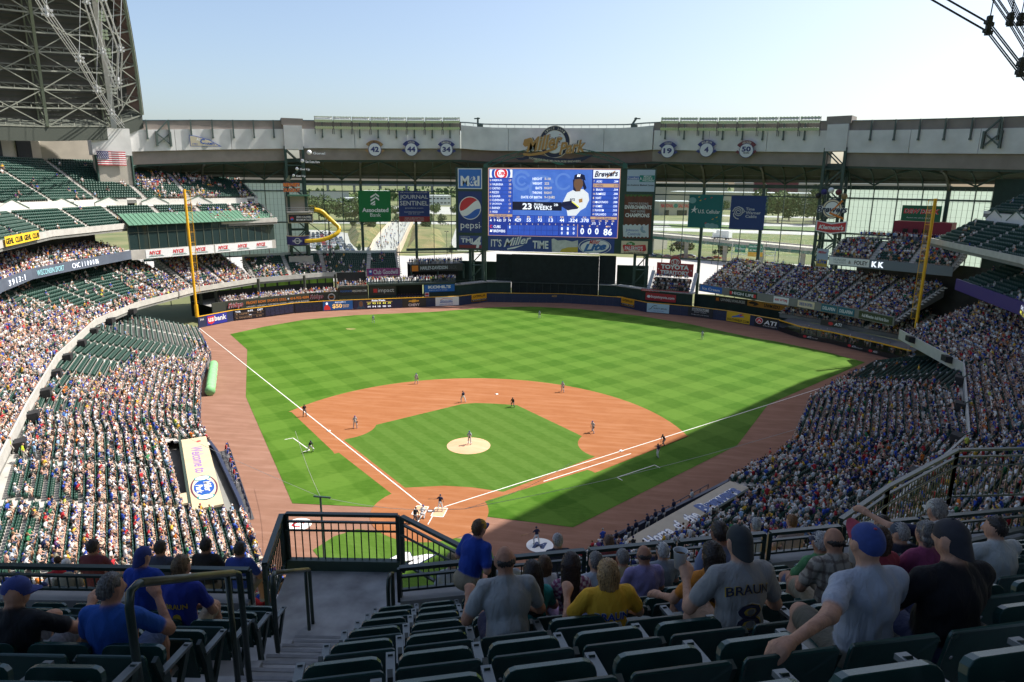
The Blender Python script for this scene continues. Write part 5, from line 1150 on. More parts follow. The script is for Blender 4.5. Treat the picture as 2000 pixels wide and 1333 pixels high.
def folk(x, y, z, h, pose=3, pal=None): EXTRA_PEOPLE.append((x, y, z, h, pal, pose))
def facing(x, y, tx=0., ty=20.): return math.atan2(-(tx-x), ty-y)
# ------------------------------------------------------------------ buildings and boards behind the outfield wall
def wallbox(b, poly, z0, z1, th=.3):
    for a, q in zip(poly[:-1], poly[1:]):
        m = Matrix.Translation((a[0],a[1],0)) @ Matrix.Rotation(math.atan2(q[1]-a[1],q[0]-a[0]),4,'Z'); b.box(0,0,z0,math.dist(a,q),th,z1,m)
    return b
# left field restaurant terrace
FR_ = [(-75.2,81.5),(-73.7,84.5),(-67.5,92.2),(-59.9,100.1),(-53.6,103.8)]
t = thing('restaurant_terrace', 'olive fronted restaurant terrace behind the left field wall', 'building')
wallbox(MB(), FR_, 0, 4.2).build('front_wall', OLIVE, t); wallbox(MB(), offset(FR_, 9.), 0, 8.4).build('back_wall', M('restaurant_dark', (.03,.035,.03), .8), t)
b = MB(); b.strip([(*q,3.3) for q in FR_], [(*q,3.7) for q in offset(FR_,9.)]); b.build('floor', CONC2, t)
GW_ = M('lit_green_window', (.10,.20,.02), .3, .5, .4, emit=.12)
for a, q in zip(offset(FR_,8.9)[1:-1], offset(FR_,8.9)[2:]):
    n = 4
    for k in range(n):
        p0, p1 = lerp(a,q,(k+.08)/n), lerp(a,q,(k+.92)/n); wallbox(MB(), [p0,p1], 5.4, 7.2, .06).build('window', GW_, t)
for p in resample(offset(FR_, 4.5), 8.): MB().box(p[0]-.25,p[1]-.25,3.4,p[0]+.25,p[1]+.25,8.2).build('column', OLIVE, t)
for row, z in ((.9,3.4),(2.2,3.65),(3.6,3.9)):
    for p in resample(offset(FR_[1:], row), .62):
        if random.random() < .72: folk(p[0],p[1],z,facing(*p)+random.uniform(-.5,.5), random.choice([0,1,2]))
s = Sign('restaurant_sign', 'long olive board with red script ends and orange capitals on the restaurant front', 'sign', (-73.5,84.4), (-60.2,99.55), 2.5, 4.15)
s.o.matrix_world = s.o.matrix_world
FRI = M('script_red', (.36,.05,.06), .5)
def on_wall(seg_a, seg_b, f0, f1, z0, z1, name, lab, base=None, out=.12, cat='sign'):
    d = Vector((seg_b[0]-seg_a[0], seg_b[1]-seg_a[1])).normalized(); nx, ny = d.y*out, -d.x*out; p0, p1 = lerp(seg_a,seg_b,f0), lerp(seg_a,seg_b,f1)
    g = Sign(name, lab, cat, (p0[0]+nx,p0[1]+ny), (p1[0]+nx,p1[1]+ny), z0, z1)
    if base: g.box('panel', 0,0,g.w,g.h, base, d=.06)
    return g
for o_ in list(s.o.children): bpy.data.objects.remove(o_)
bpy.data.objects.remove(s.o)
g = on_wall(FR_[1], FR_[2], .05, .42, 1.9, 3.9, 'restaurant_script', 'red script restaurant name at the left end of the olive front'); g.text('Fridays', 0,.2,g.w,1.8, WT, .03,.07,.25, slope=.03); g.text('Fridays', 0,.2,g.w,1.8, FRI, .06,.03,.25, slope=.03)
g = on_wall(FR_[1], FR_[2], .5, .99, 1.8, 3.9, 'restaurant_lettering', 'orange capitals over small white capitals left of the phone number'); g.text('FRONT ROW', 0,1.1,g.w,1.8, OR, .04,.02); g.text('BANQUETS - GAME SEATS', 0,.3,g.w,.65, WT, .04)
g = on_wall(FR_[2], FR_[3], .02, .98, 1.8, 3.9, 'restaurant_lettering', 'orange phone number over small white capitals on the restaurant front'); g.text('SPORTS GRILL', 0,1.1,g.w*.46,1.8, OR, .04,.02); g.disc('bullet', g.w*.5,1.45,.2,.2, WT); g.text('414-902-4204', g.w*.54,1.1,g.w,1.8, OR, .04,.02); g.text('THE BREW ROOM - OPEN YEAR ROUND', 0,.3,g.w,.65, WT, .04)
g = on_wall(FR_[3], FR_[4], .0, .48, 2.0, 4.0, 'restaurant_script', 'red script restaurant name at the right end of the olive front'); g.text('Fridays', 0,.2,g.w,1.8, WT, .03,.07,.25, slope=.03); g.text('Fridays', 0,.2,g.w,1.8, FRI, .06,.03,.25, slope=.03)
g = on_wall(FR_[3], FR_[4], .62, .9, 1.9, 4.0, 'poker_chip_sign', 'round chip shaped sign with orange words'); g.disc('chip', 1.,1.,.95,.95, SILV, .03); g.disc('chip_core', 1.,1.,.7,.7, CHAR, .05); g.text('Power', .3,.8,1.7,1.25, OR, .08,.02)
# web address board and box with a row of guests
LB = [(-53.6,103.9),(-46.7,107.15)]
t = thing('guest_box', 'green balcony box full of guests above a dark web address board', 'building'); wallbox(MB(), LB, 0, 3.2).build('base_wall', M('sage_wall', (.06,.08,.055), .7), t); wallbox(MB(), LB, 5.3, 5.6).build('sill', GREEN, t); wallbox(MB(), offset(LB,5), 0, 8.5).build('back_wall', BLACK, t); b = MB(); b.strip([(*q,5.0) for q in LB], [(*q,5.) for q in offset(LB,5.)]); b.build('floor', CONC2, t)
for row in (.6,1.5):
    for p in resample(offset(LB,row), .6): folk(p[0],p[1],5.0+row*.3,facing(*p),random.choice([0,1,2,3]))
g = on_wall(LB[0], LB[1], 0, 1, 3.15, 5.3, 'web_address_board', 'dark board with blue and white web address', CHAR); g.text('FOXSPORTS', .5,.8,g.w*.45,1.35, MIDB, .03,.01,.1); g.text('WISCONSIN.COM', g.w*.46,.8,g.w-.4,1.35, WT, .03,.01,.1)
# bullpen block
BP = [(-46.6,107.2),(-39.9,110.1),(-33.2,113.0),(-25.4,116.6)]
t = thing('bullpen_building', 'dark green bullpen building with a crowded balcony in left centre field', 'building')
wallbox(MB(), BP[:2], 0, 5.4).build('wall', DARKG, t); wallbox(MB(), BP[2:], 0, 5.4).build('wall', DARKG, t); wallbox(MB(), offset(BP[1:3],3.), 0, 5.4).build('recess_wall', BLACK, t)
b = MB(); extrude_path(b, BP, [(.3,5.42),(-.35,5.42),(-.35,5.9),(4.6,5.9)]); b.build('balcony_slab', M('slab_green', (.04,.06,.055), .7), t)
b = MB()
for z in (6.4,6.9): b.tube([(*q,z) for q in offset(BP,-.2)], .03, 5)
for p in resample(offset(BP,-.2), .5): b.tube([(*p,5.9),(*p,6.9)], .015, 4, False)
b.build('balcony_rail', GREEN, t)
for row in (.5,1.2,2.0,2.9):
    for p in resample(offset(BP,row), .68):
        if random.random() < .7: folk(p[0]+random.uniform(-.2,.2),p[1],5.9,facing(*p)+random.uniform(-1,1),3)
g = on_wall(BP[0], BP[1], .05, .97, 2.9, 5.2, 'tech_board', 'dark board with a red square and white lower case name', CHAR); g.box('red_square', .9,.7,1.9,1.7, SRED, .04,.03); g.text('impact', 2.1,.45,6.3,1.75, SILV, .04,.01)
g = on_wall(BP[2], BP[3], .02, .98, 3.3, 5.3, 'store_board', 'bright blue board with bold white store name', M('store_blue', (.015,.14,.50), .5)); g.text("KOHL'S", 1.,.9,g.w-1.,1.75, WT, .04,.05); g.text('expect great things', 1.2,.3,g.w-2.,.62, WT, .04)
g = on_wall(BP[2], BP[3], .03, .16, 1.6, 3.2, 'sponsor_panel', 'small white panel with red blocks beside the bullpen recess', WT, cat='panel'); g.box('red_block', .1,.15,g.w-.1,.65, SRED, .03); g.box('red_block', .1,.85,g.w-.1,1.4, SRED, .03)
for p in resample(offset(BP[1:3],1.5), .7): folk(p[0],p[1],1.5,facing(*p),0,[(.03,.03,.07),(.4,.22,.15),(.02,.02,.05),(.7,.7,.7),(.05,.05,.05)])
g = on_wall((-48.6,111.7), (-40.5,115.2), 0, 1, 7.4, 9.4, 'club_sign', 'magenta club board with white letters below the left field benches', M('club_magenta', (.24,.025,.15), .5), .3); g.box('square', .5,.35,1.4,1.65, BLUE, .04); g.disc('pale_half', .95,1.2,.3,.3, WT, .06); g.text('Club Goodwill', 1.7,.4,g.w-.5,1.7, SILV, .04,.02)
# motorcycle deck
HD = [(-37.8,116.5),(-24.6,122.9)]
t = thing('viewing_deck', 'two level dark viewing deck left of the scoreboard with guests leaning on rails', 'building'); wallbox(MB(), HD, 8.2, 10.2, .4).build('fascia', CHAR, t); wallbox(MB(), offset(HD,6.), 5.9, 10.).build('back_wall', BLACK, t)
b = MB(); b.strip([(*q,10.0) for q in HD], [(*q,10.) for q in offset(HD,8.)]); b.build('deck', CONC2, t); wallbox(MB(), offset(HD,7.), 13.2, 13.9, .5).build('header_beam', GREEN, t)
for p in (lerp(*HD,.0), lerp(*HD,.5), lerp(*HD,1.)): MB().box(p[0]-.2,p[1]+.5,5.9,p[0]+.2,p[1]+.9,10.).build('post', GREEN, t)
for row in (.7,1.6,2.5):
    for p in resample(offset(HD,row), .62):
        if random.random() < .75: folk(p[0],p[1],10.0,facing(*p)+random.uniform(-1,1),3)
g = on_wall(HD[0], HD[1], .18, .88, 8.35, 9.95, 'motorcycle_sign', 'grey capitals on the dark fascia left of the scoreboard'); g.text('HARLEY-DAVIDSON', 0,.35,g.w*.74,1.35, SILV, .03,.03); g.text('DECK', g.w*.77,.35,g.w,1.35, M('dim_grey', (.09,.09,.09), .6), .03,.02)
g = on_wall(HD[0], HD[1], .02, .14, 8.35, 9.9, 'orange_panel', 'plain orange panel at the left end of the dark fascia', OR, cat='panel')
# --- tower platform, slide and balls in left field
t = thing('slide_platform', 'railed mascot platform with a green canopy on the left lattice tower', 'platform', (-65.6,109.6,0), R(31))
MB().box(-3.4,-1.5,24.0,3.4,3.0,24.4).build('floor', CONC, t); MB().box(-3.3,1.6,24.4,2.2,3.,28.2).build('cabin', M('cabin_tan', (.32,.29,.24), .7), t); MB().box(-2.9,-1.2,28.3,2.6,3.2,28.7).build('canopy', M('canopy_green'), t)
b = MB()
for z in (24.9,25.4): b.tube([(-3.4,-1.5,z),(3.4,-1.5,z),(3.4,2,z)], .04, 5); b.tube([(-3.4,-1.5,z),(-3.4,2,z)], .04, 5)
for x in np.arange(-3.4,3.5,.5): b.tube([(x,-1.5,24.4),(x,-1.5,25.4)], .025, 4, False)
b.build('guard_rail', STEEL, t)
g = Sign('drink_board', 'black drink board with a small globe under the slide platform', 'sign', (-67.7,106.7), (-62.3,110.0), 21.4, 23.8); g.box('panel', 0,0,g.w,g.h, CREAM, d=.2); g.box('field', .12,.12,g.w-.12,g.h-.12, BK, .03,.03); g.disc('globe', 1.,1.2,.45,.45, SRED, .06); g.disc('globe_half', 1.,1.0,.35,.25, MIDB, .08); g.text('ZERO CALORIES', 2.1,1.3,g.w-.4,1.8, WT, .06,.01); g.text('MAXIMUM TASTE', 2.1,.6,g.w-.4,1.1, WT, .06,.01)
t = thing('slide_landing', 'purple curved landing ring with a pale team badge below the platform', 'platform', (-67.2,110.4,0), R(31))
b = MB(); n = 12; A = [(2.9*math.cos(R(a)),3.2*math.sin(R(a))-.0) for a in np.linspace(190,350,n)]; b.strip([(*q,15.6) for q in A], [(*q,17.9) for q in A]); b.build('ring_wall', M('landing_purple', (.035,.03,.17), .5), t); b = MB(); b.strip([(*q,17.9) for q in A], [(q[0]*1.05,q[1]*1.05,18.1) for q in A]); b.build('ring_edge', CREAM, t)
MB().box(-2.8,-2.,15.5,2.8,2.4,15.7).build('floor', CONC, t)
g = Sign('badge', 'pale round team badge on the purple landing ring', 'badge', (-67.1,106.6), (-64.5,108.1), 15.9, 17.6); g.disc('disc', 1.5,.85,.8,.8, SILV, .03); g.disc('core', 1.5,.85,.6,.6, NAVY, .05); g.text('BREWERS', .3,.6,2.7,1.1, SILV, .08,.02)
t = thing('slide', 'yellow curling slide tube looping from the platform to the landing ring', 'slide'); SLY = M('slide_yellow', (.62,.40,.01), .35, .06, .6)
sp = [(-61.9,110.2,24.9),(-60.2,111.0,24.4),(-58.8,111.6,22.9),(-57.4,112.2,21.4),(-56.2,112.4,20.2),(-56.1,111.6,19.0),(-57.3,110.6,18.0),(-59.2,109.8,17.2),(-61.4,109.2,16.8),(-64.2,108.4,16.7)]
pp = []
for i in range(len(sp)-1):
    p0, p1, p2, p3 = (Vector(sp[max(0,min(len(sp)-1,k))]) for k in (i-1,i,i+1,i+2))
    for k in range(4): f = k/4; pp.append(.5*((2*p1)+(p2-p0)*f+(2*p0-5*p1+4*p2-p3)*f*f+(3*p1-p0-3*p2+p3)*f**3))
pp.append(Vector(sp[-1])); MB().tube(pp, .55, 10).build('tube', SLY, t, smooth=True)
b = MB()
for k in range(3, len(pp), 5): b.tube([pp[k]-(pp[min(k+1,len(pp)-1)]-pp[k]).normalized()*.06, pp[k]+(pp[min(k+1,len(pp)-1)]-pp[k]).normalized()*.06], .6, 10)
b.build('joint_band', M('slide_band', (.45,.28,.01), .4), t)
MB().tube([(-59.5,113.5,11),(-59.5,113.5,24)], .18, 6).build('support', GREEN, t)
b = MB(); b.bar((-65,111,22),(-59.5,113.5,17),.2); b.bar((-65,111,17),(-58,112,20.2),.15); b.build('brace', GREEN, t)
for i, (w_, p, z, ww) in enumerate((('Gone!',(-61.9,111.2),38.9,3.2),('Get Outta Here',(-63.6,110.2),36.7,3.6),('Get Up',(-64.9,109.4),34.7,2.6),('Get Up',(-65.8,108.9),33.0,2.4))):
    g = Sign('home_run_sign', 'home run call sign with a %s baseball and white words, %s from the top' % (('large','medium','small','tiny')[i], ('first','second','third','lowest')[i]), 'sign', p, (p[0]+ww*.857,p[1]+ww*.515), z, z+.9, 'home run call signs'); g.text(w_, .0,.1,g.w,.75, WT, .06,.03); g.text(w_, -.05,.05,g.w+.05,.8, NAVY, .03,.07)
    r_ = (.62,.48,.42,.36)[i]; MB().ball((-r_-.25,.6,.1), r_, r_, r_, 14, 10).build('baseball', WT, g.o, smooth=True)
g = Sign('platform_sign', 'orange jagged lettering on a purple backing above the slide platform', 'sign', (-68.6,107.0), (-65.0,109.2), 29.2, 32.0)
for w_, y0, y1 in (("BERNIE'S",1.5,2.6),('DUGOUT',.1,1.2)): g.text(w_, 0,y0,g.w,y1, M('landing_purple'), .03,.1); g.text(w_, .05,y0+.08,g.w-.05,y1-.08, OR, .06,.045)
for k in range(5): g.poly('fan_blade', [(1.9,2.6),(.7+k*.22,3.3+k*.25),(.85+k*.22,3.5+k*.25)], M('fan_olive', (.18,.19,.12), .6))
# --- right field
t = thing('car_deck', 'small stepped guest stand with a red roof sign right of the hitting backdrop', 'stand')
TD = [(27.4,118.5),(36.6,115.7)]
for k in range(4): b = MB(); o_ = offset(TD, k*.95), offset(TD,(k+1)*.95); b.strip([(*q,5.3+k*.95) for q in o_[1]], [(*q,5.3+k*.95) for q in o_[0]]); b.strip([(*q,5.3+k*.95) for q in o_[0]], [(*q,4.3+k*.95) for q in o_[0]]); b.build('tier', BLACK if k % 2 else CHAR, t)
for k in range(4):
    for p in resample(offset(TD,k*.95+.5), .56):
        if random.random() < .8: folk(p[0],p[1],5.3+k*.95-.1,facing(*p),random.choice([0,1,2]))
for f in (-.1,1.08):
    p = lerp(*TD,f); q = lerp(*offset(TD,5),f); b = MB(); b.bar((*p,5.0),(*q,9.6),.9,.3); b.tube([(*p,6.2),(*q,10.6)],.04,5); b.build('stair', STEEL, t)
p0, p1 = lerp(*TD,.03), lerp(*TD,.97); g = on_wall(TD[0], TD[1], -.28, 1.0, 4.7, 5.3, 'dealer_strip', 'thin red strip with white capitals below the stepped guest stand', SRED, .2); g.text('COURTESY OF YOUR WISCONSIN TOYOTA DEALERS', .3,.12,g.w-.3,.48, WT, .04,.01)
o2 = offset(TD,4.2); g = Sign('car_sign', 'red two line car sign topped by a round emblem', 'sign', o2[0], o2[1], 8.6, 12.0)
g.box('panel', 0,0,g.w,g.h, M('car_red', (.42,.02,.03), .5), d=.3); g.disc('roundel', g.w/2,3.6,1.5,1.5, M('car_red'), .01, d=.3); g.ring('emblem_ring', g.w/2,3.75,.95,1.12, WT, .04, 32, 0,360,.72); g.ring('emblem_ring', g.w/2,3.75,.42,.56, WT, .04, 24, 0,360,1.3); g.ring('emblem_ring', g.w/2,4.05,.6,.74, WT, .04, 24, 0,360,.5)
g.text('TOYOTA', 1.1,1.75,g.w-1.1,3.0, WT, .04,.05); g.text('TERRITORY', 1.0,.35,g.w-1.0,1.45, WT, .04,.04); g.disc('stud', .5,1.7,.15,.15, WT); g.disc('stud', g.w-.5,1.7,.15,.15, WT)
g = on_wall((26.0,118.9), (33.6,115.8), 0, 1, 2.4, 4.4, 'car_web_board', 'red web address board on the dark wall under the stepped stand', M('car_red'), .25); g.disc('emblem', .9,1.,.5,.36, WT, .03); g.text('buyatoyota.com', 1.6,.5,g.w-.4,1.45, WT, .04,.02)
UW = [(38.5,118.5),(43.4,117.1),(50.7,112.4),(59.8,104.3),(62,101)]
t = thing('bullpen_wall', 'dark green bullpen back wall in right centre field', 'wall'); wallbox(MB(), UW, 0, 4.4).build('wall', DARKG, t)
b = MB(); b.sheet([(37.5,111.5),(45.5,107.5),(55.5,98.5),(60,104),(50.7,112.3),(43.4,117),(38.5,118)], .02); struct(b.build('bullpen_floor', CONC2), 'bullpen floor behind the right field wall')
g = on_wall(UW[1], UW[2], .02, .98, 2.9, 4.35, 'university_banner', 'black banner with pale capitals on the bullpen wall', CHAR, cat='banner'); g.text('UWMILWAUKEE', 1.6,.35,g.w-.3,1.1, SILV, .04,.03); g.box('small_badge', .3,.3,1.1,1.1, OR, .03)
g = on_wall(UW[2], UW[3], .01, .97, 2.9, 4.35, 'university_banner', 'orange banner with a black panther head and web address', M('banner_orange', (.55,.25,.03), .6), cat='banner'); g.poly('panther', [(.3,.9),(1.2,1.3),(2.6,1.15),(3.2,.8),(2.4,.3),(1.6,.2),(1.9,.6),(.8,.6)], BK); g.text('UWM.EDU', 4.6,.3,g.w-3.,1.15, BK, .04,.04); g.box('dash', g.w-2.2,.3,g.w-.5,.7, BROWN, .03)
for row, z in ((1.2,4.4),(2.2,4.7),(3.2,5.0)):
    for p in resample(offset(UW[1:4],row), .7):
        if random.random() < .5: folk(p[0],p[1],z-.3,facing(*p),random.choice([0,1,2]),[tuple(c*.6 for c in SH) for SH in ((.3,.3,.32),(.4,.22,.15),(.05,.03,.02),(.1,.1,.12),(.1,.1,.1))] if random.random() < .3 else None)
for p in resample(offset(pf[1:],1.0), .62)+resample(offset(pf[1:],1.9), .75):
    if random.random() < .6: folk(p[0],p[1],.9,facing(*p)+random.uniform(-.8,.8),random.choice([0,3,1]))
g = on_wall(*offset(pf,3.3)[1:3], .3, .95, 3.0, 4.2, 'picnic_awning', 'dark awning with white letters over the right field picnic roof', CHAR, .3, 'awning'); g.disc('oval', 2.2,.6,.5,.35, SRED); g.text('ATI', 3.,.3,4.6,.95, WT, .04,.03,.15)
for seg, f0, f1, tx, bs, mt, lab in ((0,.02,.26,'Ice Cream',MIDB,WT,'blue ice cream board at the left end of the right field deck front'),(0,.34,.62,'HIGH LIFE',M('beer_green', (.02,.05,.03), .5),WT,'dark green beer board with red ends on the right field deck front'),(0,.78,.92,'600 WTMJ',WT,SRED,'small white radio board with red letters on the right field deck front'),(1,.0,.3,'CHECK IN OFTEN.',CREAM,BLUE,'cream board with blue capitals on the right field deck front'),(1,.42,.68,'DELAPEN',M('board_teal', (.02,.14,.2), .5),WT,'left teal board with white slanted name on the right field deck front'),(1,.70,.96,'DELAPEN',M('board_teal'),WT,'right teal board with white slanted name on the right field deck front'),(2,.06,.96,'Audi Milwaukee  Audi North Shore',M('board_olive', (.05,.065,.03), .5),WT,'long olive car dealer board at the right end of the deck front')):
    P = offset(RFL,-.25); g = Sign('deck_front_board', lab, 'sign', lerp(P[seg],P[seg+1],f0), lerp(P[seg],P[seg+1],f1), 5.9, 7.4, 'boards on the right field deck front'); g.box('panel', 0,0,g.w,g.h, bs, d=.05); g.text(tx, g.w*.1,.4,g.w*.9,1.1, mt, .04,.02)
    if tx == 'HIGH LIFE':
        for x in (.1,g.w-.9): g.box('red_end', x,.3,x+.7,1.1, SRED, .05,.03)
P = offset(RFC,-.32); g = Sign('club_board', 'white board with two sponsor names left of the lit strikeout ribbon', 'sign', P[0], lerp(P[0],P[1],.98), 15.6, 17.2); g.box('panel', 0,0,g.w,g.h, WT, d=.05); g.text('HUNGER', 1.,.8,3.6,1.35, GREY, .04); g.text('TASK FORCE', 1.,.3,3.6,.65, GREY, .04); g.text('&', 4.1,.4,4.6,1.1, BK, .04); g.text('FOLEY', 5.3,.35,g.w-.3,1.2, BK, .04,.02)
g = Sign('strikeout_ribbon', 'two lit K letters on the right field ribbon', 'sign', lerp(P[1],P[2],.01), lerp(P[1],P[2],.22), 15.6, 17.1); g.text('K K', .2,.15,2.6,1.35, LEDW, .04,.05)
# signs on the right tower
g = Sign('team_badge', 'round team badge with crossed orange bat on the right tower', 'sign', (64.2,110.9), (70.2,107.3), 24.7, 29.6); cx, cy = g.w/2, 2.4
g.disc('rim', cx,cy,2.3,2.3, NAVY, .02, d=.3); g.ring('gold_ring', cx,cy,1.75,2.1, CREAM, .04); g.disc('ball', cx,cy,1.6,1.6, WT, .06); g.text('Brewers', .1,1.5,g.w-.1,3.1, WT, .09,.09,.2); g.text('Brewers', .15,1.55,g.w-.15,3.05, NAVY, .12,.03,.2); g.poly('bat', [(cx+1.9,4.5),(cx+2.3,4.2),(cx-.2,1.6),(cx+2.9,.4),(cx+2.6,.0),(cx-.6,1.3)], OR, .15)
g = Sign('sausage_sign', 'red bow tie shaped sign with white script on the right tower', 'sign', (64.4,110.6), (70.3,107.1), 21.3, 24.6); w = g.w
for mt, z, e in ((WT,.03,0.),(SRED,.06,.28)): g.poly('bow_tie', [(e,e*.5+.6),(e,3.1-e),(w*.5,2.5-e),(w-e,3.1-e),(w-e,.6+e*.5),(w*.5,e)], mt, z)
g.text("Klement's", .7,1.0,w-.6,2.1, WT, .1,.03,.25)
for i, (p, z) in enumerate((((64.3,110.9),30.0),((65.3,110.2),30.9),((66.6,109.4),31.3),((68.0,108.6),30.9),((69.2,107.9),30.0))):
    o = MB().ball((0,0,0), .68,.68,.68, 14, 10).build('round_lamp_sign', [BK,M('landing_purple'),WT,M('ribbon_maroon'),M('ribbon_tan')][i], smooth=True); o.location = (*p,z); tag(o, '%s ball sign in the arc over the team badge' % ('black','purple','white','maroon','tan')[i], 'ball sign', 'ball signs in an arc')
g = Sign('beer_banner', 'tall pale beer banner hung at the foot of the right tower', 'banner', (65.6,111.3), (67.8,109.9), 13.2, 17.6); g.box('cloth', 0,0,g.w,g.h, M('banner_paleblue', (.42,.5,.6), .6), d=.05); g.poly('gold_wave', [(.05,.1),(.05,1.4),(1.2,1.9),(g.w-.05,1.7),(g.w-.05,.1)], M('beer_gold'), .03); g.text('Lite', .3,.9,g.w-.2,1.9, BLUE, .06,.03,.2); g.text('Miller', .3,3.3,g.w-.4,3.9, SRED, .06,.02,.2)
# soft drink deck in right field
t = thing('bar_building', 'red walled bar building behind the right field club seats', 'building')
RB = [(79.6,105.0),(88.6,98.2)]; wallbox(MB(), RB, 18.5, 24.8, 4.).build('wall', M('bar_red', (.22,.012,.03), .6), t); wallbox(MB(), [lerp(*RB,.15),lerp(*RB,.5)], 19.4, 21.4, -.08).build('bar_opening', M('bar_inside', (.14,.10,.07), .7), t)
for f in (.2,.38,.55): p = lerp(*RB,f); MB().box(p[0]-.4,p[1]-.7,22.4,p[0]+.4,p[1]-.1,23.2).build('wall_light', BK, t)
for f in (.6,.75,.9): wallbox(MB(), [lerp(*RB,f-.05),lerp(*RB,f+.05)], 19.2, 21.0, -.06).build('door', CHAR, t)
g = Sign('soda_sign', 'green roof sign with red and white slanted capitals above the bar', 'sign', (80.6,104.4), (86.8,99.8), 24.9, 28.3); g.box('panel', 0,0,g.w,g.h, M('soda_green', (.01,.12,.055), .6), d=.25); g.text('DEW DECK', .4,1.6,g.w-.3,2.7, WT, .03,.07,.15); g.text('DEW DECK', .4,1.6,g.w-.3,2.7, SRED, .06,.04,.15); g.text('Rental info (414) 902-4400', 1.2,.55,g.w-1.2,.85, WT, .04)
for p in resample([(72.5,104),(80,99.5),(86,94)], .5):
    for k in range(3):
        if random.random() < .6: folk(p[0]+k*.55+random.uniform(-.2,.2),p[1]+k*.6,20.8,facing(*p),3)
b = MB(); b.strip([(70,104,20.8),(80,97,20.8),(88,90.5,20.8)], [(74,110,20.8),(84,104,20.8),(92,96,20.8)]); tag(b.build('standing_deck', CONC2), 'concrete standing deck in front of the red bar building', 'deck')
for a, q, lab in (((73.8,37),(71.5,30),'lit line score on the purple first base ribbon'),): 
    P = offset(CLUB_R,-.32); g = Sign('ribbon_scores', lab, 'sign', lerp(P[1],P[2],.0), lerp(P[1],P[2],.5), 15.2, 16.7); g.text('CHC  1 1 0   0 0 0  86', .2,.8,g.w-.3,1.35, LEDW, .05,.02); g.text('MIL   0 1 0', .2,.15,g.w*.55,.65, LEDY, .05,.02)
# ------------------------------------------------------------------ beyond the glass: lots, bridge, trees, roads
PAVE = M('lot_concrete', (.40,.385,.36), .9, .06, .05); ROADM = M('road_concrete', (.40,.39,.375), .9, .07, .08); LAWN = M('lawn', (.07,.12,.025), .95, col2=(.17,.17,.06), scale=.12)
def sheet(name, poly, z, mat, lab): b = MB(); b.sheet(poly, z); return struct(b.build(name, mat), lab)
sheet('parking_lot', [(-200,150),(-60,150),(-75,205),(-104,262),(-125,300),(-150,350),(-176,372),(-230,372)], -.45, PAVE, 'pale car park outside the left field glass')
sheet('plaza', [(-95,150),(140,150),(130,235),(20,250),(-40,262),(-70,232),(-92,232)], -.44, PAVE, 'pale paved plaza outside the outfield')
sheet('parking_lot', [(-60,262),(10,262),(0,470),(-105,470),(-100,430),(-72,300)], -.46, PAVE, 'pale car park beyond the grassy bank')
sheet('access_road', [(-300,425),(-60,470),(60,480),(60,510),(-70,505),(-310,455)], -.42, ROADM, 'pale access road crossing behind the footbridge')
sheet('upper_lot', [(-420,620),(-90,620),(-80,830),(-440,830)], -.43, PAVE, 'distant pale lots in front of the warehouses')
for poly, lab in (([(10,440),(300,400),(300,428),(10,478)],'first pale road curving past beyond right field'),([(10,530),(330,500),(330,535),(10,575)],'second pale road beyond right field'),([(60,690),(420,640),(420,670),(60,730)],'far pale road beyond right field')): sheet('road', poly, -.41, ROADM, lab)
sheet('lawn', [(10,480),(330,430),(330,498),(10,528)], -.47, M('lawn_green', (.06,.13,.03), .95, col2=(.12,.16,.05), scale=.08), 'green lawn between two roads beyond right field')
sheet('lawn', [(20,300),(200,250),(300,398),(10,438)], -.47, LAWN, 'grass verge behind the overpass')
# footbridge with its walkers
t = thing('footbridge', 'wide pedestrian bridge with pale parapets crowded with people walking in', 'bridge')
bl = [(-91,228),(-104,268),(-128,350),(-155,445)]; br = [(-79,230),(-89,268),(-112,350),(-140,452)]
b = MB(); b.strip([(*q,2.0) for q in bl], [(*q,2.) for q in br]); b.build('deck', PAVE, t)
BRM = M('bridge_cream', (.60,.47,.36), .8)
for side in (bl, br): wallbox(MB(), side, -.4, 3.2, .6).build('parapet', BRM, t)
for k in range(90):
    f = random.random()**.8; i = min(2, int(f*3)); g_ = f*3-i; a = lerp(bl[i],bl[i+1],g_); q = lerp(br[i],br[i+1],g_); p = lerp(a,q,random.uniform(.1,.9)); folk(p[0],p[1],2.0,facing(*p)+random.uniform(-.3,.3),3)
for k in range(60): folk(random.uniform(-190,-95),random.uniform(438,450),-.4,random.uniform(0,6),3)
# grassy banks
def bank(lab, pts, h):
    cx = sum(p[0] for p in pts)/len(pts); cy = sum(p[1] for p in pts)/len(pts); b = MB(); n = len(pts)
    b.v = [(x,y,-.5) for x,y in pts]+[(cx+(x-cx)*.45,cy+(y-cy)*.45,h) for x,y in pts]
    for i in range(n): b.f.append((i,(i+1)%n,n+(i+1)%n,n+i)); b.mi.append(0)
    b.f.append(tuple(range(n,2*n))); b.mi.append(0); struct(b.build('grass_bank', M('bank_grass', (.10,.125,.035), .95, col2=(.26,.20,.09), scale=.10, detail=7)), lab)
bank('dry grassy bank left of the footbridge', [(-106,265),(-112,262),(-126,290),(-150,345),(-178,420),(-158,436),(-130,352)], 3.5)
bank('dry grassy bank right of the footbridge', [(-84,258),(-70,262),(-72,290),(-105,400),(-136,438),(-110,350)], 3.5)
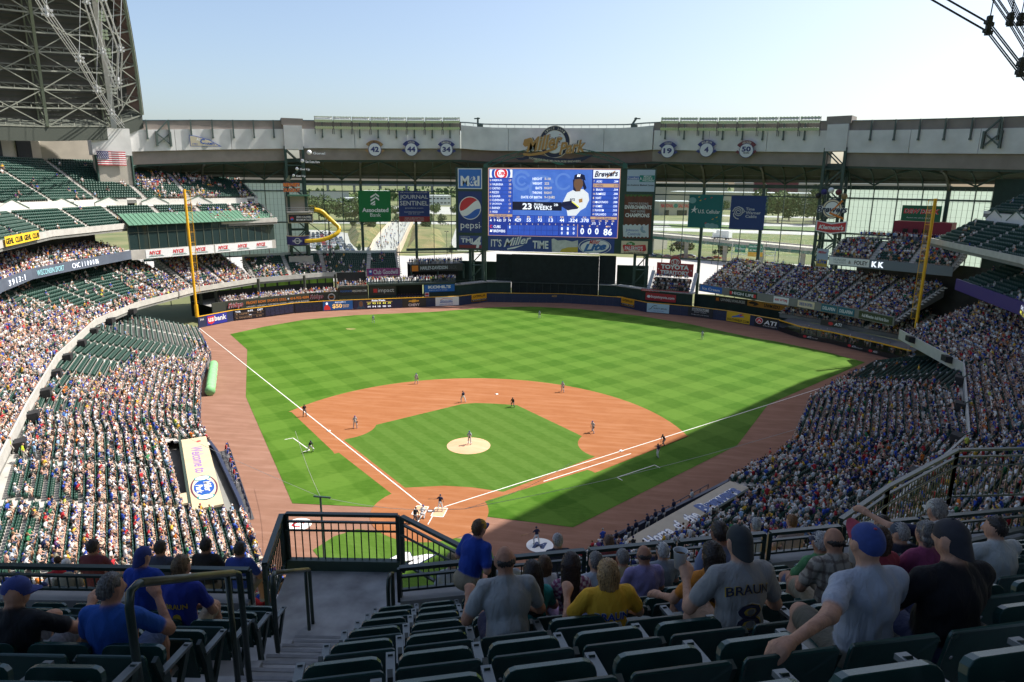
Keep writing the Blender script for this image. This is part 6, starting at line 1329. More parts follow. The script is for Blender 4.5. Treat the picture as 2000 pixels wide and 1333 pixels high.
# trees
LEAF = {}
def leaf_mat(i):
    cs = [((.030,.060,.012),(.075,.125,.030)),((.045,.085,.018),(.11,.16,.04)),((.022,.045,.014),(.05,.09,.03))][i]
    return M('leaf_%d' % i, cs[0], .8, col2=cs[1], scale=.8)
TREE = {}
def tree_mesh(kind, seed):
    key = (kind, seed)
    if key in TREE: return TREE[key]
    rg = np.random.default_rng(seed+kind*10); b = MB(); n = 1500
    cl = [(rg.normal(0,.28), rg.normal(0,.28), .62+rg.normal(0,.19), rg.uniform(.16,.3)) for _ in range(13)]
    for i in range(n):
        c = cl[rg.integers(len(cl))]; d = rg.normal(0,1,3); d /= np.linalg.norm(d)+1e-6; p = np.array(c[:3])+d*c[3]*rg.uniform(.6,1.08)
        if p[2] < .2: continue
        s_ = rg.uniform(.035,.07); u_ = rg.normal(0,1,3); u_ /= np.linalg.norm(u_); v_ = np.cross(u_, rg.normal(0,1,3)); v_ /= np.linalg.norm(v_)+1e-6
        b.add([p-u_*s_, p+v_*s_*.7, p+u_*s_, p-v_*s_*.7], [(0,1,2,3)])
    tr = MB(); tr.tube([(0,0,-.02),(.01,0,.3),(0,.01,.6)], [.035,.025,.012], 6)
    for k in range(4): a = k*1.6; tr.tube([(0,0,.3+.06*k),(.18*math.cos(a),.18*math.sin(a),.52+.06*k)], [.016,.006], 5)
    TREE[key] = (b.mesh('crown', leaf_mat(kind)), tr.mesh('trunk', M('bark', (.06,.045,.03), .9))); return TREE[key]
def tree(x, y, h, w, kind, lab, group, name='tree', z=-.5):
    cr, tk = tree_mesh(kind, random.randrange(4)); t = thing(name, lab, 'tree', (x,y,z), random.uniform(0,6.3), group); t.scale = (w,w,h); link('crown', cr, t); link('trunk', tk, t); return t
for i, (x, y, h) in enumerate(((-160,378,7.5),(-150,372,8.5),(-139,360,8.5),(-112,395,7.5),(-107,372,8.5),(-108,420,7),(-150,442,6),(-126,450,6))): tree(x,y,h,h*.75,2,'small dark round tree near the footbridge, %s from the left' % ordn[i],'round trees near the footbridge', 'round_tree', 1.0)
for i, x in enumerate(np.linspace(-262,-178,9)): tree(x,random.uniform(470,500),random.uniform(15,21),random.uniform(15,20),[0,1,0][i%3],'big leafy tree behind the car park, %s of the row from the left' % ordn[i],'leafy trees behind the left car park','leafy_tree')
for i, (x, y) in enumerate(((-190,560),(-176,600),(-160,590),(-140,600),(-120,560))): tree(x,y,random.uniform(10,14),random.uniform(9,12),1,'light green tree by the far lots, %s from the left' % ordn[i],'trees by the far lots','leafy_tree')
for i in range(14): tree(150+i*12.5+random.uniform(-5,5),600+random.uniform(-30,40)-i*4,random.uniform(18,30),random.uniform(20,28),[0,1,2][i%3],'dense tree on the wooded slope beyond right field, %s from the left' % ordn[i],'trees on the right hand slope','leafy_tree')
for i, x in enumerate((70,90,118,138)): tree(x,770,random.uniform(12,16),random.uniform(14,18),1,'tree behind the salvage store, %s from the left' % ordn[i],'trees behind the salvage store','leafy_tree')
tree(48,262,9,8,1,'yellow green tree standing before the overpass','trees near the plaza','leafy_tree'); tree(66,258,6.5,5,0,'smaller dark tree right of the yellow green one','trees near the plaza','leafy_tree')
for i, (x,y) in enumerate(((-121,238),(-112,240),(-102,242),(-58,245),(-50,250),(-44,247))): tree(x,y,3.2,2.4,0,'low planted shrub by the plaza edge, %s from the left' % ordn[i],'shrubs on the plaza','shrub')
# cars
def car_mesh(col):
    b = MB(); b.cur = 0
    prof = [(-2.2,.35),(-2.25,.75),(-1.9,.95),(-1.2,1.0),(-.6,1.45),(.8,1.48),(1.5,1.02),(2.15,.88),(2.2,.4)]; n = len(prof)
    b.add([(-.87,y,z) for y,z in prof]+[(.87,y,z) for y,z in prof], [tuple(range(n)), tuple(range(n,2*n))[::-1]]+[(i,n+i,n+(i+1)%n,(i+1)%n) for i in range(n)])
    b.cur = 1; b.add([(-.75,-.63,1.42),(.75,-.63,1.42),(.78,-1.18,1.03),(-.78,-1.18,1.03)], [(3,2,1,0)]); b.v[-4:] = [(x,y-.02,z+.02) for x,y,z in b.v[-4:]]
    b.add([(-.75,.84,1.46),(.75,.84,1.46),(.78,1.46,1.06),(-.78,1.46,1.06)], [(0,1,2,3)]); b.v[-4:] = [(x,y+.02,z+.02) for x,y,z in b.v[-4:]]
    for s_ in (-1,1): b.add([(s_*.885,-1.05,1.03),(s_*.885,1.3,1.05),(s_*.885,.75,1.42),(s_*.885,-.58,1.4)], [(0,1,2,3)])
    b.cur = 2
    for y in (-1.4,1.35):
        for s_ in (-1,1): b.tube([(s_*.75,y,.33),(s_*.92,y,.33)], .33, 10)
    return b.mesh('parked_car', [M('car_paint_'+col, {'silver':(.42,.43,.44),'white':(.7,.7,.7),'black':(.02,.02,.022),'red':(.28,.02,.02),'blue':(.04,.07,.2),'grey':(.14,.145,.15)}[col], .3, spec=.6), M('car_glass', (.02,.025,.03), .1, spec=.8), M('tyre', (.015,.015,.015), .8)])
CARS = {c: car_mesh(c) for c in ('silver','white','black','red','blue','grey')}
def car(x, y, rot, lab, grp):
    c = random.choice(['silver','silver','white','black','red','blue','grey','grey']); o = link('parked_car', CARS[c]); o.location = (x,y,-.44); o.rotation_euler = (0,0,rot); tag(o, lab % c, 'car', grp)
for r_ in range(8):
    y = 240+r_*13.5; f = (y-244)/106; xl, xr = -131-50*f, -104-58*f; x = xl
    while x < xr:
        for dy in (0,5.2):
            if random.random() < .88: car(x-dy*.47,y+dy,R(25)+(math.pi if dy else 0)+random.uniform(-.04,.04),'%s car parked in the rows outside the left field glass','cars in the left car park')
        x += 2.75
for k in range(9): car(34+k*3.6,248+random.uniform(-3,12),R(80)+random.uniform(-.2,.2),'%s car parked on the plaza right of the scoreboard','cars beyond the right of the scoreboard')
for k in range(7): car(-62+k*6,330+k*9,R(20),'%s car in the open lot left of the scoreboard','cars in the middle lot')
# overpass
t = thing('overpass', 'concrete road overpass with a green girder beyond right field', 'bridge'); OP = [(18,284),(62,237),(112,184),(150,143)]
OPC = M('overpass_concrete', (.46,.42,.36), .85, .06, .2)
b = MB(); extrude_path(b, OP, [(0,9.4),(0,8.2),(.4,8.2),(12,8.2),(12,9.4),(11.6,9.4),(11.6,8.9),(.4,8.9),(.4,9.4),(0,9.4)]); b.build('deck', OPC, t)
wallbox(MB(), offset(OP,.5), 6.9, 8.15, .5).build('girder', M('overpass_green', (.03,.15,.11), .6), t)
for p in resample(offset(OP,3.), 17.): MB().box(p[0]-.8,p[1]-.8,-.5,p[0]+.8,p[1]+.8,8.1).build('pier', OPC, t)
b = MB(); b.prism([(2,312),(30,280),(44,296),(16,330)], -.5, 8.0); b.build('abutment', OPC, t)
t = thing('box_truck', 'white box truck driving along the overpass', 'truck', (63.5,246,8.95), R(46.5)); MB().box(-1.25,-4.2,.9,1.25,2.2,3.9).build('cargo_box', WT, t); MB().box(-1.15,2.3,.5,1.15,4.2,2.6).build('cab', WT, t); MB().box(-1.1,-4.,.35,1.1,4.,.88).build('chassis', BK, t)
for y in (-2.8,3.):
    for s_ in (-1,1): MB().tube([(s_*.85,y,.45),(s_*1.15,y,.45)], .45, 10).build('wheel', M('tyre'), t)
o = link('car', CARS['black']); o.location = (104,199,8.95); o.rotation_euler = (0,0,R(46)); tag(o, 'dark car driving near the right end of the overpass', 'car')
t = thing('road_sign_gantry', 'sign gantry with two green direction signs before the overpass', 'gantry', (70,214,0), R(-12)); b = MB(); b.tube([(-7,0,-.5),(-7,0,10)],.18,6); b.tube([(9,0,-.5),(9,0,8.5)],.18,6); b.build('post', STEEL, t)
b = MB()
for z in (5.6,7.0): b.tube([(-7,0,z),(9,0,z)],.09,5)
for k in range(10): b.tube([(-7+k*1.6,0,5.6+(k%2)*1.4),(-5.4+k*1.6,0,7.0-(k%2)*1.4)],.05,4)
b.build('truss', STEEL, t)
for x, w, z0, z1, mt in ((-6,4,6.5,9.4,M('road_sign_green', (.01,.18,.11), .6)),(-1,5.5,6.8,9.8,M('road_sign_green')),(-1,5.5,5.0,6.75,M('road_sign_yellow', (.62,.33,.02), .6))): MB().box(x,-.25,z0,x+w,-.15,z1).build('sign_panel', mt, t)
for x, w, z0, z1, tx in ((-5.7,3.4,7.6,8.3,'Madison'),(-.6,4.6,8.4,9.2,'Miller Park Way'),(-.3,4.,7.2,7.8,'EXIT')):
    v, f = text_geo(tx); a = v.min(0); c = v.max(0); me = bpy.data.meshes.new('lettering'); me.from_pydata([(x+(q[0]-a[0])/(c[0]-a[0])*w,-.27,z0+(q[1]-a[1])/(c[1]-a[1])*(z1-z0)) for q in v], [], f); me.materials.append(WT); link('lettering', me, t)
# lamp posts
for i, (x, y) in enumerate(((58,232),(76,216),(92,200),(40,222),(-98,236),(-58,236))):
    t = thing('street_lamp', 'tall twin headed lamp post outside the glass, %s of six' % ordn[i], 'street lamp', (x,y,-.45), 0, 'lamp posts outside'); MB().tube([(0,0,0),(0,0,11)], .09, 6).build('post', BK, t); MB().box(-.9,-.25,10.9,-.3,.25,11.2).build('lamp_head', BK, t); MB().box(.3,-.25,10.9,.9,.25,11.2).build('lamp_head', BK, t); MB().tube([(-.6,0,11),(.6,0,11)], .05, 5).build('arm', BK, t)
# far buildings
def building(name, lab, x0, y0, x1, y1, d, h, mat, rows=0, cols=0, roof=None, sign=None):
    t = thing(name, lab, 'building', (x0,y0,-.5), math.atan2(y1-y0,x1-x0)); L = math.dist((x0,y0),(x1,y1)); MB().box(0,0,0,L,d,h).build('wall', mat, t); MB().box(-.6,-.6,h+.01,L+.6,d+.6,h+.9).build('roof', roof or WT, t)
    if rows:
        wm = MB().box(-.5*L/cols*.62,-.12,-.9,.5*L/cols*.62,-.02,.9).mesh('window', M('far_window', (.05,.06,.07), .3))
        for r_ in range(rows):
            for c_ in range(cols): o = link('window', wm, t); o.location = ((c_+.5)*L/cols,0,h*(r_+.6)/(rows+.2))
    return t
BGE = M('far_beige', (.45,.40,.32), .85, .05, .05); WHT = M('far_white', (.62,.63,.64), .8)
building('warehouse', 'low grey white warehouse far left behind the slide', -440,900,-385,925, 40, 16, M('far_grey', (.40,.41,.43), .8)); building('warehouse', 'white warehouse left of the green banner', -365,940,-330,955, 40, 17, M('far_bluegrey', (.42,.47,.55), .8))
building('office_block', 'white office block with two rows of windows between banner and scoreboard', -258,860,-215,878, 30, 13, WHT, 2, 9); building('office_block', 'small white block with windows left of the scoreboard', -340,800,-318,808, 20, 10, WHT, 2, 4)
sl = building('salvage_store', 'beige store with red sign letters beyond right field', 62,680,98,690, 30, 14, BGE, 0, 0, WT)
for tx, x0, x1 in (('NATIONAL',2,15.5),('SALVAGE',21,35)):
    v, f = text_geo(tx,.03); a = v.min(0); c = v.max(0); me = bpy.data.meshes.new('lettering'); me.from_pydata([(x0+(q[0]-a[0])/(c[0]-a[0])*(x1-x0),-.3,8.2+(q[1]-a[1])/(c[1]-a[1])*4) for q in v], [], f); me.materials.append(SRED); link('lettering', me, sl)
MB().tube([(18.2,-.4,10.2),(18.2,-.1,10.2)], 2.2, 16).build('round_sign', M('sign_green'), sl)
for x in (6,20): MB().box(x,-.3,0,x+(5 if x == 6 else 11),-.05,5.5).build('loading_door', BK, sl)
building('factory', 'long beige factory block with a white roof edge far beyond right field', 90,900,420,820, 60, 22, BGE, 0, 0, WT); building('factory', 'tall beige factory behind the salvage store', 60,1150,200,1130, 60, 34, BGE); building('factory', 'distant tan factory on the right skyline', 230,1250,560,1180, 60, 36, M('far_tan', (.40,.36,.31), .85)); building('factory', 'small maroon factory block on the right skyline', 235,1090,300,1080, 40, 36, M('far_maroon', (.14,.05,.06), .8), 0, 0, M('far_maroon'))
t = thing('viaduct', 'long dark elevated freeway on piers along the far left skyline', 'bridge'); VD = [(-1400,1450),(-700,1560),(-200,1700)]
wallbox(MB(), VD, 20, 25.5, 12).build('deck', M('viaduct_grey', (.16,.17,.19), .85), t)
for p in resample(VD, 60.): MB().box(p[0]-2.5,p[1],-.5,p[0]+2.5,p[1]+5,20).build('pier', M('viaduct_grey'), t)
for k in range(40):
    pass
# far tree line, one mass of foliage
rg = np.random.default_rng(5); b = MB()
for (x0,y0,x1,y1,n,h) in ((-1000,1150,-250,1400,900,14),(40,1350,900,1200,500,14),(-700,2000,900,2300,900,24),(-560,1050,-300,1090,500,12)):
    for k in range(n):
        f = rg.random(); px, py = x0+(x1-x0)*f+rg.normal(0,10), y0+(y1-y0)*f+rg.normal(0,25); z = rg.random()**1.5*h*(.7+.3*math.sin(px*.05)); s_ = rg.uniform(3,6); u_ = rg.normal(0,1,3); u_ /= np.linalg.norm(u_); v_ = np.cross(u_, rg.normal(0,1,3)); v_ /= np.linalg.norm(v_)+1e-6; p = np.array((px,py,z))
        b.add([p-u_*s_, p+v_*s_, p+u_*s_, p-v_*s_], [(0,1,2,3)])
o = b.build('far_woods', leaf_mat(1)); tag(o, 'far off line of woods along the horizon', kind='stuff')
# ------------------------------------------------------------------ dugouts, tarpaulin, speakers, backstop cables
def flat_frame(name, lab, cat, o3, xdir):
    x = Vector((*xdir,0)).normalized(); z = Vector((0,0,1)); y = z.cross(x); m = Matrix((x,y,z)).transposed().to_4x4(); m.translation = o3
    s = Sign.__new__(Sign); s.o = thing(name, lab, cat); s.o.matrix_world = m; s.w = s.h = 0; return s
TAN = M('dugout_roof_cream', (.56,.46,.30), .7, .06, .8); TANR = M('dugout_roof_tan', (.40,.35,.27), .7, .06, .8)
def dugout(side, far, near, lab, roofmat):
    """far/near: ends of the roof's field edge (z 2.2)"""
    fx, fy = far; nx_, ny_ = near; d = Vector((nx_-fx, ny_-fy)); L = d.length
    xd = d if side < 0 else -d; org = far if side < 0 else near
    s = flat_frame('dugout', lab, 'dugout', (org[0],org[1],0), xd)          # local x along the bench, y towards the field
    W = 2.7
    s.box('roof', 0,-W,L,0, roofmat, 2.25,.22)
    MB().box(0,-W-.3,-.02,L,-W-.05,2.9).build('rear_wall', M('dugout_green', (.03,.05,.04), .7), s.o)
    for x in (.1,L-.1): MB().box(x-.1,-W,-.02,x+.1,0,2.02).build('end_wall', M('dugout_green'), s.o)
    MB().box(.2,-1.5,0,L-.2,-1.0,.5).build('bench', M('bench_wood', (.12,.08,.05), .7), s.o)
    MB().sheet([(0,-W),(L,-W),(L,2.6),(0,2.6)], .012).build('floor', M('dugout_floor', (.07,.07,.075), .9), s.o)
    n = int(L/3.2)
    for k in range(n):
        x0, x1 = k*L/n+.25, (k+1)*L/n-.25; b = MB()
        for z in (.55,1.1): b.tube([(x0,2.3,z),(x1,2.3,z)], .045, 6)
        for x in (x0,(x0+x1)/2,x1): b.tube([(x,2.3,0),(x,2.3,1.1)], .045, 6)
        b.build('front_rail', M('rail_navy', (.02,.025,.05), .4), s.o)
    return s, L, W
sL, L, W = dugout(-1, (-30.5,9.6), (-18.6,-6.0), 'third base dugout with a cream roof lettered in purple and an oval badge', TAN)
sL.text('Welcome to', L*.16,-1.9,L*.56,-.7, M('welcome_purple', (.28,.16,.42), .6), 2.262,.015,.25)
cx, cy = L*.76, -1.35
for (rx, ry, mt, z) in ((3.1,1.25,M('badge_maroon', (.12,.03,.06), .6),2.256),(2.9,1.08,CREAM,2.262),(1.9,.95,BLUE,2.268)): sL.disc('badge', cx,cy,rx,ry, mt, z, 32, d=.004)
for x in (cx-2.35,cx+2.35): sL.disc('badge_end', x,cy,.62,.8, TEAL, 2.272, 24, d=.004); sL.disc('badge_end_core', x,cy,.5,.66, WT, 2.278, 24, d=.004)
sL.text('Miller', cx-1.3,cy+.0,cx+1.2,cy+.7, WT, 2.285,.02,.25); sL.text('Park', cx-.8,cy-.75,cx+1.3,cy-.1, WT, 2.285,.02,.25)
sL.disc('small_badge', L*.07,-.9,.25,.25, SRED, 2.262); sL.box('roof_step', L*.86,-W-2.6,L*.98,-W-.32, TAN, 2.9,.2)
sR, L2, W2 = dugout(1, (30.3,7.7), (19.0,-6.6), 'first base dugout with a tan roof lettered in white and blue script', TANR)
for mt, z, bd in ((M('script_blue', (.05,.10,.28), .6),2.26,.07),(WT,2.268,.03)):
    sR.text('Home', L2*.08,-2.2,L2*.27,-.9, mt, z, bd, .3); sR.text('of', L2*.31,-2.2,L2*.37,-.9, mt, z, bd, .3); sR.text('the', L2*.41,-2.2,L2*.51,-.9, mt, z, bd, .3)
for mt, z, bd in ((WT,2.262,.12),(M('script_blue'),2.27,.05)): sR.text('Brewers', L2*.55,-2.3,L2*.93,-.5, mt, z, bd, .25)
sR.poly('swash', [(L2*.62,-2.55),(L2*.95,-2.3),(L2*.95,-2.1),(L2*.7,-2.35)], M('script_blue'), 2.272, .004)
# tarpaulin
t = thing('tarpaulin_roll', 'long pale green rolled tarpaulin lying along the third base wall', 'tarpaulin')
b = MB(); A, B = Vector((-51.6,44.3,.75)), Vector((-43.2,30.1,.75)); b.tube([A.lerp(B,i/16)+Vector((0,0,.05*math.sin(i*1.7))) for i in range(17)], [.72+.05*math.sin(i*2.1) for i in range(17)], 14); b.build('roll', M('tarp_green', (.22,.52,.22), .6, .12, 1.2), t, smooth=True)
g = Sign('tarpaulin_lettering', 'white lettering along the green tarpaulin', 'lettering', (-50.6,44.1), (-42.9,31.0), .45, 1.1); g.text('tundra', 2,.1,6,.6, WT, .0); g.text('tundra', 8.5,.1,12.5,.6, WT, .0)
# speakers below the loge front
spk = MB(); spk.add([(-.75,-.5,-.45),(.75,-.5,-.45),(.75,.5,-.7),(-.75,.5,-.7),(-.75,-.5,.45),(.75,-.5,.45),(.75,.5,.35),(-.75,.5,.35)], [(0,3,2,1),(4,5,6,7),(0,1,5,4),(1,2,6,5),(2,3,7,6),(3,0,4,7)]); spm = spk.mesh('speaker', M('speaker_black', (.02,.02,.022), .7))
yk = MB(); yk.bar((0,.4,.3),(0,1.2,1.0),.12); ykm = yk.mesh('bracket', GREEN)
for path, n, side in ((LOGE_L[1:6], 9, 'third'), (LOGE_R[:4], 6, 'first')):
    P = resample(offset(path,-.7), .5)
    for i in range(n):
        p = P[int((i+.5)/n*(len(P)-1))]; q = P[min(len(P)-1,int((i+.5)/n*(len(P)-1))+1)]; d = Vector((q[0]-p[0],q[1]-p[1])).normalized()
        t = thing('speaker', 'black wedge loudspeaker under the %s base loge parapet, %s from home plate' % (side, ordn[i]), 'loudspeaker', (*p, 7.3), math.atan2(d.y,d.x), 'loudspeakers under the loge'); link('cabinet', spm, t); link('bracket', ykm, t)
# backstop net cables and pole
t = thing('backstop_pole', 'thin dark net pole with a crossbar behind home plate on the left', 'pole', (-6.2,-11.2,0)); MB().tube([(0,0,0),(0,0,6.6)], .09, 6).build('post', GREEN, t); MB().bar((-.6,0,6.6),(.9,0,6.6),.12).build('crossbar', GREEN, t)
WIRE = M('net_wire', (.30,.29,.27), .5)
for i, (a, c) in enumerate((((-6.2,-11.2,6.6),(-34,-4,13)),((-6.2,-11.2,6.6),(6.2,-11.2,6.6)),((6.2,-11.2,6.6),(34,-4,13)),((-6.2,-11.2,6.6),(-16,4,6.)),((6.2,-11.2,6.6),(14,2,5.5)))):
    q = MB(); n = 10; q.tube([Vector(a).lerp(Vector(c),k/n)-Vector((0,0,.5*math.sin(math.pi*k/n))) for k in range(n+1)], .02, 4, False); tag(q.build('net_cable', WIRE), 'thin backstop net cable, %s of five' % ordn[i], 'cable', 'backstop net cables')
# ------------------------------------------------------------------ people
def surfnets(F, lo, h):
    nx, ny, nz = F.shape; S = F < 0
    acc = np.zeros((nx-1,ny-1,nz-1,3)); cnt = np.zeros((nx-1,ny-1,nz-1)); I = np.stack(np.meshgrid(np.arange(nx-1),np.arange(ny-1),np.arange(nz-1),indexing='ij'),-1).astype(float)
    sl = lambda c: tuple(slice(c[i], F.shape[i]-1+c[i]) for i in range(3))
    for c in ((0,0,0),(1,0,0),(0,1,0),(0,0,1),(1,1,0),(1,0,1),(0,1,1)):
        for ax in range(3):
            if c[ax]: continue
            c1 = list(c); c1[ax] = 1; f0, f1 = F[sl(c)], F[sl(c1)]; m = (f0 < 0) != (f1 < 0)
            if not m.any(): continue
            t = np.where(m, f0/(f0-f1+1e-12), 0); p = I[m]+np.array(c); p[:,ax] += t[m]; acc[m] += p; cnt[m] += 1
    act = cnt > 0; ids = np.full(act.shape, -1); ids[act] = np.arange(act.sum()); V = np.array(lo)+h*acc[act]/cnt[act][:,None]; Q = []
    for ax in range(3):
        a, b = [i for i in range(3) if i != ax]; s0 = [slice(None)]*3; s1 = [slice(None)]*3; s0[ax] = slice(0,-1); s1[ax] = slice(1,None)
        for s in (s0, s1): s[a] = slice(1,-1); s[b] = slice(1,-1)
        A, B = S[tuple(s0)], S[tuple(s1)]; w = np.argwhere(A != B)
        if not len(w): continue
        fl = A[tuple(w.T)]; w = w.copy(); w[:,a] += 1; w[:,b] += 1
        def cell(da, db): c = w.copy(); c[:,a] -= da; c[:,b] -= db; return ids[tuple(c.T)]
        q = np.stack([cell(1,1),cell(0,1),cell(0,0),cell(1,0)],1)
        if ax == 1: fl = ~fl
        q[~fl] = q[~fl][:,::-1]; Q.append(q)
    return V, np.concatenate(Q)
def sd_cap(P, a, b, ra, rb):
    a = np.array(a,float); b = np.array(b,float); ab = b-a; t = np.clip(((P-a)@ab)/(ab@ab+1e-9),0,1); return np.linalg.norm(P-a-t[...,None]*ab,axis=-1)-(ra+(rb-ra)*t)
def sd_ell(P, c, r):
    q = (P-np.array(c,float)); r = np.array(r,float); k0 = np.linalg.norm(q/r,axis=-1); k1 = np.linalg.norm(q/(r*r),axis=-1)+1e-9; return k0*(k0-1)/k1
def prim_d(P, p): return sd_cap(P,*p[1:5]) if p[0] == 'c' else sd_ell(P,*p[1:3])
def prim_box(p):
    if p[0] == 'c': a, b = np.array(p[1]), np.array(p[2]); r = max(p[3],p[4]); return np.minimum(a,b)-r, np.maximum(a,b)+r
    return np.array(p[1])-np.array(p[2]), np.array(p[1])+np.array(p[2])
def blend_mesh(prims, h, k=.014):
    B = [prim_box(p) for p in prims]; mg = .06; lo = np.min([b[0] for b in B],0)-mg; hi = np.max([b[1] for b in B],0)+mg; n = np.ceil((hi-lo)/h).astype(int)+1
    E = np.zeros(n); ax = [lo[i]+h*np.arange(n[i]) for i in range(3)]
    for p, b in zip(prims, B):
        i0 = np.maximum(0, ((b[0]-mg-lo)/h).astype(int)); i1 = np.minimum(n, ((b[1]+mg-lo)/h).astype(int)+2)
        G = np.stack(np.meshgrid(ax[0][i0[0]:i1[0]],ax[1][i0[1]:i1[1]],ax[2][i0[2]:i1[2]],indexing='ij'),-1)
        E[i0[0]:i1[0],i0[1]:i1[1],i0[2]:i1[2]] += np.exp(np.clip(-prim_d(G,p)/k,-60,60))
    F = -k*np.log(E+1e-26); return surfnets(F, lo, h)
def quads_mesh(name, V, Q, C, mat):
    me = bpy.data.meshes.new(name); nv, nf = len(V), len(Q); me.vertices.add(nv); me.vertices.foreach_set('co', V.astype(np.float32).ravel()); me.loops.add(nf*4); me.loops.foreach_set('vertex_index', Q.astype(np.int32).ravel()); me.polygons.add(nf); me.polygons.foreach_set('loop_start', np.arange(0,nf*4,4,dtype=np.int32)); me.polygons.foreach_set('use_smooth', np.ones(nf,bool))
    if C is not None:
        at = me.color_attributes.new('Col','FLOAT_COLOR','POINT'); c4 = np.ones((nv,4),np.float32); c4[:,:3] = C; at.data.foreach_set('color', c4.ravel())
    me.materials.append(mat); me.update(calc_edges=True); me.validate(); return me
def cloth_mat():
    m = vcol_mat('figure_cloth_and_skin', .8, .25); n = m.node_tree; b = n.nodes['Principled BSDF']
    tc = n.nodes.new('ShaderNodeTexCoord'); nz = n.nodes.new('ShaderNodeTexNoise'); nz.inputs['Scale'].default_value = 9; nz.inputs['Detail'].default_value = 3; nz.inputs['Distortion'].default_value = .4
    bp = n.nodes.new('ShaderNodeBump'); bp.inputs['Strength'].default_value = .6; bp.inputs['Distance'].default_value = .05
    mp = n.nodes.new('ShaderNodeMapping'); mp.inputs['Scale'].default_value = (1.3,1.3,.38); mp.inputs['Rotation'].default_value = (.3,.35,0)
    n.links.new(tc.outputs['Object'], mp.inputs[0]); n.links.new(mp.outputs[0], nz.inputs['Vector']); n.links.new(nz.outputs['Fac'], bp.inputs['Height']); n.links.new(bp.outputs[0], b.inputs['Normal']); return m
FIGM = cloth_mat()
SK1, SK2, SK3 = (.48,.27,.185), (.40,.21,.14), (.30,.15,.095)
def v3(a): return np.array(a, float)
def body(p):
    """p: pose. returns prims [(type,...,slot)] and head frame"""
    w = p.get('w',1.); hip = v3(p.get('hip',(0,0,.52))); nb = hip+v3(p.get('torso',(0,.03,.56))); d = nb-hip; belly = p.get('belly',1.)
    sx = np.array([math.cos(p.get('twist',0)), math.sin(p.get('twist',0)), 0]); ls, rs = nb-sx*.165*w-v3((0,0,.05)), nb+sx*.165*w-v3((0,0,.05))
    P = [('e',hip,(.18*w,.145*w,.13),2),('e',hip+d*.32+v3((0,.01,0)),(.160*w,.118*w*belly,.19),1),('e',hip+d*.66+v3((0,-.012,0)),(.172*w,.108*w,.19),1),('e',hip+d*.8+sx*.075-v3((0,.03,0)),(.085,.07,.11),1),('e',hip+d*.8-sx*.075-v3((0,.03,0)),(.085,.07,.11),1),('c',ls,rs,.056,.056,1),('c',nb-v3((0,.02,.06)),nb+v3((0,.0,.015)),.085,.06,1),('c',nb-v3((0,.015,.0)),ls*.75+nb*.25+v3((0,0,.012)),.05,.05,1),('c',nb-v3((0,.015,.0)),rs*.75+nb*.25+v3((0,0,.012)),.05,.05,1)]
    hd = nb+v3(p.get('head',(0,.05,.165))); yaw = p.get('yaw',0.); pit = p.get('pitch',0.)
    fy = v3((-math.sin(yaw)*math.cos(pit), math.cos(yaw)*math.cos(pit), math.sin(pit))); rx = v3((math.cos(yaw), math.sin(yaw), 0)); uz = np.cross(rx, fy)
    P += [('c',nb-v3((0,0,.02)),hd-uz*.05-fy*.015,.056,.052,0),('e',hd,(.08,.097,.118),0),('c',hd+fy*.035-uz*.05,hd+fy*.055-uz*.085,.052,.034,0),('c',hd+fy*.09-uz*.005,hd+fy*.112-uz*.03,.012,.016,0)]
    for s in (-1,1): P.append(('c',hd+rx*s*.08+uz*.012-fy*.01,hd+rx*s*.083-uz*.03-fy*.006,.017,.013,0))
    sl = p.get('sleeve',.62)
    for S, (E, H), s in ((ls,p['la'],-1),(rs,p['ra'],1)):
        E = v3(E); H = v3(H); m = S+(E-S)*min(sl,1.); a = .05*min(w,1.15)
        if sl <= 1.: P.append(('c',S,m,a+.014,a+.012,1)); P.append(('c',m,E,a-.008,.043,0)); P.append(('c',E,H,.043,.028,0))
        else: P.append(('c',S,E,a+.012,.056,1)); P.append(('c',E,H,.055,.04,1))
        fd = (H-E)/np.linalg.norm(H-E); sd = np.cross(fd,(0,0,1.)); sd /= np.linalg.norm(sd)+1e-6; hv = p.get('hand_dir'); fd2 = fd if hv is None else v3(hv)/np.linalg.norm(hv)
        P.append(('c',H+fd*.02,H+fd*.07,.036,.034,0))
        for j, ln in enumerate((.062,.072,.07,.055)):
            o = sd*(j-1.5)*.019; k1 = H+fd*.08+o; k2 = k1+fd2*ln*.6+v3((0,0,-.01)); P.append(('c',k1,k2,.0115,.0105,0)); P.append(('c',k2,k2+fd2*ln*.4+v3((0,0,-.022)),.0105,.009,0))
        P.append(('c',H+fd*.03-sd*s*.03,H+fd*.075-sd*s*.055,.0135,.011,0))
    for s, (K, A, T) in ((-1,p['ll']),(1,p['rl'])):
        K = v3(K); A = v3(A); T = v3(T); h0 = hip+v3((s*.095*w,0.02,-.01)); pl = p.get('pants',.78)
        if pl >= 1.5: P += [('c',h0,K,.09*w,.07,2),('c',K,A,.068,.058,2)]
        else: m = h0+(K-h0)*pl; P += [('c',h0,m,.093*w,.082*w,2),('c',m,K,.068,.06,0),('c',K,K+(A-K)*.35,.056,.056,0),('c',K+(A-K)*.35,A,.056,.038,0 if not p.get('socks') else 4)]
        P.append(('c',A-v3((0,0,.02)),T,.047,.038,3))
    return P, (hd, rx, fy, uz)
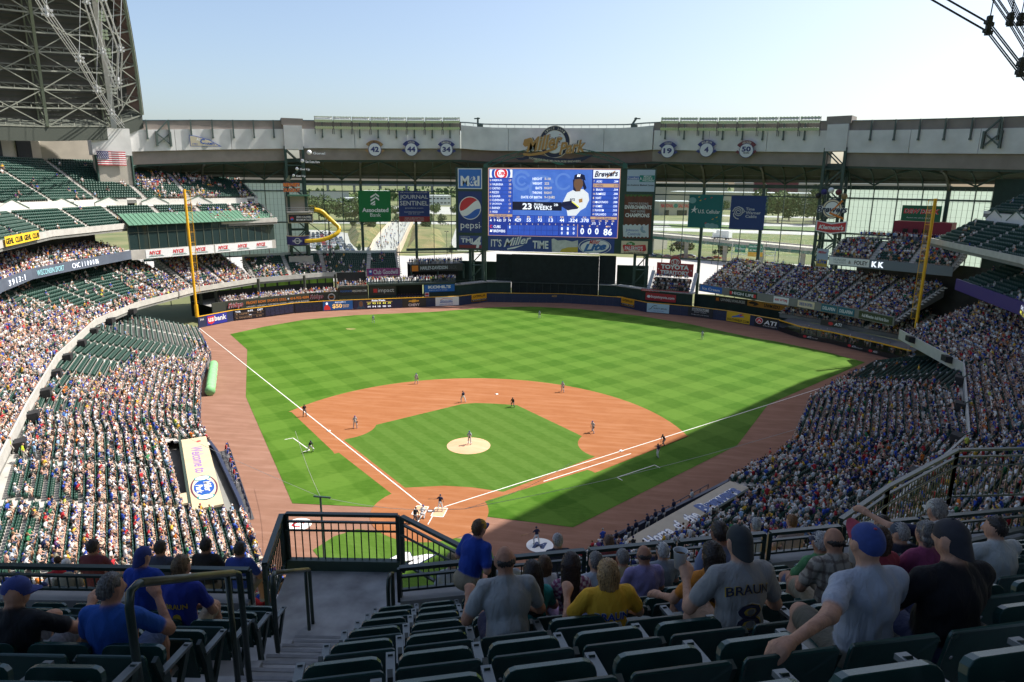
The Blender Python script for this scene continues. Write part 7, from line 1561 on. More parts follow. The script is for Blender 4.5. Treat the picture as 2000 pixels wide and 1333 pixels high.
def hair_mesh(kind, H, h=.011):
    hd, rx, fy, uz = H
    if kind == 'short': pr = [('e',hd+uz*.022-fy*.014,(.087,.103,.108)),('e',hd-fy*.05-uz*.02,(.07,.055,.075))]
    elif kind == 'ring': pr = [('e',hd-fy*.055-uz*.005,(.08,.05,.045)),('c',hd-rx*.07-fy*.02,hd-rx*.075+fy*.01,.02,.015),('c',hd+rx*.07-fy*.02,hd+rx*.075+fy*.01,.02,.015)]
    elif kind == 'bob': pr = [('e',hd+uz*.02-fy*.015,(.097,.11,.115)),('c',hd-fy*.04-uz*.03-rx*.05,hd-fy*.045-uz*.12-rx*.05,.058,.045),('c',hd-fy*.04-uz*.03+rx*.05,hd-fy*.045-uz*.12+rx*.05,.058,.045),('c',hd-fy*.06-uz*.03,hd-fy*.06-uz*.13,.055,.05)]
    elif kind == 'long': pr = [('e',hd+uz*.02-fy*.015,(.095,.11,.115)),('c',hd-fy*.05-rx*.04,hd-fy*.12-uz*.34-rx*.05,.065,.05),('c',hd-fy*.05+rx*.04,hd-fy*.12-uz*.36+rx*.05,.065,.05),('c',hd-fy*.06,hd-fy*.13-uz*.38,.06,.045)]
    elif kind == 'curly': pr = [('e',hd+uz*.02-fy*.02,(.1,.115,.118))]+[('e',hd+uz*(.02+.1*math.sin(a*2.3))-fy*(.03+.08*abs(math.cos(a)))+rx*.09*math.sin(a*1.7),(.036,.036,.036)) for a in np.arange(0,9,.42)]
    V, Q = blend_mesh([p+(0,) if p[0] == 'e' else p for p in pr], h, .01)
    L = (V-hd)@fy; Z = (V-hd)@uz; V = V+((V-hd)/np.linalg.norm(V-hd,axis=1)[:,None])*(.004*np.sin(V[:,0]*260+V[:,2]*40)+.003*np.sin(V[:,0]*410+V[:,1]*200)+.003*np.sin(V[:,2]*170+V[:,1]*230))[:,None]
    keep = ~((L > .015+.35*np.maximum(Z,0)) & (Z < .07)) if kind != 'ring' else np.ones(len(V),bool)
    Q = Q[keep[Q].all(1)]; return V, Q
def hair_mat(c):
    nm = 'hair_%.2f_%.2f_%.2f' % c; new = nm not in MATS; m = M(nm, c, .5, .6, 14., bump=.9, bscale=14., detail=2)
    if new:
        n = m.node_tree; tc = [q for q in n.nodes if q.type == 'TEX_COORD'][0]; mp = n.nodes.new('ShaderNodeMapping'); mp.inputs['Scale'].default_value = (9,9,.9); n.links.new(tc.outputs['Object'], mp.inputs[0])
        for q in n.nodes:
            if q.type == 'TEX_NOISE': n.links.new(mp.outputs[0], q.inputs['Vector'])
    return m
def cap_mesh(H, back=False, col=None, brim=None, fit=0.):
    hd, rx, fy, uz = H; b = MB(); n, m = 20, 7; sg = -1 if back else 1; R_ = (.09+fit,.108+fit,.108); c0 = hd+uz*.018
    for j in range(m+1):
        ph = R(-6)+(R(90)-R(-6))*j/m
        for i in range(n):
            th = 2*math.pi*i/n; rr = 1+.012*math.cos(6*th)*(math.cos(ph))
            b.v.append(tuple(c0+rx*R_[0]*rr*math.cos(ph)*math.cos(th)+fy*R_[1]*rr*math.cos(ph)*math.sin(th)+uz*R_[2]*math.sin(ph)))
    for j in range(m):
        for i in range(n): b.f.append((j*n+i,j*n+(i+1)%n,(j+1)*n+(i+1)%n,(j+1)*n+i)); b.mi.append(0)
    b.cur = 1; k = 9; A, B = [], []
    for i in range(k):
        a = R(20+140*i/(k-1)); e = sg
        A.append(c0+rx*R_[0]*1.0*math.cos(a)+fy*e*R_[1]*1.0*math.sin(a)-uz*.004); B.append(c0+rx*R_[0]*.95*math.cos(a)+fy*e*(R_[1]+(.03 if back else .075)*math.sin(a))*1.0*math.sin(a)-uz*((.05+.06*math.sin(a)) if back else (.03-.012*math.sin(a))))
    b.strip(A, B); b.strip([q-uz*.008 for q in B], [q-uz*.008 for q in A]); b.strip(B, [q-uz*.008 for q in B])
    b.cur = 1; t = c0+uz*(R_[2]+.002); b.ball(tuple(t), .011,.011,.006, 8, 4); return b
def figure(label, loc, heading, pose, cols, hair=None, hcol=(.05,.03,.02), cap=None, h=.018, scale=1., group=None, pattern=None, texts=(), name='person', bright=1.):
    P, H = body(pose); V, Q = blend_mesh(P, h); D = np.stack([prim_d(V,p) for p in P],1); sl = np.array([p[-1] for p in P]); W = np.zeros((len(V),5))
    for s in range(5):
        if (sl == s).any(): W[:,s] = np.exp(-np.clip(D[:,sl == s].min(1)-D.min(1),0,.2)/.0035)
    W /= W.sum(1)[:,None]; cols = [cols[0]]+[tuple(min(.8,c*bright) for c in q) for q in cols[1:]]; base = np.array([cols[0],cols[1],cols[2],cols[3] if len(cols) > 3 else (.3,.3,.3),cols[4] if len(cols) > 4 else (.6,.6,.6)]); C = W@base
    ph = random.uniform(0,6); ax_ = V-np.array(pose['hip']); rd = ax_*np.array((1,1,0)); rd /= np.linalg.norm(rd,axis=1)[:,None]+1e-6
    fo = np.sin(V[:,2]*34+V[:,0]*26*np.sign(V[:,0])+2.2*np.sin(V[:,0]*17+ph)+ph)*np.clip(.5+np.sin(V[:,0]*9+V[:,2]*6+ph),0,1)+.6*np.sin(V[:,0]*52+V[:,2]*14+ph*2)
    if h < .025: V = V+rd*(.0055*fo*W[:,1]+.004*fo*W[:,2])[:,None]
    if pattern is not None: f = pattern(V); C = C*(1-W[:,1:2])+W[:,1:2]*f
    me = quads_mesh(name, V, Q, C, FIGM); o = link(name, me); o.location = loc; o.rotation_euler = (0,0,heading); o.scale = (scale,)*3; tag(o, label, 'person', group)
    if hair:
        hv, hq = hair_mesh(hair, H, .011 if h < .03 else .025); hm = hair_mat(hcol); link('hair', quads_mesh('hair', hv, hq, None, hm), o)
    if cap:
        cc, bc, bk = cap; b = cap_mesh(H, bk); link('cap', b.mesh('cap', [M('cap_%.2f_%.2f_%.2f' % cc, cc, .8, .12, 30.), M('cap_%.2f_%.2f_%.2f' % bc, bc, .8, .12, 30.)], True), o)
    if texts:
        from mathutils.bvhtree import BVHTree
        bv = BVHTree.FromPolygons([Vector(q) for q in V], [tuple(q) for q in Q])
        for s, x0, z0, x1, z1, mt, off, bold, arc in texts:
            gv, gf = text_geo(s, bold); a = gv.min(0); c = gv.max(0); pts = []; 
            for q in gv:
                u_ = (q[0]-a[0])/(c[0]-a[0]); x = x0+u_*(x1-x0); z = z0+(q[1]-a[1])/(c[1]-a[1])*(z1-z0)+arc*(1-(2*u_-1)**2); hit = bv.ray_cast(Vector((x,-1.,z)), Vector((0,1,0))); y = hit[0].y if hit[0] is not None else 0; pts.append((x,y-off,z))
            me = bpy.data.meshes.new('lettering'); me.from_pydata(pts, [], [f[::-1] for f in gf]); me.materials.append(mt); link('lettering', me, o)
    return o, H
# players and officials on the field: (label, x, y, heading to, pose, kind)
def stand_pose(step=.1, crouch=0., lean=.02, arms='down', w=1.):
    hz = .98-crouch; kz = .52-crouch*.55; f = crouch
    la, ra = ((-.27,.02,hz+.22),(-.25,.14,hz-.02)), ((.27,.02,hz+.22),(.25,.14,hz-.02))
    if arms == 'knees': la, ra = ((-.26,.28,hz+.12),(-.2,.36,hz-.25)), ((.26,.28,hz+.12),(.2,.36,hz-.25))
    if arms == 'glove': la, ra = ((-.28,.1,hz+.2),(-.1,.3,hz+.18)), ((.28,.08,hz+.2),(.08,.3,hz+.18))
    if arms == 'hips': la, ra = ((-.36,-.04,hz+.24),(-.2,.06,hz+.06)), ((.36,-.04,hz+.24),(.2,.06,hz+.06))
    if arms == 'bat': la, ra = ((-.2,.2,hz+.36),(.16,.26,hz+.40)), ((.34,.1,hz+.36),(.2,.24,hz+.46))
    if arms == 'out': la, ra = ((-.34,.1,hz+.3),(-.62,.22,hz+.2)), ((.3,.05,hz+.25),(.3,.2,hz+.0))
    return dict(w=w, hip=(0,-.3*f,hz), torso=(0,lean+.95*f,.54-.35*f), la=la, ra=ra, sleeve=.7, pants=2., head=(0,.05,.165), ll=((-.14-step*.4,.1+step+f*.6,kz),(-.16-step*.5,step*.6,.1),(-.17-step*.5,step*.6+.17,.05)), rl=((.14+step*.4,.1-step+f*.6,kz),(.16+step*.5,-step,.1),(.18+step*.5,-step+.17,.05)))
AWAY = [(.40,.22,.15),(.40,.41,.43),(.40,.41,.43),(.03,.05,.2)]; HOME = [(.36,.2,.13),(.02,.025,.06),(.62,.62,.62),(.04,.04,.05)]; UMP = [(.4,.22,.15),(.015,.015,.018),(.12,.12,.13),(.02,.02,.02)]
CUBC = ((.03,.05,.25),(.03,.05,.25),False); BRC = ((.02,.025,.06),(.02,.025,.06),False); UMC = ((.015,.015,.018),(.015,.015,.018),False)
field = [('pitcher in grey standing on the mound facing home plate',.3,17.5,(0,0),stand_pose(.05,0,.02,'glove'),AWAY,CUBC),('third baseman in grey waiting between the bases',-16.2,20.9,(0,0),stand_pose(.1,0,.04,'down'),AWAY,CUBC),('shortstop in grey at the edge of the infield clay',-14,42,(0,0),stand_pose(.15,0,.02,'down'),AWAY,CUBC),('second baseman in grey at the back edge of the clay',10.1,42,(-3,0),stand_pose(.2,.03,.05,'down'),AWAY,CUBC),('first baseman in grey leaning ready near first base',15.5,25,(0,0),stand_pose(.28,.08,.1,'down'),AWAY,CUBC),('left fielder in grey standing alone on the left side grass',-38,87,(0,0),stand_pose(.15,0,.05,'down'),AWAY,CUBC),('centre fielder in grey standing on the centre field grass',-.3,100.5,(0,0),stand_pose(.05,0,.03,'down'),AWAY,CUBC),('right fielder in grey standing in sunlit right field',36.7,84.5,(0,0),stand_pose(.1,0,.03,'hips'),AWAY,CUBC),
 ('runner in navy walking near second base',-4.3,34.1,(-20,45),stand_pose(.22,0,.03,'down'),HOME,BRC),('umpire in black bending behind the infield near second base',3.4,33.4,(0,0),stand_pose(.22,.2,.1,'knees'),UMP,UMC),('umpire in black standing by the third base line',-24.9,24,(0,0),stand_pose(.08,0,.02,'down'),UMP,UMC),('umpire in black crouching behind first base',24.6,22.2,(0,0),stand_pose(.25,.22,.1,'knees'),UMP,UMC),('coach in white trousers bending by the third base coach box',-18.6,12.3,(0,0),stand_pose(.25,.2,.1,'knees'),HOME,BRC),('coach in navy standing in the shaded first base coach box',23.6,18.0,(0,4),stand_pose(.05,0,.02,'hips'),HOME,BRC),
 ('batter in navy standing in the right hand batter box',1.0,.35,(.5,20),stand_pose(.18,.05,.05,'out'),HOME,BRC),('catcher in grey crouching behind home plate',-.35,-1.5,(0,20),stand_pose(.1,.42,.1,'glove'),AWAY,CUBC),('home plate umpire in black bent over behind the catcher',-.75,-2.5,(0,20),stand_pose(.15,.18,.1,'knees'),UMP,UMC),('batter in navy swinging a bat on the right on-deck circle',11.4,-4.5,(-6,20),stand_pose(.12,0,.05,'out'),HOME,BRC)]
GLOVE = M('glove_leather', (.10,.04,.015), .7)
for lab, x, y, to, ps, cl, cp in field:
    z = .25 if 'pitcher' in lab else .012; o, H = figure(lab, (x,y,z), facing(x,y,*to), ps, cl, cap=cp, h=.032, group='players and officials on the field')
    if cl is AWAY: hp = Vector(ps['la'][1]); q = MB(); q.ball((hp.x,hp.y+.06,hp.z-.05), .11,.07,.13, 10, 6); q.build('glove', GLOVE, o, True)
    if 'swinging' in lab or 'right hand batter' in lab:
        hp = Vector(ps['la'][1]); q = MB(); q.tube([hp+Vector((.1,.05,.0)),hp+Vector((-.35,.2,-.12)),hp+Vector((-.75,.36,-.25))], [.014,.02,.034], 8); bt = q.build('bat', M('bat_wood', (.40,.24,.11), .5), None, True); bt.matrix_world = Matrix.Translation((x,y,z)) @ Matrix.Rotation(facing(x,y,*to),4,'Z'); tag(bt, 'wooden bat held by the %s batter' % ('swinging on-deck' if 'swinging' in lab else 'standing'), 'bat', 'bats held by players')
# team members at the dugout rails
for i, f_ in enumerate((.1,.2,.26,.36,.43,.5,.6,.78)):
    m = sR.o.matrix_world; p = m @ Vector((L2*f_,1.85,.03)); dr = m.to_3x3() @ Vector((0,1,0)); figure('team member in %s at the first base dugout rail, %s from home plate' % ('white' if i == 7 else 'navy', ordn[i]), p, math.atan2(-dr.x,dr.y), stand_pose(.08,.0,.12,'glove'), HOME if i < 7 else [SK1,(.6,.6,.6),(.3,.28,.22),(.1,.1,.1)], cap=BRC, h=.036, group='team members at the first base dugout')
for i, f_ in enumerate((.12,.2,.34,.42,.52,.6)):
    m = sL.o.matrix_world; p = m @ Vector((L*f_,1.85,.03)); dr = m.to_3x3() @ Vector((0,1,0)); figure('visiting team member in %s at the third base dugout, %s along the rail' % (('red','blue')[i%2], ordn[i]), p, math.atan2(-dr.x,dr.y), stand_pose(.08,.0,.1,'glove'), [SK1,((.4,.03,.04),(.04,.07,.3))[i%2],(.4,.4,.42),(.05,.05,.06)], cap=CUBC, h=.036, group='visiting team members at the third base dugout')
for i, (x, y, z, c) in enumerate(((-41.5,1.0,6.7,(.02,.02,.025)),(-39.8,-.5,6.7,(.05,.14,.4)),(-38.7,-8.2,6.7,(.45,.6,.03)),(-36.2,-9.3,6.7,(.45,.6,.03)),(-36.5,15.6,0.,(.5,.04,.03)))):
    figure('person in a %s shirt standing near the third base loge wall, %s of five' % (('black','blue','lime','lime','red')[i], ordn[i]), (x,y,z), facing(x,y), stand_pose(.1,0,.02,'hips'), [SK1,c,(.4,.38,.34),(.3,.3,.3)], hair='short', h=.036, group='people standing on the concourse')
# ------------------------------------------------------------------ the camera's own terrace: steps, seats, rails, spectators
aA, aB = R(-8), R(-19.5)
def FA(l, d, z): return Vector((CAM.x+math.cos(aA)*l+math.sin(aA)*d, CAM.y-math.sin(aA)*l+math.cos(aA)*d, z))
def FB(l, d, z): return Vector((CAM.x+math.cos(aB)*l+math.sin(aB)*d, CAM.y-math.sin(aB)*l+math.cos(aB)*d, z))
HA, HB = -aA, -aB                                   # headings that face down the blocks
FLOOR = M('deck_concrete', (.33,.34,.35), .85, .3, 2.2, bump=.25, bscale=40)
NOSE = M('step_nosing', (.20,.21,.225), .8, .2, 6., bump=.1)
def fl(k): return 29.02-.517*k
t = thing('near_terrace', 'shaded concrete terrace steps with folding seats in the foreground', 'stand')
for F, d0, l0, l1 in ((FA,2.99,-12,-2.45),(FB,3.2,-.75,14)):
    for k in range(-5, 6):
        if F is FA: l1 = -2.24-.15*k
        b = MB(); a0, a1 = d0+.84*k-.28, d0+.84*(k+1)-.28; z = fl(k)
        b.add([F(l0,a0,z),F(l1,a0,z),F(l1,a1,z),F(l0,a1,z)], [(0,1,2,3)]); b.add([F(l0,a0,z),F(l1,a0,z),F(l1,a0,z+.517),F(l0,a0,z+.517)], [(3,2,1,0)])
        e = l1 if F is FA else l0; b.add([F(e,a0,z),F(e,a1,z),F(e,a1,z-1.5),F(e,a0,z-1.5)], [(0,1,2,3)]); b.build('tier', FLOOR, t)
# aisle stairs (two steps to a row)
t = thing('aisle_stairs', 'grey concrete aisle stairs with worn nosings leading down to the landing', 'stairs')
n = 26
for i in range(n):
    d = -1.0+.42*i; z = 29.02-.517*(d-2.99)/.84+.06
    if z < 25.95: break
    b = MB(); 
    le, re_ = (lambda q: -2.22-.178*(q-2.99)), (lambda q: -1.0-.13*(q-3))
    pl = [FA(le(d),d,z), FA(re_(d),d,z), FA(re_(d+.44),d+.44,z), FA(le(d+.44),d+.44,z)]
    b.add(pl+[p-Vector((0,0,.9)) for p in pl], [(0,1,2,3),(2,6,7,3),(0,4,5,1)]); b.build('step', FLOOR, t)
    q = MB(); c, e = pl[3], pl[2]; w = (pl[3]-pl[0]).normalized()*.055; up = Vector((0,0,.004)); q.add([c-w+up,e-w+up,e+up,c+up,c-Vector((0,0,.05)),e-Vector((0,0,.05))], [(0,1,2,3),(3,2,5,4)]); q.build('nosing', NOSE, t)
b = MB(); b.add([FA(-3.72,8.3,25.9),FA(-1.6,8.0,25.9),FA(-2.0,10.3,25.9),FA(-3.95,10.3,25.9)], [(0,1,2,3)]); b.add([FA(-3.95,10.3,25.9),FA(-2.,10.3,25.9),FA(-2.,10.3,25.2),FA(-3.95,10.3,25.2)], [(0,1,2,3)]); b.build('landing', FLOOR, t)
b = MB(); b.bar(FA(-3.95,10.26,25.98), FA(-2.,10.26,25.98), .12, .22); b.build('kick_plate', GREEN, t)
# ---- folding seats
def rounded(w, h, d, r, seg=3):
    bm = bmesh.new(); bmesh.ops.create_cube(bm, size=1.); bmesh.ops.scale(bm, vec=(w,d,h), verts=bm.verts)
    es = [e for e in bm.edges if abs((e.verts[0].co-e.verts[1].co).y) > d*.5 and (e.verts[0].co.z > 0)]; bmesh.ops.bevel(bm, geom=es, offset=r, segments=seg, affect='EDGES', profile=.5)
    bmesh.ops.bevel(bm, geom=[e for e in bm.edges if e.is_manifold and e.calc_face_angle(0) > .9], offset=.003, segments=1, affect='EDGES'); bmesh.ops.recalc_face_normals(bm, faces=bm.faces[:]); return bm
SEATP = M('seat_plastic', (.014,.050,.045), .26, .25, 3., spec=.5); BOLT = M('bolt_steel', (.6,.62,.64), .25, metal=.9); ARM = M('arm_grey', (.12,.14,.15), .42, .2, 12.); IRON = M('seat_iron', (.012,.03,.026), .4)
def bmesh_mesh(bm, name, mat, m=None):
    if m is not None: bmesh.ops.transform(bm, matrix=m, verts=bm.verts)
    me = bpy.data.meshes.new(name); bm.to_mesh(me); bm.free(); me.materials.append(mat); return me
bk = rounded(.475,.41,.018,.026,4)
for v in bk.verts: v.co.y += .05*(v.co.x/.24)**2*-1+.0
S_BACK = bmesh_mesh(bk, 'backrest', SEATP, Matrix.Translation((0,0,.66)) @ Matrix.Rotation(R(9),4,'X'))
sp_ = rounded(.44,.36,.045,.06); S_PAN = bmesh_mesh(sp_, 'seat_pan', SEATP, Matrix.Translation((0,.14,.57)) @ Matrix.Rotation(R(-14),4,'X'))
sd_ = rounded(.44,.42,.05,.09); S_PAND = bmesh_mesh(sd_, 'seat_pan', SEATP, Matrix.Translation((0,.26,.44)) @ Matrix.Rotation(R(-88),4,'X'))
b = MB(); b.add([(.238,.02,.66),(.292,.02,.66),(.292,.40,.60),(.238,.40,.60),(.238,.02,.635),(.292,.02,.635),(.292,.40,.575),(.238,.40,.575)], [(0,1,2,3),(7,6,5,4),(0,4,5,1),(1,5,6,2),(2,6,7,3),(3,7,4,0)]); S_ARM = b.mesh('arm_rest', ARM)
b = MB(); b.bar((.265,.05,.64),(.265,.10,.02),.035,.08); b.bar((.265,.38,.6),(.265,.12,.25),.03,.06); b.bar((.265,-.03,.80),(.265,.06,.5),.03,.05); S_LEG = b.mesh('stanchion', IRON)
b = MB(); b.ball((0,0,0), .017,.012,.017, 10, 6); S_BOLT = b.mesh('bolt', BOLT, True)
b = MB(); b.tube([(-.23,.02,.50),(-.12,.0,.475),(.0,.0,.47),(.12,.0,.475),(.23,.02,.50)], .014, 6); S_BAR = b.mesh('lower_bar', SEATP, True)
NS = 0
def seat(p, hd, lab, grp, down=False, end=False):
    global NS; t = thing('folding_seat', lab, 'seat', p, hd, grp); NS += 1
    for nm, me in (('backrest',S_BACK),('seat_pan',S_PAND if down else S_PAN),('arm_rest',S_ARM),('stanchion',S_LEG),('lower_bar',S_BAR)):
        o = link(nm, me, t)
        if nm == 'backrest': bkr = o
    for s in (-1,1): o = link('bolt', S_BOLT, bkr); o.location = (s*.185,-.052,.70)
    if end:
        o = link('arm_rest', S_ARM, t); o.location = (-.53,0,0); o = link('stanchion', S_LEG, t); o.location = (-.53,0,0)
ROWN = {-3:'nearest',-2:'second nearest',-1:'third',0:'fourth',1:'fifth',2:'sixth',3:'seventh',4:'eighth',5:'front'}
def vis(p): 
    a, c, d = cam_px0(p); return d > .3 and -120 < a < 2120 and c < 1480
def cam_px0(p):
    d = Vector(p)-CAM; dd = d.dot(_f); return (1000+1301.53*d.dot(_r2)/dd if dd > .05 else 1e5, 666.5-1301.53*d.dot(_u2)/dd if dd > .05 else 1e5, dd)
SAT = [(1,.83),(4,1.75),(2,1.21),(2,1.59),(3,2.1),(1,1.62),(4,2.73),(3,2.66),(4,3.25),(2,3.09),(1,2.5),(0,2.22),(2,4.11),(1,3.61),(-1,2.43),(-1,2.91),(2,5.02),(1,4.48),(3,5.56),(2,5.41),(1,5.2)]
for k in range(-3, 6):
    l0 = -.57+.06*k; i = 0
    while True:
        l = l0+.255+.53*i
        if l > 10.5: break
        p = FB(l, 3.2+.84*k+.03, fl(k))
        if vis(p+Vector((0,0,.86))): seat(p, HB, 'green folding seat in the %s row right of the aisle, %s from the stairs' % (ROWN[k], ordn[min(i,19)]), 'folding seats right of the aisle', any(kk == k and abs(ll-l) < .27 for kk, ll in SAT), i == 0)
        i += 1
for k in range(0, 6):
    for i in range(14):
        l = -2.54-.15*k-.53*i; p = FA(l, 2.99+.84*k+.03, fl(k))
        if vis(p+Vector((0,0,.86))): seat(p, HA, 'green folding seat in the %s row left of the aisle, %s from the stairs' % (ROWN[k], ordn[i]), 'folding seats left of the aisle')
N_FG_SEATS = NS
# ---- railings
RAILP = M('rail_dark_green', (.018,.036,.030), .35, .15, 5.); RAILG = M('rail_worn_top', (.085,.085,.045), .4, .3, 4.)
def railing(lab, A, B, z0, z1, n=None, mid=.16, curb=None, pipe=None, grp='terrace railings', zs=None):
    """baluster rail from A to B (Vectors, plan); z0/z1 bottom and top at A; zs = drop at B"""
    t = thing('railing', lab, 'railing', group=grp); dz = zs or 0.; A = Vector(A); B = Vector(B); a = lambda f, z: Vector((A.x+(B.x-A.x)*f, A.y+(B.y-A.y)*f, z+dz*f)); L = (Vector((B.x,B.y))-Vector((A.x,A.y))).length
    MB().bar(a(0,z1), a(1,z1), .085, .05).build('top_rail', RAILP, t); MB().bar(a(0,z1-mid), a(1,z1-mid), .05, .03).build('mid_rail', RAILP, t); MB().bar(a(0,z0+.08), a(1,z0+.08), .05, .035).build('bottom_rail', RAILP, t)
    n = n or max(2, int(L/.125)); me = MB().box(-.008,-.008,0,.008,.008,z1-mid-z0-.08).mesh('baluster', RAILP)
    for i in range(1, n): o = link('baluster', me, t); o.location = a(i/n, z0+.08)
    for f in (0,1): MB().box(-.03,-.03,0,.03,.03,z1-z0+.1).build('post', RAILP, t).location = a(f, z0-.1)
    if curb: b = MB(); d = (B-A).normalized(); m_ = Matrix.Translation((A.x,A.y,0)) @ Matrix.Rotation(math.atan2(d.y,d.x),4,'Z'); b.box(0,-.12,z0-curb,L,.12,z0-.02,m_); b.build('curb', M('curb_concrete', (.30,.30,.30), .85, .15, 2., bump=.1), t)
    if pipe: MB().tube([a(0,z1-pipe)-Vector((0,.06,0)), a(1,z1-pipe)-Vector((0,.06,0))], .02, 8).build('hand_pipe', RAILP, t)
    return t
railing('long dark railing on a pale kerb along the front of the left seat block', FA(-11,8.0,0), FA(-3.62,8.0,0), 26.9, 27.31, mid=.13, curb=.7)
railing('front panel of the railed cage round the landing', FA(-3.93,10.28,0), FA(-2.03,10.28,0), 25.98, 26.93, mid=.14, pipe=.27)
railing('left side panel of the railed cage round the landing', FA(-3.72,8.75,0), FA(-3.99,10.24,0), 25.98, 26.93, mid=.14, pipe=.27)
railing('right sloping panel of the railed cage round the landing', FA(-1.95,10.24,0), FA(-.55,9.05,0), 25.98, 26.93, mid=.14, pipe=.3)
XR = [(.05,1.32),(1.38,2.72),(2.8,4.1),(4.2,5.6),(5.7,6.9),(6.98,8.3),(8.4,10.4)]
for i, (a, c) in enumerate(XR): railing('railing with pale kerb in front of the right seat block, %s from the stairs' % ordn[i], FB(a,8.4,0), FB(c,8.4,0), 26.8, 27.22, mid=.13, curb=.75)
CR = [(21.3,-48.5),(22.6,-47.0),(24.8,-44.8),(28.6,-43.9)]
for i in range(3): railing('tall dark cage railing at the right hand stairwell, %s panel' % ordn[i], (*CR[i],0), (*CR[i+1],0), 25.75, 26.92, mid=.16, pipe=.34)
railing('second tall rail of the right hand stairwell', (25.6,-47.3,0), (28.4,-45.8,0), 25.8, 26.9, mid=.16); railing('short sloping rail before the right hand stairwell', (21.2,-50.1,0), (24.4,-48.4,0), 26.2, 27.05, mid=.16)
def handrail(lab, a, c, za, zc, h0, name='handrail'):
    t = thing(name, lab, 'handrail', group='aisle handrails'); A, C = Vector((*a,za)), Vector((*c,zc)); d = (C-A).normalized(); r_ = .027
    pts = [A-Vector((0,0,h0))-d*.06, A-Vector((0,0,.16))-d*.05, A-Vector((0,0,.05))-d*.01, A+d*.09, C-d*.09, C-Vector((0,0,.012)), C-Vector((0,0,.1))+d*.012, C-Vector((0,0,h0))+d*.015]
    MB().tube(pts, r_, 10).build('pipe', RAILP, t, True); MB().tube([A+d*.12+Vector((0,0,.006)), C-d*.12+Vector((0,0,.006))], r_+.002, 10).build('worn_top', RAILG, t, True)
    M_ = A.lerp(C,.86); MB().tube([M_, M_-Vector((0,0,h0))], .025, 8).build('post', RAILP, t, True)
p, q = FA(-2.46,3.74,0), FA(-2.46,5.23,0); handrail('near green pipe handrail on the left of the aisle stairs', p[:2], q[:2], 29.93, 29.06, 1.5)
p, q = FA(-2.66,6.45,0), FA(-3.08,8.8,0); handrail('far green pipe handrail leading down to the landing', p[:2], q[:2], 28.27, 26.82, .98)
p, q = FA(-2.72,1.9,0), FA(-2.72,2.8,0); handrail('nearest green pipe handrail cut by the lower left corner', p[:2], q[:2], 30.55, 30.02, 1.6)
p, q = FB(-.1,8.1,0), FB(-.05,8.34,0); handrail('short pipe post at the corner of the right seat block', p[:2], q[:2], 27.3, 27.2, .9)
# lower terrace beyond the rails
t = thing('lower_near_terrace', 'lower rows of the near terrace beyond the railings', 'stand'); b = MB()
for F, l0, l1 in ((FA,-16,-4.1),(FB,.6,16)):
    for j in range(8):
        d0, d1, z = 9.2+.84*j, 10.04+.84*j, 25.3-.517*j; z -= .75; b.add([F(l0,d0,z),F(l1,d0,z),F(l1,d1,z),F(l0,d1,z)], [(0,1,2,3)]); b.add([F(l0,d0,z),F(l1,d0,z),F(l1,d0,z+.517),F(l0,d0,z+.517)], [(3,2,1,0)])
        for i in range(int((l1-l0)/.53)):
            l = l0+.3+.53*i; p = F(l,d0+.52,z)
            SEATS.append((p.x,p.y,p.z,HA if F is FA else HB,'near'))
            if random.random() < .8 and 1 < j < 7: PEOPLE.append((p.x,p.y,p.z-.1,(HA if F is FA else HB),'near'))
b.build('tier', CONC2, t)
# ---- the spectators nearest the camera
def sit(torso=(0,.06,.52), head=(0,.05,.165), la=None, ra=None, w=1., belly=1., knees=.46, pants=.8, sleeve=.62, yaw=0., pitch=-.15, spread=.13, foot=.46, **kw):
    la = la or ((-.27,.16,.72),(-.12,.38,.62)); ra = ra or ((.27,.16,.72),(.12,.38,.62))
    return dict(w=w, belly=belly, hip=(0,.0,.53), torso=torso, head=head, la=la, ra=ra, pants=pants, sleeve=sleeve, yaw=yaw, pitch=pitch, ll=((-spread,knees,.55),(-spread-.01,foot,.1),(-spread-.01,foot+.17,.05)), rl=((spread,knees,.55),(spread+.01,foot,.1),(spread+.01,foot+.17,.05)), **kw)
GB = 'spectators on the near terrace'
KH = (.20,.17,.12); NVY = (.018,.024,.06); DEN = (.05,.075,.14)
HH = {}
def PB_(label, k, l, pose, cols, dd=.30, hd=0., frame='B', dz=0., hh=1.05, **kw):
    if pose['hip'][2] < .6: sc = min(1.05, max(.8, hh/(.53+pose['torso'][2]+pose['head'][2]))); kw['scale'] = sc
    F, H, d0 = (FB,HB,3.2) if frame == 'B' else (FA,HA,2.99); p = F(l, d0+.84*k+dd, fl(k)+dz); o, hf = figure(label, p, H+hd, pose, cols, bright=1.3, h=.0145 if k < 2 else .018, group=GB, **kw); return o
NFP = 0
JW = M('jersey_white', (.5,.5,.5), .7); JN = M('jersey_navy', (.012,.016,.045), .7); JG = M('jersey_gold', (.5,.34,.05), .7); JB = M('jersey_blue', (.03,.07,.33), .7)
def plaid(c0, c1, s=30.): return lambda V: np.array(c0)[None]+(np.array(c1)-np.array(c0))[None]*np.clip((np.sin(V[:,0]*s*2.2) > .75)*.7+(np.sin(V[:,2]*s*2.2) > .75)*.7,0,1)[:,None]
def raglan(c0, c1): return lambda V: np.where((np.abs(V[:,0]) > .165)[:,None], np.array(c1)[None], np.array(c0)[None])
def stripes(c0, c1): return lambda V: np.where((np.sin(V[:,2]*38) > .9)[:,None], np.array(c1)[None], np.array(c0)[None])
PB_('heavy bald man in a grey T-shirt with sunglasses pushed behind his head', 1, .83, sit((0,.16,.58),(0,.07,.165),((-.36,.10,.80),(-.30,.40,.84)),((.33,.22,.75),(.12,.45,.66)),1.22,1.35), [SK2,(.25,.26,.265),(.02,.022,.05),(.4,.4,.4)], hair='ring', hcol=(.04,.03,.025), hh=1.11)
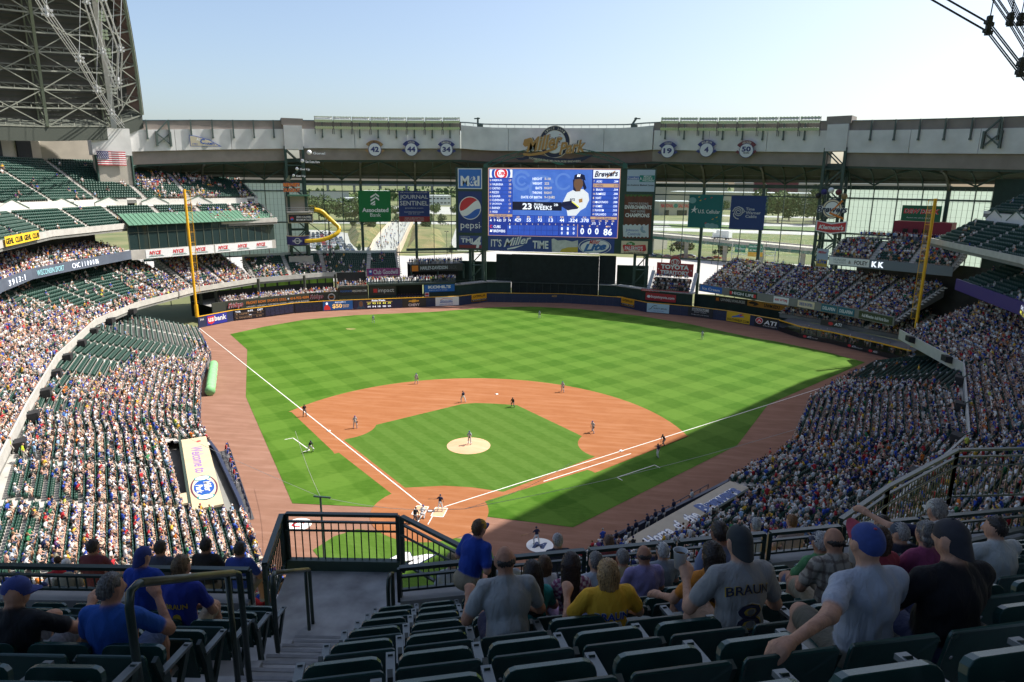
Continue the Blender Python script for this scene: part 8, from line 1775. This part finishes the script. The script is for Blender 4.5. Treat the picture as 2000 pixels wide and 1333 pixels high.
PB_('boy with long brown hair in a white and navy raglan shirt', 4, 1.75, sit((0,.05,.54),w=.95), [SK1,(.55,.55,.56),DEN], hair='bob', hcol=(.09,.045,.02), pattern=raglan((.55,.55,.56),NVY), texts=(('BRAUN',-.12,.86,.12,.93,JN,.006,.03,0.),))
PB_('girl with long black hair and a teal top low in her seat', 2, 1.21, sit((0,.02,.50),w=.88), [SK1,(.02,.20,.20),DEN], hair='long', hcol=(.02,.013,.01), hh=1.04)
PB_('woman with long dark hair in a patterned dress', 2, 1.59, sit((0,.08,.52),w=.9,yaw=-.3), [SK2,(.25,.10,.20),(.3,.2,.3)], hair='long', hcol=(.025,.014,.012), pattern=lambda V: np.where((np.sin(V[:,0]*95)*np.sin(V[:,2]*95) > .1)[:,None], np.array((.45,.40,.45))[None], np.array((.20,.06,.14))[None]))
PB_('grey haired person in a light grey shirt beside the dark haired woman', 3, 2.1, sit((0,.04,.53),yaw=.2), [SK1,(.30,.32,.36),DEN], hair='short', hcol=(.16,.15,.145))
PB_('blonde woman in a yellow jersey lettered in blue', 1, 1.62, sit((0,.04,.50),(0,.04,.16),((-.36,.12,.70),(-.30,.36,.80)),((.34,.1,.72),(.16,.36,.62)),1.18,1.2), [SK1,(.52,.29,.025),DEN], hair='bob', hcol=(.33,.20,.085), texts=(('BRAUN',-.16,.80,.16,.885,JW,.006,.05,.012),('BRAUN',-.16,.805,.16,.88,JB,.011,.02,.012)), hh=1.0)
PB_('man in a tan shirt and grey cap', 4, 2.73, sit((0,.03,.55)), [SK2,(.30,.24,.14),KH], hair='short', hcol=(.2,.19,.18), cap=((.12,.14,.17),(.12,.14,.17),False))
PB_('bald man in a lilac polo shirt', 3, 2.66, sit((0,.08,.53),w=1.12), [SK2,(.21,.18,.33),KH], hair='ring', hcol=(.06,.05,.045))
PB_('white haired man in a grey T-shirt and black cap', 4, 3.25, sit((0,.04,.56),w=1.05), [SK1,(.20,.22,.25),NVY], hair='short', hcol=(.45,.44,.43), cap=((.014,.014,.018),(.014,.014,.018),False), hh=1.08)
PB_('balding dark haired man leaning across a lower row', 2, 3.09, sit((-.02,.12,.62),w=1.05,pitch=-.4), [SK3,(.12,.15,.24),NVY], hair='short', hcol=(.025,.018,.015), hh=1.2)
PB_('woman with long straight black hair in an orange shirt', 1, 2.5, sit((0,.05,.53),(0,.05,.16),((-.30,.2,.72),(-.34,.45,.60)),None,.95,1.), [SK1,(.38,.14,.02),DEN], hair='long', hcol=(.018,.012,.012))
PB_('man in a grey jersey numbered 8 and a dark backward cap holding a cup', 0, 2.22, sit((0,.05,.56),(0,.05,.17),((-.33,.14,.74),(-.26,.36,.84)),((.34,.10,.72),(.3,.36,.64)),1.12,1.05), [SK1,(.205,.205,.205),(.20,.13,.09),(.4,.4,.4)], cap=((.022,.028,.032),(.022,.028,.032),True), texts=(('BRAUN',-.165,.93,.165,1.0,JG,.005,.03,.035),('BRAUN',-.16,.935,.16,1.0,JN,.010,.012,.035),('8',-.09,.665,.11,.905,JW,.006,.03,0.),('8',-.08,.67,.105,.90,JG,.011,.014,0.),('8',-.09,.67,.095,.90,JN,.016,-.006,0.)), hh=1.15)
PB_('older man in a green polo and navy cap', 2, 4.11, sit((0,.03,.54)), [SK2,(.06,.17,.075),DEN], hair='short', hcol=(.35,.34,.33), cap=(NVY,NVY,False))
PB_('bald man in a pale plaid shirt', 1, 3.61, sit((0,.07,.53),w=1.12), [SK2,(.32,.29,.25),KH], hair='ring', hcol=(.03,.02,.015), pattern=plaid((.32,.29,.25),(.10,.075,.065)), hh=1.06)
PB_('woman with brown hair in a red top beside the plaid shirt', 1, 4.02, sit((0,.05,.54),w=.92), [SK1,(.22,.03,.045),DEN], hair='bob', hcol=(.06,.03,.018))
PB_('man in a pale grey T-shirt and blue backward cap with one arm along the seats', -1, 2.43, sit((0,.04,.55),(-.01,.05,.18),((-.40,-.16,.99),(-.76,-.33,.985)),((.33,.16,.76),(.22,.40,.72)),1.1,1.05,knees=.44,hand_dir=(-.6,.2,-.7),pitch=.42), [SK1,(.27,.29,.34),(.09,.08,.06),(.4,.4,.4)], cap=((.025,.05,.20),(.30,.03,.06),False), texts=(('C',-.31,.79,-.24,.86,M('sleeve_red', (.35,.03,.05), .7),.004,.03,0.),), hh=1.1)
PB_('man in a black T-shirt and dark backward cap', -1, 2.93, sit((0,.03,.55),(0,.05,.18),((-.33,.16,.76),(-.2,.42,.74)),((.34,.14,.74),(.16,.38,.64)),1.28,1.1,pitch=-.1,yaw=.25), [SK1,(.008,.008,.01),NVY], cap=((.022,.022,.03),(.022,.022,.03),True), hh=1.08)
PB_('grey haired man in a navy striped polo and pale brimmed cap', 2, 5.02, sit((0,.05,.53),w=1.1,yaw=.35), [SK1,(.018,.02,.035),KH], hair='short', hcol=(.26,.25,.24), cap=((.05,.065,.09),(.12,.15,.19),False), pattern=stripes((.018,.02,.035),(.2,.2,.22)))
PB_('woman with curly grey hair in a plum shirt', 1, 4.48, sit((0,.05,.53),w=1.05), [SK1,(.18,.035,.085),KH], hair='curly', hcol=(.15,.14,.135))
PB_('dark haired man in a navy jersey numbered 11', 3, 5.56, sit((0,.04,.58)), [SK2,NVY,KH], hair='short', hcol=(.025,.018,.012), texts=(('11',-.06,.70,.06,.86,JW,.006,.03,0.),), hh=1.16)
PB_('man in a navy shirt and white cap stretching his arm to the rail', 2, 5.41, sit((0,.04,.66),(0,.05,.17),((-.36,.30,1.08),(-.42,.60,1.10)),None,1.05,1.), [SK1,(.012,.015,.04),KH], hair='short', hcol=(.2,.18,.16), cap=((.42,.41,.37),(.42,.41,.37),False), hh=1.27)
PB_('large dark haired man in a pale shirt turned to the left at the right edge', 1, 5.2, sit((-.05,.03,.56),w=1.35,belly=1.2,yaw=.5), [SK1,(.34,.35,.34),DEN], hair='short', hcol=(.03,.02,.015))
PB_('man in a black shirt and blue cap with his foot up at the left edge', 1, -3.6, sit((0,.02,.50),(0,.06,.17),((-.28,.14,.7),(-.1,.4,.7)),((.34,.24,.74),(.30,.52,.80)),1.08,1.05,yaw=-.9), [SK1,(.012,.014,.018),(.09,.10,.12),(.35,.36,.38)], frame='A', cap=((.03,.05,.22),(.03,.05,.22),False), hh=1.05)
PB_('balding man in a royal blue shirt with sunglasses on his head', 1, -2.92, sit((0,.06,.50),(0,.05,.17),((-.30,.16,.68),(-.14,.42,.66)),((.36,.22,.74),(.16,.44,.92)),1.12,1.05,yaw=-.5), [SK2,(.012,.06,.26),DEN], frame='A', hair='short', hcol=(.10,.095,.09), hh=1.07)
PB_('boy in a royal blue shirt and blue backward cap with a pencil on his knee', 4, -4.25, sit((0,.05,.60),w=.98,yaw=-.3,pants=.85), [SK1,(.012,.04,.26),(.04,.06,.12),(.5,.5,.5)], frame='A', dz=.12, cap=((.02,.035,.18),(.02,.035,.18),True), hh=1.2)
PB_('boy with light brown hair in a blue shirt with yellow lettering', 3, -3.36, sit((0,.08,.56),w=.95), [SK1,(.016,.03,.22),KH,(.5,.5,.5)], frame='A', hair='short', hcol=(.12,.075,.035), texts=(('BRAUN',-.11,.87,.11,.93,M('jersey_yellow', (.5,.33,.02), .7),.006,.025,0.),('8',-.05,.62,.05,.82,M('jersey_yellow'),.006,.03,0.)), hh=1.2)
PB_('man in a royal blue shirt and blue yellow cap bending beside the rail', 5, .95, stand_pose(.1,.12,.1,'glove',1.1), [SK1,(.012,.04,.24),KH], .55, -.9, dz=-.05, hair='short', hcol=(.1,.06,.03), cap=((.42,.24,.01),(.02,.03,.17),False))
for i, (l, d, z, cs, hc, cp, lab) in enumerate(((2.75,9.9,25.2,(.02,.025,.05),(.3,.29,.28),((.55,.5,.56),(.55,.5,.56),False),'man in a white cap beyond the railing'),(6.2,9.5,25.4,(.42,.42,.44),(.35,.34,.33),((.02,.025,.08),(.02,.025,.08),False),'white haired man in a navy cap and white shirt beyond the railing'),(6.9,9.5,25.4,(.40,.30,.27),(.2,.09,.03),None,'red haired woman in a flowered top beyond the railing'),(4.3,9.4,25.2,(.03,.04,.09),(.06,.04,.03),((.05,.06,.09),(.05,.06,.09),False),'man in a dark cap just beyond the railing'),(3.6,9.7,25.2,(.18,.04,.04),(.1,.05,.03),((.11,.03,.04),(.11,.03,.04),False),'person in a maroon cap beyond the railing'),(.9,9.6,25.2,(.4,.42,.46),(.3,.24,.15),None,'fair haired person in a pale shirt beyond the railing'),(1.8,9.6,25.1,(.3,.32,.36),(.26,.25,.24),None,'grey haired person in a pale shirt beyond the railing'))):
    figure(lab, FB(l,d,z), HB, sit((0,.05,.58)), [SK1,cs,KH], hair='short', hcol=hc, cap=cp, h=.022, group=GB)
for i, (l, d, c, hc, cp, lab) in enumerate(((-4.5,9.6,(.03,.06,.3),(.05,.04,.03),((.10,.18,.36),(.10,.18,.36),False),'person in a pale blue cap below the left railing'),(-5.1,9.7,(.02,.02,.025),(.03,.02,.015),None,'dark haired person below the left railing'),(-5.8,9.6,(.05,.06,.1),(.04,.03,.02),None,'broad shouldered dark haired person below the left railing'),(-6.9,9.6,(.15,.04,.05),(.03,.02,.02),None,'person in a maroon top below the left railing'))):
    figure(lab, FA(l,d,25.35), HA, sit((0,.05,.56)), [SK2,c,KH], hair='short', hcol=hc, cap=cp, h=.022, group=GB)
N_FG_PEOPLE = 27+11+16
# cup in the jersey man's hand, another in the blue capped man's
def cup(lab, p):
    t = thing('plastic_cup', lab, 'cup', p, 0, 'plastic cups'); b = MB(); n = 18
    for r_, z in ((.036,0),(.05,.13),(.053,.135),(.047,.132),(.034,.01)):
        for i in range(n): a = 2*math.pi*i/n; b.v.append((r_*math.cos(a),r_*math.sin(a),z))
    for j in range(4):
        for i in range(n): b.f.append((j*n+i,j*n+(i+1)%n,(j+1)*n+(i+1)%n,(j+1)*n+i)); b.mi.append(0)
    b.f.append(tuple(range(n))[::-1]); b.mi.append(0); b.build('cup', M('cup_plastic', (.45,.46,.47), .35), t, True); MB().tube([(0,0,.09),(0,0,.1)], .043, 16).build('drink', M('drink_amber', (.12,.06,.02), .2), t)
m = Matrix.Rotation(HB,4,'Z'); cup('clear plastic cup held by the man in the grey numbered jersey', FB(2.22,3.5,fl(0))+m @ Vector((-.24,.43,.78))); cup('clear plastic cup held in front of the man in the black shirt', FB(2.93,2.66,fl(-1))+m @ Vector((-.17,.53,.68)))
# ------------------------------------------------------------------ the crowd and the far seats
def geo(b): 
    v = np.array(b.v, float); f = []
    for q in b.f:
        for i in range(1, len(q)-1): f.append((q[0], q[i], q[i+1]))
    return v, np.array(f, int)
def person_template(pose):
    parts = []        # (verts, tris, colour slot) slots: 0 shirt 1 skin 2 hair 3 trousers 4 shoe
    def addp(b, slot): v, f = geo(b); parts.append((v, f, slot))
    stand = pose == 'stand'; hz = .92 if stand else .47; ln = {'sit':.04,'lean':.20,'back':-.05,'stand':.02}[pose]
    sh = Vector((0, ln, hz+.50))
    b = MB(); k0 = 6
    for f, rx, ry in ((0,.175,.125),(.55,.195,.13),(.95,.20,.11),(1.12,.09,.07)):
        c = Vector((0,-.02,hz)).lerp(sh, f)
        for a in range(k0): th = 2*math.pi*a/k0; b.v.append((c.x+rx*math.cos(th), c.y+ry*math.sin(th), c.z))
    for r_ in range(3):
        for a in range(k0): b.f.append((r_*k0+a, r_*k0+(a+1)%k0, (r_+1)*k0+(a+1)%k0, (r_+1)*k0+a)); b.mi.append(0)
    b.f.append(tuple(3*k0+a for a in range(k0))); addp(b, 0)
    hc = (0, sh.y+.03, sh.z+.235); b = MB(); b.ball(hc, .082, .098, .122, 6, 4); addp(b, 1)
    b = MB(); b.ball((hc[0],hc[1]-.022,hc[2]+.042), .09, .102, .098, 6, 4); addp(b, 2)
    for s_ in (-1,1):
        b = MB()
        if stand: b.tube([(s_*.1,0,.95),(s_*.11,.02,.5),(s_*.12,0,.08)], [.09,.07,.055], 5)
        else: b.tube([(s_*.1,-.02,.5),(s_*.12,.40,.53)], [.09,.072], 5)
        addp(b, 3)
        if not stand: b = MB(); b.tube([(s_*.12,.40,.53),(s_*.12,.42,.08)], [.062,.045], 5); addp(b, 1)
        b = MB(); b.tube([(s_*.12,.36 if not stand else -.05,.05),(s_*.12,.60 if not stand else .18,.05)], .045, 5); addp(b, 4)
        b = MB(); S = (s_*.215, sh.y-.01, sh.z-.03)
        if pose == 'back' and s_ > 0: E_, H_ = (.30,.18,sh.z-.12), (.08,.22,sh.z+.12)
        elif pose == 'lean': E_, H_ = (s_*.26,.30,sh.z-.26), (s_*.08,.46,.60)
        elif stand: E_, H_ = (s_*.27,.0,sh.z-.30), (s_*.22,.16,sh.z-.48)
        else: E_, H_ = (s_*.27,.10,sh.z-.27), (s_*.10,.32,.62)
        m = lerp(S, E_, .6); b.tube([S, m], [.062,.055], 5); addp(b, 0)
        b = MB(); b.tube([m, E_, H_], [.042,.04,.032], 5); addp(b, 1)
    V = np.concatenate([p[0] for p in parts]); F = []; S = []; k = 0
    for v, f, sl in parts: F.append(f+k); S.append(np.full(len(v), sl)); k += len(v)
    return V, np.concatenate(F), np.concatenate(S)
POSES = [person_template(p) for p in ('sit','lean','back','stand')]
SHIRTS = [((.76,.75,.74),36),((.58,.59,.61),12),((.022,.03,.09),15),((.04,.09,.42),15),((.45,.03,.04),7),((.02,.02,.022),8),((.60,.34,.26),7),((.65,.40,.05),4),((.62,.18,.03),2.5),((.05,.24,.10),1.5),((.28,.42,.62),6),((.30,.27,.2),5),((.16,.06,.20),2),((.60,.62,.10),1)]
SNAME = ['white','light grey','navy','blue','red','black','pink','yellow','orange','green','pale blue','khaki','purple','lime']
PANTS = [(.36,.32,.24),(.06,.09,.17),(.03,.03,.035),(.50,.46,.38),(.14,.16,.22),(.30,.31,.33)]
SKINS = [(.58,.35,.26),(.64,.41,.31),(.50,.29,.20),(.36,.19,.12),(.16,.08,.05)]
HAIRS = [(.06,.035,.02),(.02,.015,.012),(.20,.12,.05),(.02,.03,.10),(.62,.61,.60),(.03,.06,.26),(.38,.03,.03),(.30,.28,.26),(.10,.06,.03)]
wts = np.array([w for _, w in SHIRTS]); wts = wts/wts.sum()
def mesh_np(name, V, F, C, mat):
    me = bpy.data.meshes.new(name); nv, nf = len(V), len(F)
    me.vertices.add(nv); me.vertices.foreach_set('co', np.ascontiguousarray(V, dtype=np.float32).ravel())
    me.loops.add(nf*3); me.loops.foreach_set('vertex_index', np.ascontiguousarray(F, dtype=np.int32).ravel())
    me.polygons.add(nf); me.polygons.foreach_set('loop_start', np.arange(0, nf*3, 3, dtype=np.int32))
    if C is not None:
        at = me.color_attributes.new('Col', 'FLOAT_COLOR', 'POINT'); c4 = np.ones((nv,4), np.float32); c4[:,:3] = C; at.data.foreach_set('color', c4.ravel())
    me.materials.append(mat); me.update(calc_edges=True); me.validate(); return me
CROWD = vcol_mat('clothing_and_skin', .85, .2)
def palette():
    global HI_, PI_
    HI_ = int(RNG.choice(9, p=[.14,.1,.1,.12,.2,.1,.04,.12,.08])); PI_ = int(RNG.integers(6)); si = RNG.choice(len(SHIRTS), p=wts); j = RNG.uniform(.75,1.12); return si, np.clip(np.array([[c*j for c in SHIRTS[si][0]], SKINS[RNG.choice(5, p=[.3,.32,.22,.1,.06])], HAIRS[HI_], PANTS[PI_], (.25,.25,.26)]),0,.9)
def cam_px(x, y, z):
    d = Vector((x,y,z))-CAM; dd = d.dot(_f); return 1000+1301.53*d.dot(_r2)/dd if dd > 0 else -9999, 666.5-1301.53*d.dot(_u2)/dd if dd > 0 else 0, dd
def in_view(x, y, z, mg=40):
    a, b_, d = cam_px(x,y,z); return d > 0 and -mg < a < 2000+mg and -mg < b_ < 1333+mg
PEOPLE = [p for p in PEOPLE if in_view(p[0],p[1],p[2]+.9)]
SEATS = [p for p in SEATS if in_view(p[0],p[1],p[2]+.5)]
def clear_view(p):
    a, b_, d = cam_px(p[0],p[1],p[2]+.9); return p[4] == 'lower_left' and 30 < a < 480 and 700 < b_ < 1085
near = sorted([i for i, p in enumerate(PEOPLE) if clear_view(p)], key=lambda i: cam_px(*PEOPLE[i][:3])[2])[:max(0, 300-N_FG_PEOPLE)]
occupied = {(round(p[0],2), round(p[1],2)) for p in PEOPLE}
nearset = set(near); variants = {}
for i in near:
    x, y, z, h, tg = PEOPLE[i]; pi = int(RNG.choice(3, p=[.5,.25,.25])); si, pal = palette(); key = (pi, si, HI_, PI_)
    if key not in variants:
        V, F, S = POSES[pi]; variants[key] = mesh_np('spectator', V, F, pal[S], CROWD)
    o = link('spectator', variants[key]); o.location = (x,y,z); o.rotation_euler = (0,0,h+random.uniform(-.3,.3)); s_ = random.uniform(.93,1.06); o.scale = (s_,s_,s_)
    tag(o, 'spectator with %s top and %s trousers, %s, sunlit lower stand' % (SNAME[si], ('khaki','blue','black','cream','slate','grey')[PI_], ('brown haired','black haired','fair haired','in a navy cap','in a white cap','in a blue cap','in a red cap','grey haired','auburn haired')[HI_]), 'person', 'spectators in the nearest sunlit rows')
Vs, Fs, Cs, k = [], [], [], 0
for i, (x, y, z, h, tg) in enumerate(PEOPLE):
    if i in nearset: continue
    V, F, S = POSES[int(RNG.choice(4, p=[.44,.26,.24,.06]))]; si, pal = palette(); a = h+random.uniform(-.55,.55); x += random.uniform(-.1,.1); y += random.uniform(-.1,.1); c, s_ = math.cos(a), math.sin(a); sc = random.uniform(.92,1.06)
    W = np.empty_like(V); W[:,0] = (V[:,0]*c-V[:,1]*s_)*sc+x; W[:,1] = (V[:,0]*s_+V[:,1]*c)*sc+y; W[:,2] = V[:,2]*sc+z
    Vs.append(W); Fs.append(F+k); Cs.append(pal[S]); k += len(V)
for (x, y, z, h, pal, pi) in EXTRA_PEOPLE:
    V, F, S = POSES[pi]; c, s_ = math.cos(h), math.sin(h); _, pp = palette(); pp = np.array(pal) if pal is not None else pp
    W = np.empty_like(V); W[:,0] = V[:,0]*c-V[:,1]*s_+x; W[:,1] = V[:,0]*s_+V[:,1]*c+y; W[:,2] = V[:,2]+z
    Vs.append(W); Fs.append(F+k); Cs.append(pp[S]); k += len(V)
if Vs:
    o = link('crowd', mesh_np('crowd', np.concatenate(Vs), np.concatenate(Fs), np.concatenate(Cs), CROWD)); tag(o, 'mass of spectators filling the decks round the field', kind='stuff')
    print('CROWD', len(Vs), 'tris', sum(len(f) for f in Fs))
# far seats
def seat_template():
    b = MB(); m = Matrix.Translation((0,-.2,.40)) @ Matrix.Rotation(R(12),4,'X'); b.box(-.235,-.025,0,.235,.025,.46,m)
    m = Matrix.Translation((0,-.14,.40)) @ Matrix.Rotation(R(-8),4,'X'); b.box(-.215,-.0,-.06,.215,.045,.34,m)
    b.box(-.25,-.2,.1,-.235,.12,.62); return geo(b)
ST = seat_template(); SEATM = M('far_seat_plastic', (.018,.062,.046), .42, .12, 1.5, spec=.4)
nears = sorted([i for i, p in enumerate(SEATS) if clear_view(p) and (round(p[0],2),round(p[1],2)) not in occupied], key=lambda i: cam_px(*SEATS[i][:3])[2])[:max(0, 300-N_FG_SEATS)]
sm = mesh_np('stadium_seat', ST[0], ST[1], None, SEATM); ns = set(nears)
for i in nears:
    x, y, z, h, _ = SEATS[i]; o = link('stadium_seat', sm); o.location = (x,y,z); o.rotation_euler = (0,0,h)
    tag(o, 'empty folding green seat in the nearest rows of the sunlit lower stand', 'seat', 'empty seats in the nearest sunlit rows')
P = np.array([p[:4] for i, p in enumerate(SEATS) if i not in ns]); V, F = ST; n = len(P)
c, s_ = np.cos(P[:,3])[:,None], np.sin(P[:,3])[:,None]
W = np.stack([V[None,:,0]*c-V[None,:,1]*s_+P[:,0:1], V[None,:,0]*s_+V[None,:,1]*c+P[:,1:2], np.repeat(V[None,:,2], n, 0)+P[:,2:3]], 2).reshape(-1,3)
FF = (F[None]+(np.arange(n)*len(V))[:,None,None]).reshape(-1,3)
o = link('stand_seats', mesh_np('stand_seats', W, FF, None, SEATM)); tag(o, 'thousands of dark green folding seats on the decks', kind='stuff'); print('SEATS', n)
